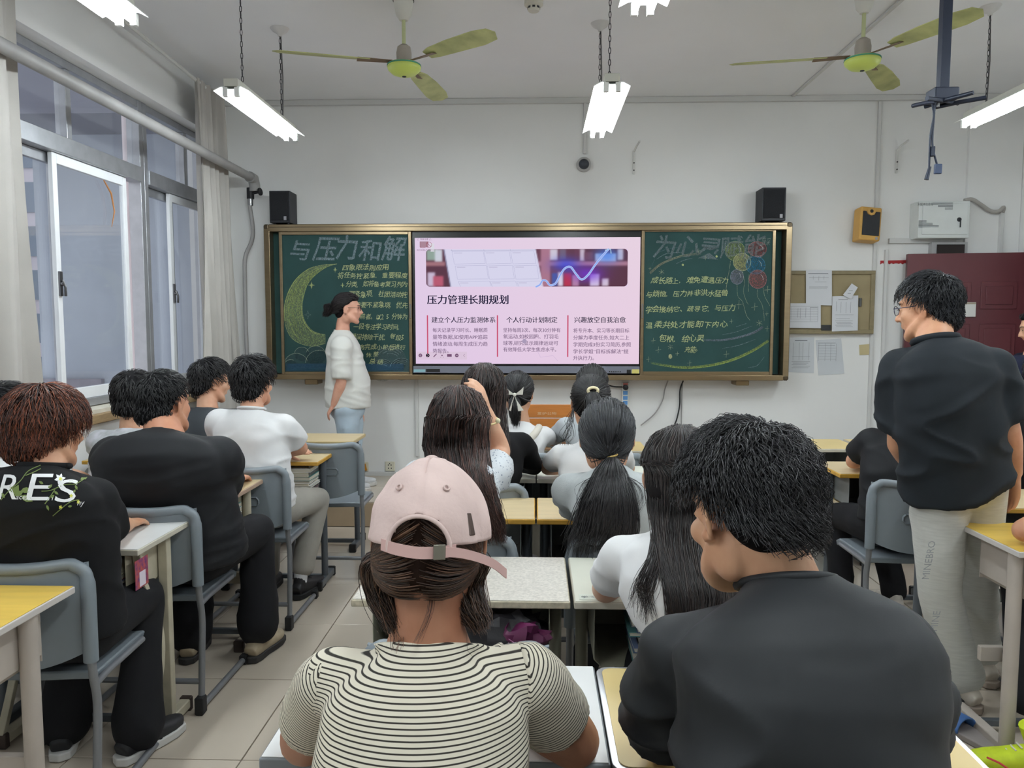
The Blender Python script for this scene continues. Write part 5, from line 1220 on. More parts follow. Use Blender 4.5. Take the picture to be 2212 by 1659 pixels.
def short_hair(M, s, parent, loc, n=700, L=.05, th=.014, col=((18,17,19),(44,42,44)), mask=hmask, r=.0011, lift=.5, wave=0., seed=1, crown=(0,-.5,.86), noise=.12, top=.6, layers=1.):
    sh = shell(M, s, th, col[0], parent, loc, mask, noise, seed, top)
    rs = np.random.RandomState(seed); D = dirs(n, rs, mask, .35); c = np.array(crown); c = c/np.linalg.norm(c)
    away = D - c*(D @ c)[:, None] * 1.0; away = D - c; away -= D*np.sum(away*D, 1, keepdims=True); away /= np.linalg.norm(away, axis=1, keepdims=True)+1e-6
    tw = np.cross(D, away); away = away + tw*rs.uniform(-.5, .6, (len(D), 1)); m = 6; K = []
    mk = mask(D)[:, None]; ln = L*rs.uniform(.6, 1.15, (len(D), 1))*(.35+.65*sm(D[:, 2:3], -.45, .25))
    base = scalp_r(D, s, 0)[:, None] + (th*.6*s)*mk
    for t in np.linspace(0, 1, m):
        ang = away*ln*t*s; dd = D*base + ang; dn = dd/np.linalg.norm(dd, axis=1, keepdims=True)
        rr = scalp_r(dn, s, 0)[:, None] + s*(th*(.62+.45*t+.9*top*np.clip(D[:, 2:3], 0, 1)) + lift*ln*.35*math.sin(t*2.2)*(.4+.6*rs.uniform(0, 1, (len(D), 1))) )*1.0
        K.append(dn*rr + HC0*s)
    K = np.stack(K, 1)
    if wave:
        ph = rs.uniform(0, 6.28, (len(D), 1)); tt = np.linspace(0, 1, m)[None]; K = K + (tw[:, None]*np.sin(tt*7+ph)[..., None] + D[:, None]*np.cos(tt*6+ph)[..., None])*wave*s
    P = toW(M, K.reshape(-1, 3)).reshape(K.shape)
    strand_mesh(P, r*rs.uniform(.7, 1.4, len(D)), ccol(len(D), col[0], col[1], rs, .45), sh, loc)
    return sh
def on_head(M, s, d, th):
    d = np.array(d, float); d = d/np.linalg.norm(d, axis=-1, keepdims=True); r = scalp_r(d.reshape(-1, 3), s, 0).reshape(d.shape[:-1]+(1,)) + th*s
    return toW(M, (d*r + HC0*s).reshape(-1, 3)).reshape(d.shape)
def ring_hair(M, s, levels, parent, loc, n=600, m=18, th=.016, col=((20,18,20),(46,38,36)), r=.0016, seed=1, part=(0,.35,.93), cov=1.9, jit=.006, back=None, endj=.03, arm=1., mask=None, wave=0.):
    """long loose hair: strands run from the parting over the skull and down through a list of rings
    levels: (centre, half width, half depth) in world space"""
    rs = np.random.RandomState(seed)
    sh = shell(M, s, th, col[0], parent, loc, mask or (lambda D: hmask(D, -.75, .55, -.35)), .02, seed, .12)
    u = rs.uniform(-1, 1, n); u = np.sign(u)*np.abs(u)**.9; lay = rs.uniform(.93, 1.04, (n, 1)); a = u*cov
    p0 = np.array(part, float); D0 = p0[None] + np.stack([.10*np.sign(u)*0+u*.12, rs.uniform(-.9, .15, n), 0*u], 1)
    D2 = np.stack([np.sin(a)*1., -np.cos(a)*.9, np.full(n, .05)], 1); D1 = D0/np.linalg.norm(D0, axis=1, keepdims=True)*.8 + D2*.75
    q_ = (rs.uniform(0, 1, n) < .45)[:, None]*rs.uniform(0, .75, (n, 1)); D0n = D0/np.linalg.norm(D0, axis=1, keepdims=True)
    Da = D0n*(1-q_) + D1*q_; Db = D1*(1-q_*.5) + D2*q_*.5; lt = (lay-.985)*.1
    K = [on_head(M, s, Da, th*.95), on_head(M, s, Db, th*1.15) + rs.normal(size=(n, 3))*.0022, on_head(M, s, D2, th*1.2) + rs.normal(size=(n, 3))*.0035]
    for c, w, d in levels:
        cc_ = np.array(c); K.append(cc_[None] + np.stack([np.sin(a)*w*lay[:, 0], -np.cos(a)*d*lay[:, 0], np.zeros(n)], 1) + rs.normal(size=(n, 3))*jit*np.array([1, .6, .3]))
    K[-1] = K[-1] + np.stack([0*u, 0*u, rs.uniform(-endj, endj, n)], 1)
    K = np.stack(K, 1); K[:, 3:] += np.cumsum(rs.normal(size=(n, K.shape[1]-3, 3))*.0025, axis=1)
    P = catv(K, m); P = push(P, parent, loc, rs)
    if wave: tt = np.linspace(0, 1, m)[None]; P[..., 0] += wave*tt*np.sin(tt*9 + rs.uniform(0, 6, (n, 1)))
    strand_mesh(P, r*rs.uniform(.6, 1.5, n), ccol(n, col[0], col[1], rs, .5), sh, loc)
    # the mass underneath
    mb = MB(); L_ = [(np.array(toW(M, (HC0*s)[None])[0]) + np.array([0, 0, 0]), .078*s, .08*s)] + [(np.array(c), w, d) for c, w, d in levels]
    q = crs([list(c)+[w, d] for c, w, d in L_], 4); N_ = 20; vs_ = []
    for row in q:
        for j in range(N_):
            b = 2*PI*j/N_; vs_.append((row[0]+math.cos(b)*row[3]*.90, row[1]+math.sin(b)*row[4]*.85, row[2]))
    vs_ = [tuple(p) for p in push(np.array(vs_)[None].transpose(1,0,2).copy(), parent, loc, rs, .002, .0021).reshape(-1, 3)]
    k = len(q); fs = [(i*N_+j, (i+1)*N_+j, (i+1)*N_+(j+1) % N_, i*N_+(j+1) % N_) for i in range(k-1) for j in range(N_)] + [tuple(range(N_)), tuple((k-1)*N_+j for j in range(N_-1, -1, -1))]
    mb.add(vs_, fs, 0, srgb(*col[0])); mb.build('hair_length', hairb, sh, loc=loc, smooth=80)
    return sh
_BV = {}
def push(P, parent, loc, rs, lo=.003, hi=.022):
    so = [o for o in parent.children if o.name.startswith('shirt')]
    if not so: return P
    so = so[0]
    if so.name not in _BV: _BV[so.name] = BVHTree.FromPolygons([v.co for v in so.data.vertices], [p.vertices for p in so.data.polygons])
    bv = _BV[so.name]; L_ = np.array(loc); Q = P.reshape(-1, 3); n, m, _ = P.shape; off = np.repeat(rs.uniform(lo, hi, n), m); zt = max(v[2] for v in so.bound_box)
    for i in np.nonzero(Q[:, 2] < zt)[0]:
        q = Q[i] - L_; h = bv.ray_cast(Vector((q[0], q[1]-.6, q[2])), Vector((0,1,0)))
        if h[0] is not None and h[0].y < q[1] + off[i]: Q[i, 1] = h[0].y - off[i] + L_[1]
    return Q.reshape(P.shape)
def tail_hair(sh, parent, loc, levels, n=400, m=16, col=((20,18,20),(44,40,42)), r=.0015, seed=2, endj=.03, jit=.004, flare=0, core=.8):
    rs = np.random.RandomState(seed); a = rs.uniform(0, 2*PI, n); q = np.sqrt(rs.uniform(.25, 1, n)); K = []
    for c, w, d in levels: K.append(np.array(c)[None] + np.stack([np.cos(a)*w*q, np.sin(a)*d*q, 0*a], 1))
    K = np.stack(K, 1); K[:, -1, 2] += rs.uniform(-endj, endj, n); K[:, 1:] += np.cumsum(rs.normal(size=(n, K.shape[1]-1, 3))*jit, axis=1); P = push(catv(K, m), parent, loc, rs)
    strand_mesh(P, r*rs.uniform(.6, 1.5, n), ccol(n, col[0], col[1], rs, .5), sh, loc)
    mb = MB(); qq = crs([list(c)+[w, d] for c, w, d in levels], 4); N_ = 14; vs_ = []
    for i, row in enumerate(qq):
        f = core*(1 if i < len(qq)-3 else .4)
        for j in range(N_):
            b = 2*PI*j/N_; vs_.append((row[0]+math.cos(b)*row[3]*f, row[1]+math.sin(b)*row[4]*f, row[2]))
    vs_ = [tuple(p) for p in push(np.array(vs_)[None].transpose(1,0,2).copy(), parent, loc, rs, .002, .0021).reshape(-1, 3)]
    k = len(qq); fs = [(i*N_+j, (i+1)*N_+j, (i+1)*N_+(j+1) % N_, i*N_+(j+1) % N_) for i in range(k-1) for j in range(N_)] + [tuple(range(N_)), tuple((k-1)*N_+j for j in range(N_-1, -1, -1))]
    mb.add(vs_, fs, 0, srgb(*col[0])); mb.build('hair_tail', hairb, sh, loc=loc, smooth=80)
def tied_hair(M, s, parent, loc, tie, n=700, th=.010, col=((20,18,20),(46,42,44)), r=.0013, seed=1, mask=None, m=10):
    """hair combed back over the skull to a tie direction (head coordinates)"""
    mask = mask or (lambda D: hmask(D, -.62, .52, -.12)); rs = np.random.RandomState(seed)
    sh = shell(M, s, th, col[0], parent, loc, mask, .02, seed, .0); D = dirs(n, rs, mask, .3); t_ = np.array(tie, float); t_ /= np.linalg.norm(t_); K = []
    for t in np.linspace(0, 1, 6):
        d = D*(1-t)**1.0 + t_*t*(.9) + D*t*.06; K.append(on_head(M, s, d, th*(.80+.35*math.sin(PI*t)) + .003*t))
    K = np.stack(K, 1) + rs.normal(size=(len(D), 1, 3))*.0012; strand_mesh(catv(K, m), r*rs.uniform(.6, 1.5, len(D)), ccol(len(D), col[0], col[1], rs, .45), sh, loc, tip=.8)
    return sh
def flyaway(sh, loc, M, s, n, L, col, seed=3, th=.016, r=.0005):
    rs = np.random.RandomState(seed); D = dirs(n, rs, lambda D: hmask(D, -.5, .5, 0), .3); D[:, 2] = np.abs(D[:, 2]); K = []
    v = rs.normal(size=(n, 3))*.5 + np.array([0, -.3, .1])
    for t in np.linspace(0, 1, 5): K.append(on_head(M, s, D, th) + (v*t + np.array([0,0,-.7])*t*t + D*.4*t)*L*rs.uniform(.9, 1.1))
    strand_mesh(catv(np.stack(K, 1), 9), np.full(len(D), r), ccol(len(D), col[0], col[1], rs), sh, loc)
# ---------------------------------------------------------------- whole figure
def person(label, N, Hd, pel, yaw=0., hyaw=0., hpitch=0., hroll=0., hs=1., sw=.17, fem=False, skin=(214,170,140), shirt=None, shirtm=None, arms=None, legs=None, trousers=None,
           sleeve=.62, srad=.072, tw=1., td=1., voxel=.006, svox=.009, fold=.004, fscale=9, seed=1, fat=1., grp='seated students', name='person', collar=None, hem=None, neckr=None, slope=.0,
           sleeve_sep=False, long_sleeve=False, wear=(1, 1), shoes=None, cuff=None, tr_r=1., spine=None, es=1., neckw=None, shirt_name='shirt', hipw=None, shin=None):
    N, Hd, pel = Vector(N), Vector(Hd), Vector(pel); loc = (pel.x, pel.y, 0)
    t = empty(name, loc, 0, label, 'person', grp); R = Matrix.Rotation(yaw, 3, 'Z'); sm_ = skin_mat('skin_%d_%d_%d' % skin, skin)
    M = Matrix.Translation(Hd) @ Matrix.Rotation(hyaw, 4, 'Z') @ Matrix.Rotation(-hpitch, 4, 'X') @ Matrix.Rotation(hroll, 4, 'Y')
    side = R @ V(1, 0, 0); fwd = R @ V(0, 1, 0); nr = neckr or (.047 if fem else .057)
    if arms is None: arms = [None, None]
    S = []
    for i, sx in enumerate((-1, 1)):
        a = arms[i] or {}; S.append(Vector(a['S']) if 'S' in a else N + side*sx*sw + fwd*.015 + V(0, 0, -.075-slope))
    b = MB(); head_mesh(b, M, hs, fat, es)
    nb_ = M @ V(0, -.022*hs, -.045*hs); limb(b, [nb_, (nb_+N)/2 + fwd*.0, N + fwd*.01 + V(0,0,-.02)], [nr*1.0, nr*.98, nr*1.12], 18)
    sp = spine or [N, N + V(0,0,-.12) - fwd*.03, (N+pel)/2 - fwd*.02, pel]
    for s_ in S:
        if neckw: limb(b, [(nb_+N)/2, N + (s_-N)*.30 + V(0,0,-.020), N + (s_-N)*.6 + V(0,0,-.03)], [nr*.8, .036, .036], 14)
    etube(b, [tuple(p) for p in crs([tuple(N+V(0,0,-.06)), tuple(sp[1]), tuple(sp[2]), tuple(pel)], 4)], [.12*sw/.17]*13, [.07]*13, side, 16)
    HI = []
    for i, sx in enumerate((-1, 1)):
        a = arms[i]
        if a is None: continue
        E_, W_ = Vector(a['E']), Vector(a['W']); k = a.get('k', 1.)
        u = (S[i]*.0 + N + V(0,0,-.07))
        limb(b, [u*.4+S[i]*.6, S[i], S[i]*.55+E_*.45, E_], [.040*k, .041*k, .041*k, .036*k], 14)
        limb(b, [E_, E_*.7+W_*.3, W_], [.036*k, .036*k, .0245*k], 14)
        if a.get('hand', True):
            hd = Vector(a.get('d', tuple(W_-E_))); hand_mesh(b, W_ + hd.normalized()*.01, hd, Vector(a.get('n', (0,0,1))), a.get('hs', .92 if fem else 1.), a.get('th', -sx), a.get('curl', .35))
    if legs and shin:
        for K_, A_, _ in legs: limb(b, [K_, A_], [.03, .03], 10)
    me = fuse(b, voxel, 4 if voxel < .005 else 2, 'body', .36); put(me, 'body', sm_, t, loc)
    # eyes
    ev = MB()
    for sx in (-1, 1): ev.ell(M @ V(sx*.031*hs, .0875*hs, .008*hs), (.009*hs, .003*hs, .0035*hs), 10, 6, R=M.to_3x3())
    tag(ev.build('eyes', mat('eye_dark', (30,24,22), .2), t, loc=loc, smooth=60), kind='stuff')
    bw = MB()
    for sx in (-1, 1): bw.tube([M @ V(sx*.015*hs,.0925*hs,.028*hs), M @ V(sx*.033*hs,.090*hs,.034*hs), M @ V(sx*.050*hs,.076*hs,.029*hs)], .0022, 6)
    tag(bw.build('eyebrows', mat('brow_dark', (40,32,30), .8), t, loc=loc), kind='stuff')
    # shirt
    if shirtm:
        ks = sw/.17; g = MB(); dist = [(0,.058,.052), (.018,.080,.062), (.04,.118,.075), (.065,.155,.09), (.10,.178,.105), (.16,.182,.120), (.25,.176,.128), (.38,.164*wear[0],.126*wear[1]), (.50,.172*wear[0],.130*wear[1]), (.60,.176*wear[0],.135*wear[1])]
        c = crs([tuple(p) for p in sp], 16); dl = np.concatenate([[0], np.cumsum(np.linalg.norm(np.diff(c, axis=0), axis=1))]); tot = dl[-1] + (hem or 0)
        rows, ra, rb = [], [], []
        for d_, w, dp in dist:
            if d_ > tot: break
            last = d_
            w = w*ks*(1 if d_ < .02 else tw); q = [np.interp(d_, dl, c[:, k]) for k in range(3)]
            if d_ > dl[-1]: q = list(c[-1] + (c[-1]-c[-2])/np.linalg.norm(c[-1]-c[-2])*(d_-dl[-1]))
            zoff = -slope*min(1, d_/.1); rows.append((q[0], q[1], q[2])); ra.append(max(w, nr*1.18) if d_ > 0 else (neckw or max(w, nr*1.18))); rb.append(dp*td)
        if tot - last > .015:
            wl_ = [np.interp(tot, [q_[0] for q_ in dist], [q_[k_] for q_ in dist]) for k_ in (1, 2)]
            e_ = c[-1] + (c[-1]-c[-2])/np.linalg.norm(c[-1]-c[-2])*(tot-dl[-1]) if tot > dl[-1] else c[-1]; rows.append(tuple(e_)); ra.append(wl_[0]*ks*tw); rb.append(wl_[1]*td)
        etube(g, rows, ra, rb, side, 32, 2.25)
        upv = (N - sp[1]).normalized() if (N-sp[1]).length > .02 else V(0,0,1)
        Cg = N*.25 + sp[1]*.75; Cg = Cg + fwd*.005; gk = min(ks, 1.04)*td
        gp = [list(S[0])+[srad*.93], list(S[0]*.55+Cg*.45)+[.078*gk], list(Cg)+[.087*gk], list(S[1]*.55+Cg*.45)+[.078*gk], list(S[1])+[srad*.93]]
        q = crs(gp, 5); g.tube([Vector(p[:3]) for p in q], [p[3] for p in q], 22); 
        for s_ in S:
            g.ell(s_, (srad*.93,)*3, 18, 12)
            q = crs([list(N + (s_-N)*.22 + V(0,0,-.028))+[.030*ks], list(N + (s_-N)*.55 + V(0,0,-.018))+[.048*ks], list(s_)+[srad*.86]], 4); g.tube([Vector(p[:3]) for p in q], [p[3] for p in q], 18); g.ell(q[0][:3], (q[0][3],)*3, 14, 10)
        sl = []
        for i, sx in enumerate((-1, 1)):
            a = arms[i]
            if a is None: 
                E_ = S[i] + V(0, .05, -.25)
            else: E_ = Vector(a['E'])
            sl_ = 1. if long_sleeve else (a or {}).get('sleeve', sleeve); e = S[i]*(1-sl_)+E_*sl_; gm = MB() if sleeve_sep else g
            k_ = (a or {}).get('sr', 1.)*srad; dv_ = (E_-S[i]).normalized()
            inn = S[i]*.75 + (N+V(0,0,-.10))*.25
            q = crs([list(inn)+[k_*.92], list(S[i])+[k_*.98], list(S[i]*.5+e*.5)+[k_*1.0], list(e)+[k_*(.98 if not long_sleeve else .8)]], 5)
            etube(gm, [p[:3] for p in q], [p[3] for p in q], [p[3]*.92 for p in q], side if abs(dv_.dot(side)) < .8 else V(0,0,1), 22)
            if not sleeve_sep: gm.ell(S[i], (k_*.99,)*3, 18, 12)
            if long_sleeve and a is not None:
                q = crs([list(E_)+[k_*.80], list(E_*.5+Vector(a['W'])*.5)+[k_*.68], list(Vector(a['W']))+[k_*.52]], 5); gm.tube([Vector(p[:3]) for p in q], [p[3] for p in q], 18); gm.ell(E_, (k_*.8,)*3, 14, 10)
            if sleeve_sep: sl.append((gm, S[i], e))
        me = fuse(g, svox, 14, shirt_name); co, nm_ = mesh_np(me)
        A_ = np.array([1., .8, 2.2]); f_ = folds(co*A_, fscale, seed) - .35; env = sm(-(co[:, 2]-N.z), .02, .16)
        co = co + nm_*(f_*fold*2.2*env + nz3(co, 14, seed+3)*fold*.5*env)[:, None]
        so = put(me, shirt_name, shirtm, t, loc, co)
        if sleeve_sep:
            at_ = me.attributes.new('stripe', 'FLOAT', 'POINT'); cs = c; tcoord = ((co[:, None, 2]-cs[None, :, 2])**2 + (co[:, None, 1]-cs[None, :, 1])**2).argmin(1)
            at_.data.foreach_set('value', (-(co[:, 2]) + .006*nz3(co*np.array([1,1,.3]), 7, 4) + .25*np.abs(co[:, 0]-N.x)**2).astype('f'))
            for gm, s0, e0 in sl:
                me2 = fuse(gm, svox, 4, 'sleeve'); c2, n2 = mesh_np(me2); c2 = c2 + n2*((folds(c2*np.array([1,1,1.4]), 12, seed+9)-.4)*fold*1.4)[:, None]
                ax = np.array((e0-s0).normalized()); a2 = me2.attributes.new('stripe', 'FLOAT', 'POINT'); a2.data.foreach_set('value', ((c2-np.array(s0)) @ ax + .004*nz3(c2, 9, 7)).astype('f'))
                put(me2, 'sleeve', shirtm, so, loc, c2)
        if collar:
            cb_ = MB(); cr = collar.get('r', nr*1.16); ct = N + V(0,0,collar.get('dz', .0)) + fwd*collar.get('dy', .004); tl = collar.get('tilt', .25); ring = []
            for j in range(29):
                a_ = 2*PI*j/28; ring.append(ct + side*cr*math.cos(a_) + fwd*cr*1.0*math.sin(a_) + V(0,0,-tl*cr*math.sin(a_)))
            cb_.tube(ring, collar.get('t', .008), 8, cap=False, flat=1); cb_.build('collar', collar.get('m', shirtm), so, loc=loc, smooth=80)
    # trousers
    if legs and trousers:
        g = MB(); hw = hipw or .088*ks if shirtm else .088; ks_ = tr_r
        g.ell(pel + V(0,-.01,.02), (.168*ks_, .125*ks_, .12), 22, 14, R=R)
        for sx, (K_, A_, fd) in zip((-1, 1), legs):
            K_, A_ = Vector(K_), Vector(A_); H_ = pel + side*sx*.085 + V(0,0,-.005)
            limb(g, [H_, H_*.5+K_*.5+V(0,0,.008), K_], [.092*ks_, .084*ks_, .068*ks_], 18); limb(g, [K_, K_*.5+A_*.5, A_], [.068*ks_, .066*ks_, .064*ks_*(cuff or 1)], 18)
        me = fuse(g, .012, 4, 'trousers', .5); co, nm_ = mesh_np(me); f_ = folds(co*np.array([1,1,1.2]), 8, seed+20)-.35; co = co + nm_*(f_*.008)[:, None]; put(me, 'trousers', trousers, t, loc, co)
    if legs and shoes:
        for sx, (K_, A_, fd) in zip((-1, 1), legs): shoe(t, loc, Vector(A_), fd, sx, **shoes)
    return t, M, loc, sm_
def shoe(parent, loc, A, fd, sx, up=(40,38,38), sole=(200,196,190), sock=(200,200,200), L=.27, floor=0., trim=None, nm='shoe'):
    a = math.radians(fd); R = Matrix.Rotation(a, 3, 'Z'); base = Vector((A.x, A.y, floor))
    T = lambda x, y, z: base + R @ V(x, y, z)
    g = MB(); sec = [(-.075,.030,.045,.036),(-.055,.036,.062,.05),(-.02,.038,.07,.055),(.03,.040,.062,.048),(.08,.045,.05,.038),(.13,.046,.042,.03),(.17,.036,.036,.022),(.19,.018,.03,.012)]
    etube(g, [T(0, y, .022+hz*.5) for y, w, hz, _ in sec], [w for y, w, hz, _ in sec], [hz*.62 for y, w, hz, _ in sec], R @ V(1,0,0), 16, 2.4)
    limb(g, [T(0,-.03,.06), T(0,-.03,.10)], [.038,.036], 14)
    me = fuse(g, .006, 3, nm, .4); u = put(me, nm, mat('shoe_%d_%d_%d' % up, up, .6, var=.12, vscale=30), parent, loc)
    pr_ = [(.034,-.08),(.042,-.04),(.040,.02),(.048,.08),(.050,.13),(.038,.18),(.0,.2),(-.036,.18),(-.048,.13),(-.046,.08),(-.038,.02),(-.042,-.04),(-.034,-.08),(0,-.095)]
    vs_ = [T(x, y, .002) for x, y in pr_] + [T(x, y, .032) for x, y in pr_]; n = len(pr_)
    MB().add(vs_, [tuple(range(n-1,-1,-1)), tuple(range(n, 2*n))] + [(i, (i+1) % n, n+(i+1) % n, n+i) for i in range(n)]).build('sole', mat('sole_%d_%d_%d' % sole, sole, .7), u, bevel=.006, loc=loc)
    g = MB(); g.tube([T(0,-.03,.08), A + V(0,0,.05)], [.036, .040], 14); g.build('sock', mat('sock_%d_%d_%d' % sock, sock, .9, bump=.1, bscale=300), u, loc=loc, smooth=60)
    lc = MB()
    for k in range(4): lc.tube([T(-.018, .035+.018*k, .094-.010*k), T(.0, .04+.018*k, .098-.010*k), T(.018, .035+.018*k, .094-.010*k)], .003, 6)
    tag(lc.build('laces', mat('lace_%d' % (trim or sole)[0], trim or sole, .8), u, loc=loc), kind='stuff')
    return u
def glasses(t, M, s, loc, m=None):
    g = MB(); m = m or mat('glasses_black', (24,24,28), .3)
    for sx in (-1, 1):
        c = [(sx*(.033+.022*math.cos(a)), .103-.004*abs(math.cos(a)), .006+.018*math.sin(a)) for a in np.linspace(0, 2*PI, 17)]
        g.tube([M @ (Vector(q)*s) for q in c], .0016, 6, cap=False)
        g.tube([M @ (Vector(q)*s) for q in ((sx*.055,.100,.014),(sx*.078,.07,.012),(sx*.083,-.01,.012),(sx*.082,-.03,-.004))], .0018, 6)
    g.tube([M @ (Vector(q)*s) for q in ((-.011,.104,.01),(0,.108,.012),(.011,.104,.01))], .0015, 6)
    tag(g.build('glasses', m, t, loc=loc, smooth=60), kind='stuff')
def drape(objs, verts, faces, off=.002, d=Vector((0,1,0))):
    """lay a flat drawing (x,z world) on the back of a garment"""
    bvh = BVHTree.FromObject(objs[0], bpy.context.evaluated_depsgraph_get()); L_ = Vector(objs[1]); out = []
    for v in verts:
        o_ = Vector((v[0], v[1]-1.0, v[2])) - L_; h = bvh.ray_cast(Vector(v) - d*1.0 - L_, d)
        out.append((h[0] + L_ + (h[1] if h[1].dot(d) < 0 else -h[1])*off) if h[0] is not None and h[3] < 1.6 else Vector(v))
    return out
def subdiv(verts, faces, maxlen):
    bm = bmesh.new(); vv = [bm.verts.new(v) for v in verts]
    for f in faces:
        try: bm.faces.new([vv[i] for i in f])
        except Exception: pass
    bmesh.ops.triangulate(bm, faces=bm.faces)
    for _ in range(4):
        es = [e for e in bm.edges if e.calc_length() > maxlen]
        if not es: break
        bmesh.ops.subdivide_edges(bm, edges=es, cuts=1); bmesh.ops.triangulate(bm, faces=bm.faces)
    bm.verts.index_update(); o = [tuple(v.co) for v in bm.verts], [tuple(v.index for v in f.verts) for f in bm.faces]; bm.free(); return o
# ================================================================= the people
BLK = cloth('cloth_black', (26,27,30), .7, .10, .03, bscale=300); BLK2 = cloth('cloth_black_knit', (20,20,22), .9, .1); WHT = cloth('cloth_white', (222,222,222)); TROUB = cloth('trouser_black', (24,24,27), .85, .12)
DGR = cloth('cloth_charcoal', (58,62,66)); GREYK = cloth('cloth_grey_knit', (178,182,182), .95, .22, .35, 420); JEAN = cloth('denim_pale', (178,194,206), .85, .12); LTG = cloth('trouser_grey', (160,156,148), .8, .08)
ASH = cloth('jogger_marl', (196,196,190), .9, .10, .1, stretch=(1,1,9), vscale=18)
SLK = cloth('cloth_black_sleek', (27,29,32), .62, .08, .02, bscale=300); SLK.node_tree.nodes['Principled BSDF'].inputs['Specular IOR Level'].default_value = .35
H1 = ((17,16,18),(48,46,48)); H2 = ((24,18,18),(72,50,44))
def stripes():
    m = bpy.data.materials.new('striped_jersey'); m.use_nodes = True; nt = m.node_tree; N = nt.nodes; L = nt.links; b = N['Principled BSDF']; b.inputs['Roughness'].default_value = .85; b.inputs['Specular IOR Level'].default_value = .2
    a = N.new('ShaderNodeAttribute'); a.attribute_name = 'stripe'; mu = N.new('ShaderNodeMath'); mu.operation = 'MULTIPLY'; mu.inputs[1].default_value = 1/.0064
    fr = N.new('ShaderNodeMath'); fr.operation = 'FRACT'; L.new(a.outputs['Fac'], mu.inputs[0]); L.new(mu.outputs[0], fr.inputs[0])
    pg = N.new('ShaderNodeMath'); pg.operation = 'PINGPONG'; pg.inputs[1].default_value = .5; L.new(fr.outputs[0], pg.inputs[0])
    mr = N.new('ShaderNodeMapRange'); mr.inputs['From Min'].default_value = .11; mr.inputs['From Max'].default_value = .19; L.new(pg.outputs[0], mr.inputs['Value'])
    mx = N.new('ShaderNodeMix'); mx.data_type = 'RGBA'; mx.inputs['A'].default_value = srgb(48,44,40); mx.inputs['B'].default_value = srgb(216,208,190); L.new(mr.outputs['Result'], mx.inputs['Factor']); L.new(mx.outputs['Result'], b.inputs['Base Color'])
    MATS['striped'] = m; return m
STR = stripes()
def floral():
    m = cloth('cloth_floral', (206,210,214)); nt = m.node_tree; N = nt.nodes; L = nt.links; b = N['Principled BSDF']
    v = N.new('ShaderNodeTexVoronoi'); v.inputs['Scale'].default_value = 95; tc = N.new('ShaderNodeTexCoord'); L.new(tc.outputs['Object'], v.inputs['Vector'])
    mr = N.new('ShaderNodeMapRange'); mr.inputs['From Min'].default_value = .22; mr.inputs['From Max'].default_value = .3; L.new(v.outputs['Distance'], mr.inputs['Value'])
    mx = N.new('ShaderNodeMix'); mx.data_type = 'RGBA'; mx.inputs['A'].default_value = srgb(120,132,150); mx.inputs['B'].default_value = srgb(212,216,220); L.new(mr.outputs['Result'], mx.inputs['Factor']); L.new(mx.outputs['Result'], b.inputs['Base Color']); return m
FLO = floral()
def desk_arms(N, yaw=0, sw=.17, ey=.22, ez=.80, out=.06, fem=False, wy=.34, k=1., sleeve=.62):
    R = Matrix.Rotation(yaw, 3, 'Z'); r = []
    for sx in (-1, 1):
        E_ = Vector(N) + R @ V(sx*(sw+out), ey, 0); E_.z = ez; W_ = Vector(N) + R @ V(sx*(sw-.10), wy, 0); W_.z = .785
        r.append(dict(E=E_, W=W_, n=(0,0,1), k=k, sleeve=sleeve, curl=.2))
    return r
def seat_legs(pel, yaw=0, kz=.50, ky=.42, ay=.40, spread=.10, fd=0, s=1.):
    R = Matrix.Rotation(yaw, 3, 'Z'); o = []
    for sx in (-1, 1):
        K_ = Vector(pel) + R @ V(sx*spread, ky*s, 0); K_.z = kz; A_ = Vector(pel) + R @ V(sx*(spread+.01), ay*s, 0); A_.z = .10; o.append((K_, A_, fd - sx*8))
    return o
# ---- man in the foreground, black shirt, head bowed to the left
def fg_man():
    N = at(1700, 1268, 1.14); Hd = at(1612, 1104, 1.20); pel = V(.375, 1.04, .55)
    SL = at(1475, 1432, 1.16); SR = at(1922, 1410, 1.13)
    t, M, loc, sk = person('foreground person in a black shirt with curly black hair, head bowed', N, Hd, pel, yaw=.05, hyaw=.40, hpitch=.38, hroll=.08, hs=1.0, sw=.175, skin=(214,170,136), shirtm=SLK,
        arms=[dict(S=SL, E=at(1425, 1600, 1.27), W=V(.30, 1.42, .79), k=1.05, sleeve=.93, sr=1.0), dict(S=SR, E=at(1962, 1590, 1.27), W=V(.58, 1.42, .79), k=1.05, sleeve=.93)],
        srad=.074, tw=1.02, td=1.0, voxel=.0045, svox=.0065, fold=.0075, fscale=6, seed=3, es=1.22, fat=.98, spine=[N + V(0,-.01,.015), N + V(.008,-.085,-.10), V(.375,1.03,.85), pel], neckr=.058,
        legs=seat_legs(pel), trousers=TROUB, shoes=dict(), collar=dict(r=.070, t=.007, dz=.004, dy=.006, tilt=.5), slope=.03)
    short_hair(M, 1.0, t, loc, 7400, .062, .020, ((16,15,17),(56,54,58)), mask=lambda D: hmask(D, -.80, .5, .40, -.92, -.16), r=.0009, lift=.6, wave=.0055, seed=5, noise=.35, top=.35)
    return t
fg_man()
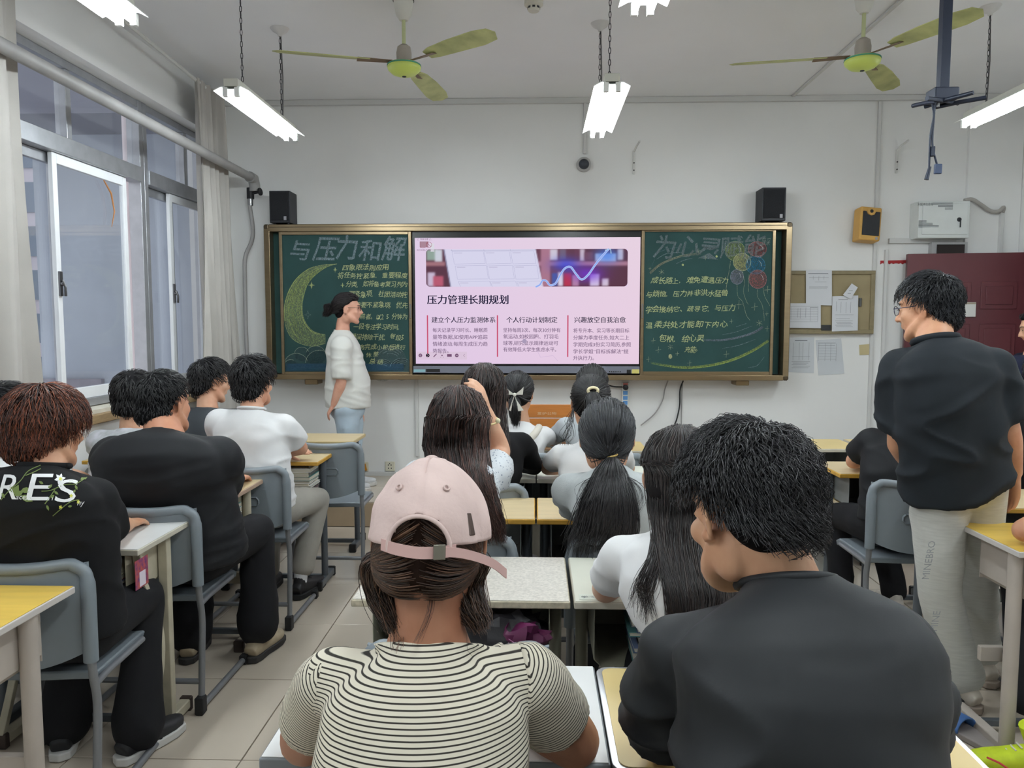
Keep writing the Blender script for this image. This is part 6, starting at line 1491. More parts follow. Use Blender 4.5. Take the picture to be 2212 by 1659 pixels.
# ---- woman in the foreground with a pink cap and a striped shirt
def cap(M, s, parent, loc):
    pink = mat('cap_pink', (214,190,184), .85, var=.10, vscale=9, bump=.10, bscale=120, spec=.2); pink2 = mat('cap_strap', (200,164,158), .8, var=.05)
    root = None; nu, nv = 96, 40; a, b_, c = .092*s, .111*s, .116*s
    vs_ = []; keep = {}
    def pt(i, j, off=0.):
        ph = 2*PI*i/nu; th_ = (PI/2*1.02)*(j/nv)
        x, y, z = math.sin(th_)*math.cos(ph), math.sin(th_)*math.sin(ph), math.cos(th_)
        seam = min(abs(((ph - PI/2) % (PI/3)) - q) for q in (0, PI/3)); d_ = -.0026*math.exp(-(seam*math.sin(th_)/.02)**2)
        w = .0022*math.sin(5*x+9*z+2) * math.sin(7*y+3*x) * (1 if j > 6 else 0)
        k = 1 + (d_+w+off)/.1
        sq = 1 + .05*math.sin(th_)**4
        return Vector((x*a*k*sq, y*b_*k*sq - .008*s, z*c*k + .022*s - .006*s*math.sin(th_)**2))
    mb = MB()
    for j in range(nv+1):
        for i in range(nu): mb.v.append(tuple(M @ pt(i, j)))
    def hole(i, j):
        x, y, z = pt(i+.5, j+.5); return y < 0 and (x/(.044*s))**2 + ((z-.022*s+.012*s)/(.047*s))**2 < 1 and z > .0
    for j in range(nv):
        for i in range(nu):
            if hole(i, j): continue
            if j == 0: mb.f.append((0*nu+i, nu+i, nu+(i+1) % nu)); mb.m.append(0); continue
            mb.f.append((j*nu+i, (j+1)*nu+i, (j+1)*nu+(i+1) % nu, j*nu+(i+1) % nu)); mb.m.append(0)
    e = empty('baseball_cap', loc, 0); 
    o = mb.build('cap', pink, parent, loc=loc, smooth=80); sd = o.modifiers.new('thick', 'SOLIDIFY'); sd.thickness = .003; sd.offset = -1
    bpy.data.objects.remove(e)
    MB().ell(M @ V(0,-.008*s,.135*s), (.011,.011,.006), 14, 8, R=M.to_3x3()).build('button', pink, o, loc=loc, smooth=60)
    sb = MB()   # arch binding
    arch = [(.045*s*math.cos(q), .047*s*math.sin(q)) for q in np.linspace(-.1, PI+.1, 26)]; P_ = []
    def cp(x, z, off=.0015):
        zz_ = (z + .010*s - .022*s + .022*s - .0)/c; xx = x/a; yy = -math.sqrt(max(.02, 1-xx*xx-((z-.010*s)/c)**2)); return M @ V(x*(1+.02), yy*b_*1.045 - .008*s - off, z+.008*s)
    sb.tube([cp(x, z) for x, z in arch], .0034, 8); sb.build('arch_binding', pink, o, loc=loc, smooth=60)
    # strap: a flat band from the left, through a buckle, tail to the right
    def band(p, w, th_, nm, m_):
        q = crs(p, 6); g = MB(); n = len(q); vv = []
        for i in range(n):
            cpt = Vector(q[i]); rad = Vector((cpt.x, cpt.y, 0)).normalized()
            for dz_, dr in ((-w/2, 0), (w/2, 0), (w/2, th_), (-w/2, th_)): vv.append(M @ (cpt + rad*dr + V(0,0,dz_)))
        g.add(vv, [(i*4+j, i*4+(j+1) % 4, i*4+4+(j+1) % 4, i*4+4+j) for i in range(n-1) for j in range(4)] + [(3,2,1,0), ((n-1)*4, (n-1)*4+1, (n-1)*4+2, (n-1)*4+3)]); return g.build(nm, m_, o, loc=loc, smooth=50)
    R_ = lambda d_, z, k=1.: (a*1.03*k*math.sin(math.radians(d_)), -b_*1.05*k*math.cos(math.radians(d_))-.008*s, z)
    band([R_(-36,.012), R_(-20,.008), R_(0,.004), R_(20,.004), R_(34,.006)], .017, .003, 'strap', pink2)
    band([R_(18,.004,1.03), R_(32,.0035,1.05), R_(48,-.004,1.13), R_(60,-.016,1.28), R_(67,-.032,1.42)], .014, .0025, 'strap_tail', pink2)
    g = MB(); vv = []
    for d_ in (14, 24):
        for dz_ in (-.011, .011):
            for k in (1.02, 1.075): vv.append(M @ V(*R_(d_, .005+dz_, k)))
    g.add(vv, [(0,1,3,2),(4,6,7,5),(0,4,5,1),(2,3,7,6),(0,2,6,4),(1,5,7,3)]); g.build('buckle', mat('buckle_metal', (128,124,112), .35, .8), o, loc=loc, bevel=.0015)
    g = MB(); vv = []
    for d_ in (48, 55):
        for z in (.024, .058):
            for k in (1.0, 1.045): vv.append(M @ V(*R_(d_, z*s, k*math.sqrt(max(.3, 1-(z/.112*.9)**2)))))
    g.add(vv, [(0,1,3,2),(4,6,7,5),(0,4,5,1),(2,3,7,6),(0,2,6,4),(1,5,7,3)]); g.build('metal_plate', mat('plate_bronze', (92,78,72), .35, .7), o, loc=loc, bevel=.003)
    for ph in (math.radians(-90-29), math.radians(-90+29)):
        th_ = math.radians(52); p = V(math.sin(th_)*math.cos(ph)*a, math.sin(th_)*math.sin(ph)*b_-.008*s, math.cos(th_)*c+.022*s); nn = V(p.x/a**2, p.y/b_**2, (p.z-.022*s)/c**2).normalized()
        u = nn.cross(V(0,0,1)).normalized(); w_ = nn.cross(u); MB().tube([M @ (p*1.0 + nn*.002 + (u*math.cos(q)+w_*math.sin(q))*.0042) for q in np.linspace(0, 2*PI, 13)], .0018, 6, cap=False).build('eyelet', pink, o, loc=loc, smooth=60)
    # stitching along the middle seam and the visor in front
    v_ = MB(); n = 18; rows = []
    for k in range(n+1):
        q = math.radians(28 + 124*k/n); r0 = 1.0
        for e_ in (1.0, 1.75): rows.append(M @ V(a*math.cos(q)*(1 if e_ == 1 else 1.05), b_*math.sin(q) + (.0 if e_ == 1 else .075*s*max(0, math.sin((q-.49)/(2.65-.49)*PI))**.7), .012*s - (0 if e_ == 1 else .012*s)))
    v_.add(rows, [(2*i, 2*i+1, 2*i+3, 2*i+2) for i in range(n)]); vo = v_.build('visor', pink, o, loc=loc, smooth=60); sd = vo.modifiers.new('thick', 'SOLIDIFY'); sd.thickness = .004
    return o
def fg_woman():
    N = at(925, 1388, 1.15); Hd = at(932, 1158, 1.20); pel = V(-.17, 1.09, .53)
    SL = at(722, 1478, 1.17); SR = at(1128, 1470, 1.17)
    t, M, loc, sk = person('foreground person in a pale pink cap and a striped t-shirt', N, Hd, pel, yaw=0, hyaw=-.03, hpitch=.22, hs=.96, sw=.145, fem=True, skin=(168,120,94), shirtm=STR,
        arms=[dict(S=SL, E=at(660, 1596, 1.28), W=V(-.24, 1.44, .79), k=1.25, sleeve=.70), dict(S=SR, E=at(1238, 1600, 1.28), W=V(-.10, 1.44, .79), k=1.3, sleeve=.62, sr=1.05)],
        srad=.063, tw=1.02, td=.95, voxel=.0045, svox=.006, fold=.0022, fscale=7, seed=4, sleeve_sep=True, neckr=.054, neckw=.092, spine=[N + V(0,0,.0), N + V(0,-.05,-.11), V(-.17,1.07,.80), pel],
        legs=seat_legs(pel), trousers=TROUB, shoes=dict(), slope=.0)
    hc = ((40,26,20),(104,72,52))
    sh = shell(M, .95, .010, hc[0], t, loc, lambda D: hmask(D, -.92, .5, -.45), .02, 3, 0)
    rs = np.random.RandomState(11); n = 1500
    # low bunches: from the nape and sides outwards to each side of the neck
    for sx, lv in ((-1, [((862,1190,1.16),.040,.04), ((832,1215,1.17),.036,.04), ((835,1260,1.18),.034,.035), ((848,1305,1.16),.028,.025), ((860,1345,1.14),.012,.01)]),
                   (1, [((985,1190,1.16),.038,.04), ((1012,1215,1.17),.032,.035), ((1002,1255,1.19),.026,.025), ((1010,1300,1.17),.024,.02), ((1034,1345,1.15),.010,.01)])):
        tail_hair(sh, t, loc, [(tuple(at(*p)), w, d_) for p, w, d_ in lv], 1300, 12, hc, .0009, 12+sx, .010, .0030, core=.72)
    D = dirs(n, rs, lambda D: sm(-D[:, 1], .1, .3)*sm(-D[:, 2], -.15, .1)*sm(D[:, 2], -.93, -.85), .3); K = []
    sg = np.sign(D[:, 0] + rs.normal(size=len(D))*.025)[:, None]
    for tt in np.linspace(0, 1, 5):
        d = D*(1-tt) + np.concatenate([sg*.95, np.full_like(sg, -.42), np.full_like(sg, -.62)], 1)*tt; K.append(on_head(M, .96, d, .013+.008*math.sin(PI*tt)))
    strand_mesh(catv(np.stack(K, 1), 10), .0010*rs.uniform(.6, 1.4, len(D)), ccol(len(D), hc[0], hc[1], rs, .5), sh, loc, tip=.8)
    # a thin loose lock down the neck
    K = np.array([[at(932, 1275, 1.12), at(930, 1320, 1.095), at(915, 1360, 1.085), at(900, 1388, 1.07)]]) + rs.normal(size=(14, 1, 3))*.0025; K = K*np.ones((14, 1, 1)); K[:, -1] += rs.normal(size=(14, 3))*.003
    strand_mesh(catv(K, 10), np.full(14, .00035), ccol(14, (60,36,28), (100,60,44), rs), sh, loc)
    cap(M @ Matrix.Translation((0,0,-.012)) @ Matrix.Rotation(math.radians(4), 4, 'X'), 1.0, t, loc)
    nb2 = MB(); return t
fg_woman()
# ---- second row: long-haired woman in white
def add(label, hx, htop, Y, sw=.165, hs=.97, fem=True, N=None, pelx=None, chairY=None, hp=.1, hy=0., nb=(0, -.035), **k):
    """seated figure from the head's pixel column and crown"""
    top = at(hx, htop, Y); Hd = Vector((top.x, Y, top.z - .118*hs - .012)); hd_y = Y
    if N is None: N = Vector((Hd.x, Y-.045, Hd.z-.165*hs))
    pel = V(N.x if pelx is None else pelx, (chairY if chairY is not None else Y-.14), .53)
    return Hd, Vector(N), pel
def row2():
    Hd, N, pel = add('', 1482, 922, 1.90, chairY=1.82); Hd.x -= .01; N = at(1462, 1140, 1.84); pel = V(.40, 1.76, .53)
    t, M, loc, sk = person('person in a white t-shirt with long straight dark hair, second row behind the foreground man', N, Hd, pel, yaw=-.12, hyaw=-.25, hpitch=.25, hs=.97, sw=.145, fem=True, skin=(216,176,150), shirtm=WHT,
        arms=[dict(S=at(1345, 1205, 1.86), E=at(1308, 1272, 2.02), W=V(.30, 2.24, .785), sleeve=.72, k=1.05), dict(E=V(.62, 2.08, .79), W=V(.42, 2.26, .785))],
        srad=.058, voxel=.006, svox=.008, fold=.003, seed=6, legs=seat_legs(pel), trousers=TROUB, shoes=dict(), spine=[N, N+V(0,-.06,-.10), V(.40,1.74,.82), pel], slope=.01)
    lv = [(at(1480,1000,1.89),.094,.112), (at(1482,1080,1.86),.082,.09), (at(1490,1180,1.76),.075,.035), (at(1500,1260,1.735),.070,.03), (at(1492,1325,1.72),.055,.02)]
    sh = ring_hair(M, .97, [(tuple(c), w, d) for c, w, d in lv], t, loc, 1700, 14, .018, ((20,17,18),(58,46,42)), .0011, 7, cov=1.75, endj=.02, jit=.004)
    rs = np.random.RandomState(5); K = []
    for k in range(90):
        u = rs.uniform(0, 1); K.append([at(1440-20*u, 1120, 1.79), at(1425-30*u, 1180, 1.775), at(1400-35*u+rs.normal()*6, 1240, 1.77), at(1375-30*u+40*rs.uniform(), 1290+rs.uniform(-20, 30), 1.765)])
    strand_mesh(push(catv(np.array([[tuple(p) for p in q] for q in K]), 14), t, loc, rs, .002, .012), np.full(90, .0008), ccol(90, (20,17,18), (50,40,38), rs), sh, loc)
row2()
# ---- third row: low ponytail in grey knit, and long hair with a raised hand
def row3():
    Hd, N, pel = add('', 1312, 867, 2.70, hs=1.0); N = at(1322, 1010, 2.62); pel = V(.30, 2.62, .53)
    t, M, loc, sk = person('person in a light grey knit top with a low ponytail in a gold band', N, Hd, pel, hyaw=-.1, hpitch=.15, hs=1.02, sw=.148, fem=True, shirtm=GREYK,
        arms=[dict(E=at(1245, 1100, 2.86), W=V(.16, 3.02, .785), sleeve=.95), dict(E=V(.56, 2.86, .79), W=V(.40, 3.05, .785), sleeve=.95)],
        srad=.064, voxel=.007, svox=.010, fold=.004, seed=8, legs=seat_legs(pel), trousers=TROUB, shoes=dict(), spine=[N, N+V(0,-.06,-.10), V(.30,2.58,.82), pel], slope=.01)
    sh = tied_hair(M, 1.04, t, loc, (.05,-.75,-.62), 1500, .016, ((15,15,18),(46,48,54)), .0013, 9)
    tie = at(1322, 985, 2.575)
    tail_hair(sh, t, loc, [(tuple(tie), .014, .014), (tuple(at(1318,1020,2.53)), .045, .03), (tuple(at(1312,1080,2.50)), .085, .035), (tuple(at(1305,1135,2.48)), .10, .035), (tuple(at(1290,1180,2.47)), .10, .03)], 1100, 13, ((15,15,17),(44,40,42)), .0012, 10, .035, .006, core=.62)
    MB().tube([tie + V(.017*math.cos(q), .017*math.sin(q)*.7, .006*math.cos(q)) for q in np.linspace(0, 2*PI, 17)], .004, 8, cap=False).build('hair_band', mat('band_gold', (190,160,90), .5), t, loc=loc, smooth=60)
    rs = np.random.RandomState(6); K = []
    for k in range(46):
        s_ = 1 if k % 2 else -1; u = rs.uniform(.4, 1)
        K.append([tuple(at(1318, 1015, 2.52)), tuple(at(1318+s_*60*u, 1040, 2.50)), tuple(at(1318+s_*78*u, 1075+10*rs.normal(), 2.50)), tuple(at(1318+s_*50*u, 1100+12*rs.normal(), 2.49))])
    strand_mesh(push(catv(np.array(K), 14), t, loc, rs, .002, .02), np.full(46, .0007), ccol(46, (15,15,17), (44,40,42), rs), sh, loc)
    Hd, N, pel = add('', 990, 838, 2.66, hs=1.0); N = at(992, 985, 2.60); pel = V(-.28, 2.62, .53)
    E_ = at(1082, 975, 2.78); W_ = at(1052, 893, 2.74)
    t, M, loc, sk = person('person in a floral blouse with very long brown hair, hand on the head', N, Hd, pel, hyaw=.1, hpitch=.1, hs=1.03, sw=.14, fem=True, shirtm=FLO, skin=(222,178,148),
        arms=[dict(E=V(-.50, 2.84, .79), W=V(-.40, 3.02, .785)), dict(S=at(1062, 1030, 2.62), E=E_, W=W_, d=tuple(at(1030, 832, 2.66)-W_), n=(.75, -.5, .4), curl=.75, th=1, sleeve=.55, sr=1.1, k=1.0, hs=1.0)],
        srad=.062, voxel=.006, svox=.009, fold=.006, fscale=14, seed=9, legs=seat_legs(pel), trousers=cloth('skirt_floral_blue', (176,192,204), .85, .2), spine=[N, N+V(0,-.06,-.10), V(-.28,2.58,.82), pel])
    lv = [(at(990,900,2.65),.100,.120), (at(985,960,2.62),.104,.10), (at(1005,1030,2.54),.085,.05), (at(1030,1090,2.47),.065,.035), (at(1060,1150,2.46),.040,.02)]
    ring_hair(M, 1.03, [(tuple(c), w, d) for c, w, d in lv], t, loc, 1700, 15, .02, ((26,19,18),(88,54,44)), .0013, 12, cov=1.9, endj=.035, jit=.005)
    wr = W_ + (E_-W_)*.18
    MB().tube([wr + V(.03*math.cos(q), .026*math.sin(q), .012*math.sin(q)) for q in np.linspace(0, 2*PI, 17)], .0035, 8, cap=False).build('bracelet', mat('bracelet_beads', (226,206,150), .4), t, loc=loc, smooth=60)
    g = MB().ell(wr + V(.03,-.012,.0), (.010,.008,.010), 12, 8); g.build('bracelet_bead', mat('bead_cream', (232,228,190), .4), t, loc=loc, smooth=60)
row3()
# ---- fourth and fifth rows
def row45():
    Hd, N, pel = add('', 1277, 812, 3.52, hs=.97); pel = V(.26, 3.44, .53)
    t, M, loc, sk = person('person in a white t-shirt with a high ponytail tied by a cream band, fourth row', N, Hd, pel, hyaw=-.1, hpitch=.1, hs=.98, sw=.135, fem=True, shirtm=WHT, arms=desk_arms(N, 0, .135, .24, fem=True),
        srad=.056, voxel=.008, svox=.011, fold=.005, seed=13, legs=seat_legs(pel), trousers=TROUB, shoes=dict())
    sh = tied_hair(M, 1.0, t, loc, (.0,-.99,.12), 800, .016, H1, .0016, 14); tie = at(1281, 846, 3.40)
    MB().tube([tie + V(.022*math.cos(q), -.0, .014*math.sin(q)+.004) for q in np.linspace(0, 2*PI, 17)], .007, 8, cap=False).build('hair_band', mat('band_cream', (228,216,176), .6), t, loc=loc, smooth=60)
    tail_hair(sh, t, loc, [(tuple(tie), .02, .02), (tuple(at(1284,872,3.36)), .035, .03), (tuple(at(1290,920,3.35)), .032, .03), (tuple(at(1283,960,3.35)), .02, .02), (tuple(at(1290,990,3.35)), .008, .01)], 450, 14, H1, .0016, 15, .02, .003)
    rs = np.random.RandomState(8); K = []
    for k in range(22):
        K.append([tuple(at(1240, 880, 3.44)), tuple(at(1232+4*rs.normal(), 910, 3.42)), tuple(at(1225+8*rs.normal(), 940, 3.40)), tuple(at(1215+10*rs.normal(), 962, 3.40))])
    strand_mesh(catv(np.array(K), 10), np.full(22, .0010), ccol(22, *H1, rs), sh, loc)
    Hd, N, pel = add('', 1045, 785, 3.55, hs=1.0); pel = V(-.24, 3.46, .53); N = N + V(.03, 0, 0)
    t, M, loc, sk = person('person in a black top with long straight dark hair in front of the display', N, Hd, pel, hyaw=.05, hpitch=.05, hs=1.0, sw=.145, fem=True, shirtm=BLK2, arms=desk_arms(N, 0, .145, .24, fem=True), long_sleeve=True,
        srad=.058, voxel=.008, svox=.011, fold=.005, seed=16, legs=seat_legs(pel), trousers=TROUB, shoes=dict())
    ring_hair(M, 1.0, [(tuple(at(1045,850,3.54)),.097,.115), (tuple(at(1046,900,3.50)),.09,.09), (tuple(at(1062,960,3.40)),.07,.035), (tuple(at(1070,1020,3.39)),.05,.02)], t, loc, 1000, 16, .018, H2, .0017, 17, cov=1.9, endj=.03)
    Hd, N, pel = add('', 1119, 803, 4.35, hs=.95); pel = V(-.12, 4.28, .53); N = N + V(.02, 0, 0)
    t, M, loc, sk = person('person in a white hooded top with a white bow in the hair, fifth row', N, Hd, pel, hyaw=.0, hpitch=.1, hs=.95, sw=.13, fem=True, shirtm=WHT, arms=desk_arms(N, 0, .13, .24, fem=True), long_sleeve=True,
        srad=.054, voxel=.009, svox=.012, fold=.006, seed=18, legs=seat_legs(pel), trousers=cloth('trouser_cream', (206,202,190)), shoes=dict(up=(220,220,220)))
    hd = MB(); hd.tube([Vector(p) for p in crs([tuple(N+V(-.10,.0,-.03)), tuple(N+V(-.07,-.09,-.06)), tuple(N+V(0,-.12,-.12)), tuple(N+V(.07,-.09,-.06)), tuple(N+V(.10,0,-.03))], 5)], .022, 10); hd.build('hood', cloth('hood_cream', (214,208,196)), t, loc=loc, smooth=80)
    sh = tied_hair(M, .98, t, loc, (-.1,-.95,-.28), 600, .016, H1, .0018, 19); tie = at(1112, 856, 4.24)
    tail_hair(sh, t, loc, [(tuple(tie), .018, .018), (tuple(at(1112,872,4.22)), .03, .025), (tuple(at(1113,895,4.21)), .028, .02), (tuple(at(1114,915,4.21)), .015, .01)], 260, 10, H1, .0018, 20, .015, .003)
    bow = MB()
    for sx in (-1, 1):
        c = [V(0,0,0), V(sx*.035,-.01,.028), V(sx*.05,-.012,.045), V(sx*.045,-.005,.0)]; bow.add([tie + V(0,-.03,.012) + q for q in c] + [tie + V(0,-.038,.012) + q for q in c], [(0,1,2,3),(7,6,5,4),(0,4,5,1),(1,5,6,2),(2,6,7,3),(3,7,4,0)])
        c = [V(0,0,0), V(sx*.012,-.01,-.03), V(sx*.04+.01,-.012,-.085), V(sx*.02,-.01,-.09)]; bow.add([tie + V(0,-.03,.012) + q for q in c] + [tie + V(0,-.036,.012) + q for q in c], [(0,1,2,3),(7,6,5,4),(0,4,5,1),(1,5,6,2),(2,6,7,3),(3,7,4,0)])
    bow.ell(tie + V(0,-.034,.012), (.010,.008,.010), 10, 8); bow.build('hair_bow', mat('bow_white', (224,222,212), .6), t, loc=loc)
    Hd, N, pel = add('', 1279, 788, 4.40, hs=.95); pel = V(.38, 4.30, .53); N = N + V(.0, 0, 0)
    t, M, loc, sk = person('person in a pale grey top almost hidden behind the high ponytail, fifth row', N, Hd, pel, hpitch=.05, hs=.95, sw=.15, fem=True, shirtm=cloth('cloth_pale_grey', (190,196,200)), arms=desk_arms(N, 0, .15, .24, fem=True),
        srad=.062, voxel=.009, svox=.012, fold=.005, seed=21, legs=seat_legs(pel), trousers=TROUB, shoes=dict())
    tied_hair(M, .98, t, loc, (0,-.9,-.4), 500, .016, H1, .0018, 22)
row45()
# ---- left column
def left_col():
    # red-brown haired man with printed back
    Hd = at(103, 930, 2.36); N = at(95, 1010, 2.29); pel = V(-1.50, 2.32, .54)
    R_ = (V(-1.62, 2.60, .52), V(-1.66, 2.56, .10), 20); L2 = (V(-1.41, 2.66, .53), V(-1.385, 2.54, .10), -20)
    t, M, loc, sk = person('person with reddish brown hair, black shirt printed with white letters and flowers', N, Hd, pel, yaw=-.12, hyaw=-.38, hpitch=.12, hs=1.03, sw=.19, skin=(206,160,128), shirtm=BLK2, slope=.01,
        arms=[dict(E=V(-1.78, 2.50, .80), W=V(-1.62, 2.68, .785)), dict(S=at(200, 1085, 2.30), E=at(232, 1150, 2.46), W=V(-1.46, 2.66, .785), sleeve=.86, k=1.05)], srad=.080, tw=1.05, td=1.05, voxel=.006, svox=.009, fold=.0035, fscale=8, seed=23,
        legs=[R_, L2], trousers=TROUB, shoes=dict(up=(30,30,34), sole=(206,204,200)), cuff=1.35, spine=[N, N+V(0,-.05,-.10), V(-1.50,2.30,.82), pel], collar=dict(r=.066, t=.010, dz=.006, tilt=.2))
    sh = short_hair(M, 1.05, t, loc, 3200, .085, .026, ((40,22,18),(150,80,50)), mask=lambda D: hmask(D, -.84, .42, -.12), r=.0012, lift=.25, seed=24, noise=.15, top=.35, crown=(0,-.15,.98))
    # print on the back
    so = [o for o in t.children if o.name.startswith('shirt')][0]; Yp_ = 2.1
    g = MB()
    def dr(v3, f, mi):
        v3, f = subdiv(v3, f, .02); p = drape((so, loc), v3, f, .003, ray(90, 1050).normalized()); g.add([tuple(q) for q in p], f, mi)
    Xw = lambda px: at(px, 1050, 2.1).x
    Zw = lambda py: at(90, py, 2.1).z
    for ch, xa_, xb_, ya_, yb2 in (('R', -8, 44, 1026, 1080), ('E', 54, 114, 1024, 1082), ('S', 116, 172, 1036, 1086)):
        v_, f_ = text_mesh(ch, 1.0, 0, 3); xs_ = [a for a, b in v_]; ys_ = [b for a, b in v_]; kx = (Xw(xb_)-Xw(xa_))/(max(xs_)-min(xs_)); ky = (Zw(ya_)-Zw(yb2))/(max(ys_)-min(ys_))
        dr([(Xw(xa_) + (a-min(xs_))*kx*.8 + (b-min(ys_))*ky*.3, Yp_, Zw(yb2)+(b-min(ys_))*ky) for a, b in v_], f_, 0)
    for s_, xa_, yb2, h_ in (('acer', 32, 1080, .022), ('a l', 100, 1082, .02), ('ny', 166, 1092, .022)):
        v_, f_ = text_mesh(s_, h_); dr([(Xw(xa_)+a+b*.3, Yp_, Zw(yb2)+b) for a, b in v_], f_, 0)
    def leaf(px, py, L_, a, mi):
        a = math.radians(a); c = [(0,0),(.3,.22),(.6,.24),(1,0),(.6,-.24),(.3,-.22)]; x0_, z0_ = Xw(px), Zw(py)
        dr([(x0_ + (x*math.cos(a)-y*math.sin(a))*L_*.0013, Yp_, z0_ + (x*math.sin(a)+y*math.cos(a))*L_*.0013) for x, y in c], [(0,1,2,3,4,5)], mi)
    for q in ((28,1070,26,60), (30,1072,24,25), (44,1072,30,-25), (44,1062,26,10), (26,1066,20,100), (2,1066,14,-60)): leaf(*q, 1)
    for q in ((95,1046,12,150), (105,1055,13,40), (118,1062,12,-40), (150,1043,12,20), (165,1048,12,-70), (178,1037,12,30), (186,1034,10,10), (100,1092,12,-70), (118,1070,12,220), (146,1095,10,10), (160,1066,10,60)): leaf(*q, 1)
    for k in range(6): leaf(132, 1035, 13, 60*k+10, 0)
    for c_ in ((155,1072), (170,1085), (130,1096), (133,1035)):
        for k in range(5): leaf(c_[0], c_[1], 5, 72*k, 2)
    def stem(pts):
        q = crs(pts, 4); n = len(q); vv = []
        for i in range(n): vv += [(Xw(q[i][0])-.0009, Yp_, Zw(q[i][1])+.0009), (Xw(q[i][0])+.0009, Yp_, Zw(q[i][1])-.0009)]
        dr(vv, [(2*i, 2*i+1, 2*i+3, 2*i+2) for i in range(n-1)], 1)
    for s_ in ([(0,1082),(20,1060),(44,1040),(62,1018),(90,1004)], [(56,1028),(75,1020),(90,1012)], [(90,1062),(110,1060),(140,1048),(165,1046),(185,1036),(197,1030)], [(112,1115),(130,1100),(150,1086),(170,1080)], [(96,1090),(104,1080),(120,1058)]): stem(s_)
    o = g.build('back_print', [mat('print_white', (226,226,226), .8), mat('print_leaf', (108,124,66), .8), mat('print_yellow', (206,206,80), .8)], so, loc=loc); tag(o, kind='stuff')
    # man at the left edge behind
    Hd = at(22, 905, 2.95); N = at(10, 985, 2.90); pel = V(-2.10, 2.80, .53); pel = V(N.x-.02, 2.80, .53)
    t, M, loc, sk = person('person in a white t-shirt at the left edge, behind the reddish haired one', N, Hd, pel, hyaw=-.1, hs=1.0, sw=.17, shirtm=WHT, skin=(200,156,126), arms=[dict(E=V(N.x-.22,3.05,.80), W=V(N.x-.1,3.2,.785)), dict(E=at(195,1035,2.98)+V(-.05,0,-.0), W=V(-1.86,3.16,.80), sleeve=.6)],
        srad=.072, voxel=.008, svox=.011, fold=.005, seed=30, legs=seat_legs(pel), trousers=TROUB, shoes=dict())
    short_hair(M, 1.02, t, loc, 700, .05, .02, H1, r=.0018, seed=31, mask=lambda D: hmask(D, -.84, .5, .05))
    # big man in black
    Hd = at(356, 872, 3.08); N = at(352, 934, 2.99); pel = V(-1.46, 3.04, .55)
    t, M, loc, sk = person('large seated person in plain black t-shirt and beige sneakers, left column', N, Hd, pel, yaw=-.05, hyaw=-.30, hpitch=.08, hs=1.06, sw=.215, fat=1.18, skin=(204,150,120), shirtm=BLK, neckr=.070,
        arms=[dict(E=V(-1.82, 3.28, .80), W=V(-1.62, 3.44, .785), k=1.2), dict(E=at(478, 1052, 3.22), W=V(-1.38, 3.46, .785), sleeve=.84, k=1.3, sr=1.05)], srad=.095, tw=1.16, td=1.14, voxel=.008, svox=.010, fold=.0025, slope=.035, fscale=8, seed=33,
        legs=[(V(-1.54, 3.42, .54), V(-1.55, 3.32, .12), 8), (V(-1.28, 3.44, .55), V(-1.25, 3.34, .15), -10)], trousers=TROUB, tr_r=1.18, cuff=1.25, shoes=dict(up=(176,160,134), sole=(38,36,36), sock=(150,150,146), trim=(206,190,160)), wear=(1.12,1.2), spine=[N, N+V(0,-.06,-.11), V(-1.47,3.0,.83), pel])
    short_hair(M, 1.08, t, loc, 1500, .028, .014, ((13,13,15),(36,36,38)), r=.0014, lift=.25, seed=34, mask=lambda D: hmask(D, -.84, .5, .04), noise=.05, top=.2)
    # patterned white shirt
    Hd = at(292, 862, 3.66); N = at(285, 925, 3.60); pel = V(N.x, 3.5, .53)
    m_ = cloth('cloth_marbled', (206,206,214), .85, .0, col2=(170,174,176), vscale=30)
    t, M, loc, sk = person('person in a white shirt with a grey marbled print, by the window', N, Hd, pel, hyaw=.1, hpitch=.1, hs=1.0, sw=.165, shirtm=m_, arms=desk_arms(N, 0, .165, .24), srad=.07, voxel=.008, svox=.011, fold=.004, seed=36, legs=seat_legs(pel), trousers=TROUB, shoes=dict())
    short_hair(M, 1.02, t, loc, 800, .055, .022, H1, r=.0018, lift=.4, seed=37, mask=lambda D: hmask(D, -.84, .5, .0), top=.3)
    # white tee man
    Hd = at(549, 828, 3.95); N = at(543, 884, 3.88); pel = V(-1.42, 3.84, .55); S1 = at(612, 925, 3.88)
    ra = dict(S=S1, E=at(650, 968, 4.04), W=at(590, 985, 4.18), n=(0,0,1), sleeve=.62, k=1.05, curl=.15); la = dict(E=V(-1.66, 4.05, .80), W=at(640, 986, 4.15)+V(-.08,0,0), d=tuple(at(700,985,4.18)-at(640,987,4.15)), n=(0,-.2,1), curl=.12, k=1., th=1)
    ra['W'].z = .79; la['W'].z = .80
    t, M, loc, sk = person('person in white t-shirt and grey trousers, forearms folded on the desk', N, Hd, pel, yaw=-.08, hyaw=-.22, hpitch=.05, hs=1.02, sw=.18, skin=(212,164,136), shirtm=WHT, arms=[la, ra],
        srad=.078, voxel=.006, svox=.010, fold=.005, seed=39, legs=[(V(-1.50, 4.24, .50), V(-1.50, 4.18, .14), 5), (V(-1.22, 4.22, .52), V(-1.285, 4.12, .17), -15)], trousers=LTG, shoes=dict(up=(34,32,34), sole=(26,26,28), sock=(224,224,226), trim=(60,58,58)), tw=1.0, wear=(1.08,1.15), neckr=.056,
        collar=dict(r=.066, t=.007, dz=.004, tilt=.2), tr_r=1.0)
    short_hair(M, 1.04, t, loc, 1100, .055, .022, H1, r=.0016, lift=.55, seed=40, mask=lambda D: hmask(D, -.84, .5, .05), top=.6)
    # glasses man by the curtain
    Hd = at(457, 826, 4.55); N = at(446, 880, 4.48); pel = V(-1.98, 4.35, .53); pel = V(N.x, 4.38, .53)
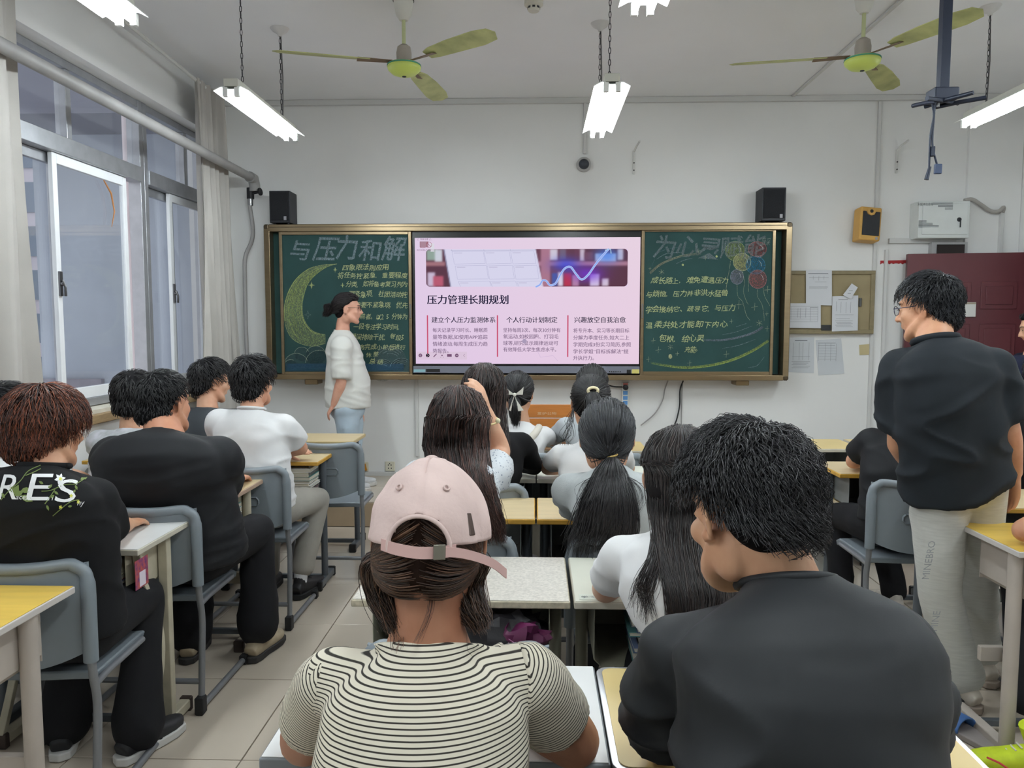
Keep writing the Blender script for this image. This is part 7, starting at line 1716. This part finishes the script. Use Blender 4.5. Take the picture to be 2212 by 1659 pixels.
    t, M, loc, sk = person('person with glasses in a charcoal shirt near the curtain', N, Hd, pel, yaw=-.2, hyaw=-.80, hpitch=.12, hs=1.0, sw=.175, shirtm=DGR, arms=desk_arms(N, -.2, .175, .24), srad=.075, voxel=.007, svox=.011, fold=.004, seed=42, legs=seat_legs(pel), trousers=TROUB, shoes=dict(), skin=(222,176,146))
    short_hair(M, 1.03, t, loc, 900, .06, .024, H1, r=.0018, lift=.35, seed=43, mask=lambda D: hmask(D, -.84, .42, .03), top=.45); glasses(t, M, 1.0, loc)
left_col()
# ---- standing woman at the front
def speaker_woman():
    Yw = 6.02; Hd = at(752, 668, Yw); N = at(737, 712, Yw); pel = at(752, 888, Yw); fz = ZP
    S1 = at(738, 748, Yw-.16); E1 = at(737, 826, Yw-.19); W1 = at(722, 872, Yw-.17)
    t, M, loc, sk = person('person standing in profile by the left chalkboard, loose white t-shirt, pale jeans', N, Hd, pel, yaw=-PI/2+.12, hyaw=-PI/2+.15, hpitch=.02, hs=.97, sw=.17, fem=True, fat=1.08, skin=(222,172,148), shirtm=cloth('cloth_offwhite', (216,216,210)), grp='standing people',
        arms=[dict(S=at(742,745,Yw+.15), E=at(760,826,Yw+.19), W=at(775,880,Yw+.16), sleeve=.95), dict(S=S1, E=E1, W=W1, d=tuple(at(706,898,Yw-.17)-W1), n=(-.9,-.3,.25), sleeve=.92, sr=1.12, curl=.55, k=1.15, th=1)],
        srad=.078, tw=1.0, td=1.12, wear=(1.1,1.22), voxel=.008, svox=.011, fold=.003, fscale=7, seed=50, legs=[(V(pel.x+.02, Yw+.09, .62), V(pel.x-.0, Yw+.09, ZP+.09), -80), (V(pel.x+.02, Yw-.09, .62), V(pel.x, Yw-.09, ZP+.09), -95)], trousers=JEAN, shoes=dict(up=(200,200,200), floor=ZP),
        hem=-.06, tr_r=1.12, cuff=1.3, neckr=.052, spine=[N, N+V(.01,0,-.12), V(pel.x, Yw, pel.z+.25), pel + V(0,0,.03)], collar=dict(r=.058, t=.006, dz=-.014, tilt=.15))
    sh = tied_hair(M, 1.0, t, loc, (0,-.93,-.30), 900, .014, ((18,15,18),(44,34,36)), .002, 51, mask=lambda D: hmask(D, -.55, .46, .0))
    tail_hair(sh, t, loc, [(tuple(at(722,655,Yw)), .025, .03), (tuple(at(712,660,Yw)), .04, .04), (tuple(at(712,672,Yw)), .035, .04), (tuple(at(703,680,Yw)), .02, .02)], 300, 10, ((18,15,18),(44,34,36)), .002, 52, .01, .004, core=.9)
    glasses(t, M, .97, loc)
speaker_woman()
# ---- standing man at the right
def stander():
    Y = 2.98; Hd = at(2003, 668, 3.08); N = at(2022, 735, 2.98); pel = at(2068, 1040, 2.95)
    WS = dict(E=at(1942, 955, 3.02), W=at(1985, 1030, 3.16), hand=True)
    t, M, loc, sk = person('standing person with glasses in a black shirt and pale grey joggers', N, Hd, pel, yaw=.22, hyaw=.75, hpitch=.12, hs=1.03, sw=.19, fat=1.15, skin=(210,160,126), shirtm=cloth('shirt_black', (28,33,38), .8, .12, .04), grp='standing people',
        arms=[dict(S=at(1948, 800, 3.0), E=at(1940, 960, 3.02), W=at(1990, 1035, 3.18), sleeve=.82, sr=1.05, k=1.12), dict(S=at(2142, 800, 2.93), E=at(2180, 935, 2.92), W=at(2192, 1020, 2.96), d=(.02,.06,-1), n=(1,0,0), sleeve=.82, sr=1.05, k=1.12, curl=.3, th=-1)],
        srad=.085, tw=1.02, td=1.1, wear=(1.03,1.05), voxel=.006, svox=.010, fold=.006, fscale=6.5, seed=60, legs=[(at(2030,1280,2.96), at(2075,1455,2.98), 25), (at(2110,1270,3.05), at(2118,1400,3.2), 10)], trousers=ASH, shoes=dict(up=(196,186,172), sole=(150,136,124)), tr_r=1.12, cuff=1.15, hem=.0,
        spine=[N, N+V(.02,-.06,-.12), (at(2050,900,2.90)), pel + V(0,0,-.03)], collar=dict(r=.072, t=.016, dz=.0, tilt=.25), neckr=.064, slope=.02, hipw=.1)
    short_hair(M, 1.04, t, loc, 2600, .042, .018, ((15,16,19),(50,52,58)), r=.0013, lift=.6, wave=.002, seed=61, mask=lambda D: hmask(D, -.84, .45, .06), noise=.25, top=.5); glasses(t, M, 1.03, loc, mat('glasses_navy', (40,44,70), .3))
    tr = [o for o in t.children if o.name.startswith('trousers')][0]; g = MB()
    for (s_, px, py, h_) in (('MINEBRO', 1975, 1232, .035), ('MINE', 1992, 1340, .035)):
        v_, f_ = text_mesh(s_, h_); base = at(px, py, 2.7)
        v3, f3 = subdiv([(base.x - b + a*.12, 2.6, base.z - .0 + a*.9 ) for a, b in v_], f_, .02); p = drape((tr, loc), v3, f3, .003)
        g.add([tuple(q) for q in p], f3)
    tag(g.build('leg_print', mat('leg_print', (140,142,144), .8), tr, loc=loc), kind='stuff')
stander()
# ---- right column
def right_col():
    N = at(1952, 930, 3.72); Hd = at(1962, 855, 3.78); pel = V(1.70, 3.62, .55)
    t, M, loc, sk = person('seated person in black, head hidden behind the standing one', N, Hd, pel, yaw=.1, hyaw=.1, hpitch=.1, hs=1.0, sw=.19, skin=(216,164,134), shirtm=BLK, arms=[dict(S=at(1884, 958, 3.74), E=at(1844, 996, 3.93), W=V(1.70, 4.05, .785), sleeve=.62, k=1.1), dict(E=V(2.0, 3.95, .80), W=V(1.86, 4.08, .785))],
        srad=.08, voxel=.008, svox=.011, fold=.005, seed=70, legs=[(V(1.58, 4.02, .50), V(1.60, 3.98, .12), 25), (V(1.80, 4.04, .50), V(1.86, 3.96, .12), -5)], trousers=TROUB, shoes=dict(up=(206,198,188), sole=(214,208,198), sock=(90,30,40)), cuff=.95)
    short_hair(M, 1.02, t, loc, 600, .05, .02, H1, r=.002, seed=71)
    N = V(2.48, 3.74, 1.08); Hd = N + V(0,.05,.16); pel = V(2.46, 3.62, .55)
    t, M, loc, sk = person('person in black knit seated behind the standing one, partly outside the picture', N, Hd, pel, hpitch=.2, hs=1.0, sw=.19, shirtm=BLK2, arms=desk_arms(N, 0, .19, .2), srad=.078, voxel=.010, svox=.012, seed=73, legs=seat_legs(pel), trousers=TROUB, shoes=dict())
    short_hair(M, 1.02, t, loc, 400, .05, .02, H1, r=.002, seed=74)
    Nn = at(2232, 762, 5.35); Hd = Nn + V(.0,-.02,.17); pel = V(Nn.x+.03, 5.42, .9)
    t, M, loc, sk = person('person in a navy top near the door, at the right edge', Nn, Hd, pel, yaw=1.3, hyaw=1.2, hpitch=.3, hs=.98, sw=.17, fem=True, shirtm=cloth('cloth_navy', (20,24,44)), arms=[dict(S=at(2200,790,5.2), E=at(2196,842,5.12), W=at(2226,846,5.0), n=(0,0,1), k=.95), dict(E=at(2250,850,5.5), W=at(2230,850,5.3))],
        srad=.075, voxel=.009, svox=.011, fold=.005, seed=76, legs=[(V(pel.x, 5.34, .5), V(pel.x, 5.34, .10), 90), (V(pel.x, 5.52, .5), V(pel.x, 5.52, .10), 90)], trousers=cloth('trouser_white', (214,214,220)), shoes=dict(), hem=-.05)
    tied_hair(M, 1.0, t, loc, (0,-.9,-.3), 300, .014, H1, .002, 77)
    # person with the neon shoes, right edge
    N = V(2.06, 2.42, 1.10); Hd = N + V(0.02,.06,.17); pel = V(2.06, 2.36, .54)
    el = at(2200, 1142, 2.62); 
    t, M, loc, sk = person('person with neon yellow sneakers and an elbow on the bright yellow desk', N, Hd, pel, hpitch=.2, hs=1.0, sw=.18, skin=(200,150,120), shirtm=WHT, arms=[dict(E=Vector((el.x+.02, 2.62, .80)), W=V(2.02, 2.74, .785), k=1.1, sleeve=.55), dict(E=V(2.38, 2.6, .80), W=V(2.24, 2.74, .785))],
        srad=.078, voxel=.008, svox=.011, seed=79, legs=[(V(1.80, 2.84, .53), V(1.745, 2.70, .17), 92), (V(2.26, 2.78, .52), V(2.28, 2.72, .12), 60)], trousers=TROUB)
    short_hair(M, 1.02, t, loc, 300, .05, .02, H1, r=.002, seed=80)
    sh = shoe(t, loc, V(1.655, 2.52, .12), 84, -1, up=(196,214,40), sole=(176,200,44), sock=(196,214,40), trim=(214,226,60))
    g = MB(); 
    for z_, y_ in ((.045, -.052), ): g.tube([V(1.70, 2.466, .05), V(1.625,2.463,.035), V(1.565, 2.463, .036), V(1.525,2.472,.062), V(1.49,2.48,.075)], .0035, 8)
    g.build('red_line', mat('neon_red_trim', (200,60,70), .6), sh, loc=loc, smooth=60)
    p = atz(2100, 1580, .03); slip_ = empty('slipper', (p.x, p.y, 0), .4, 'blue and grey slipper left on the floor beside the neon sneaker', 'slipper')
    MB().prism(rrect(.09, .25, .042), 0, .025, axis='z').build('sole', mat('slipper_grey', (140,132,130), .7), slip_, bevel=.006)
    g = MB(); n = 12; vv = []
    for j, y_ in enumerate((.02, .11)):
        for i in range(n+1):
            a = PI*i/n; vv.append((.046*math.cos(a), y_, .02+.045*math.sin(a)))
    g.add(vv, [(i, i+1, n+2+i, n+1+i) for i in range(n)]); o = g.build('strap', slip, slip_, smooth=60); sd = o.modifiers.new('t', 'SOLIDIFY'); sd.thickness = .006
right_col()
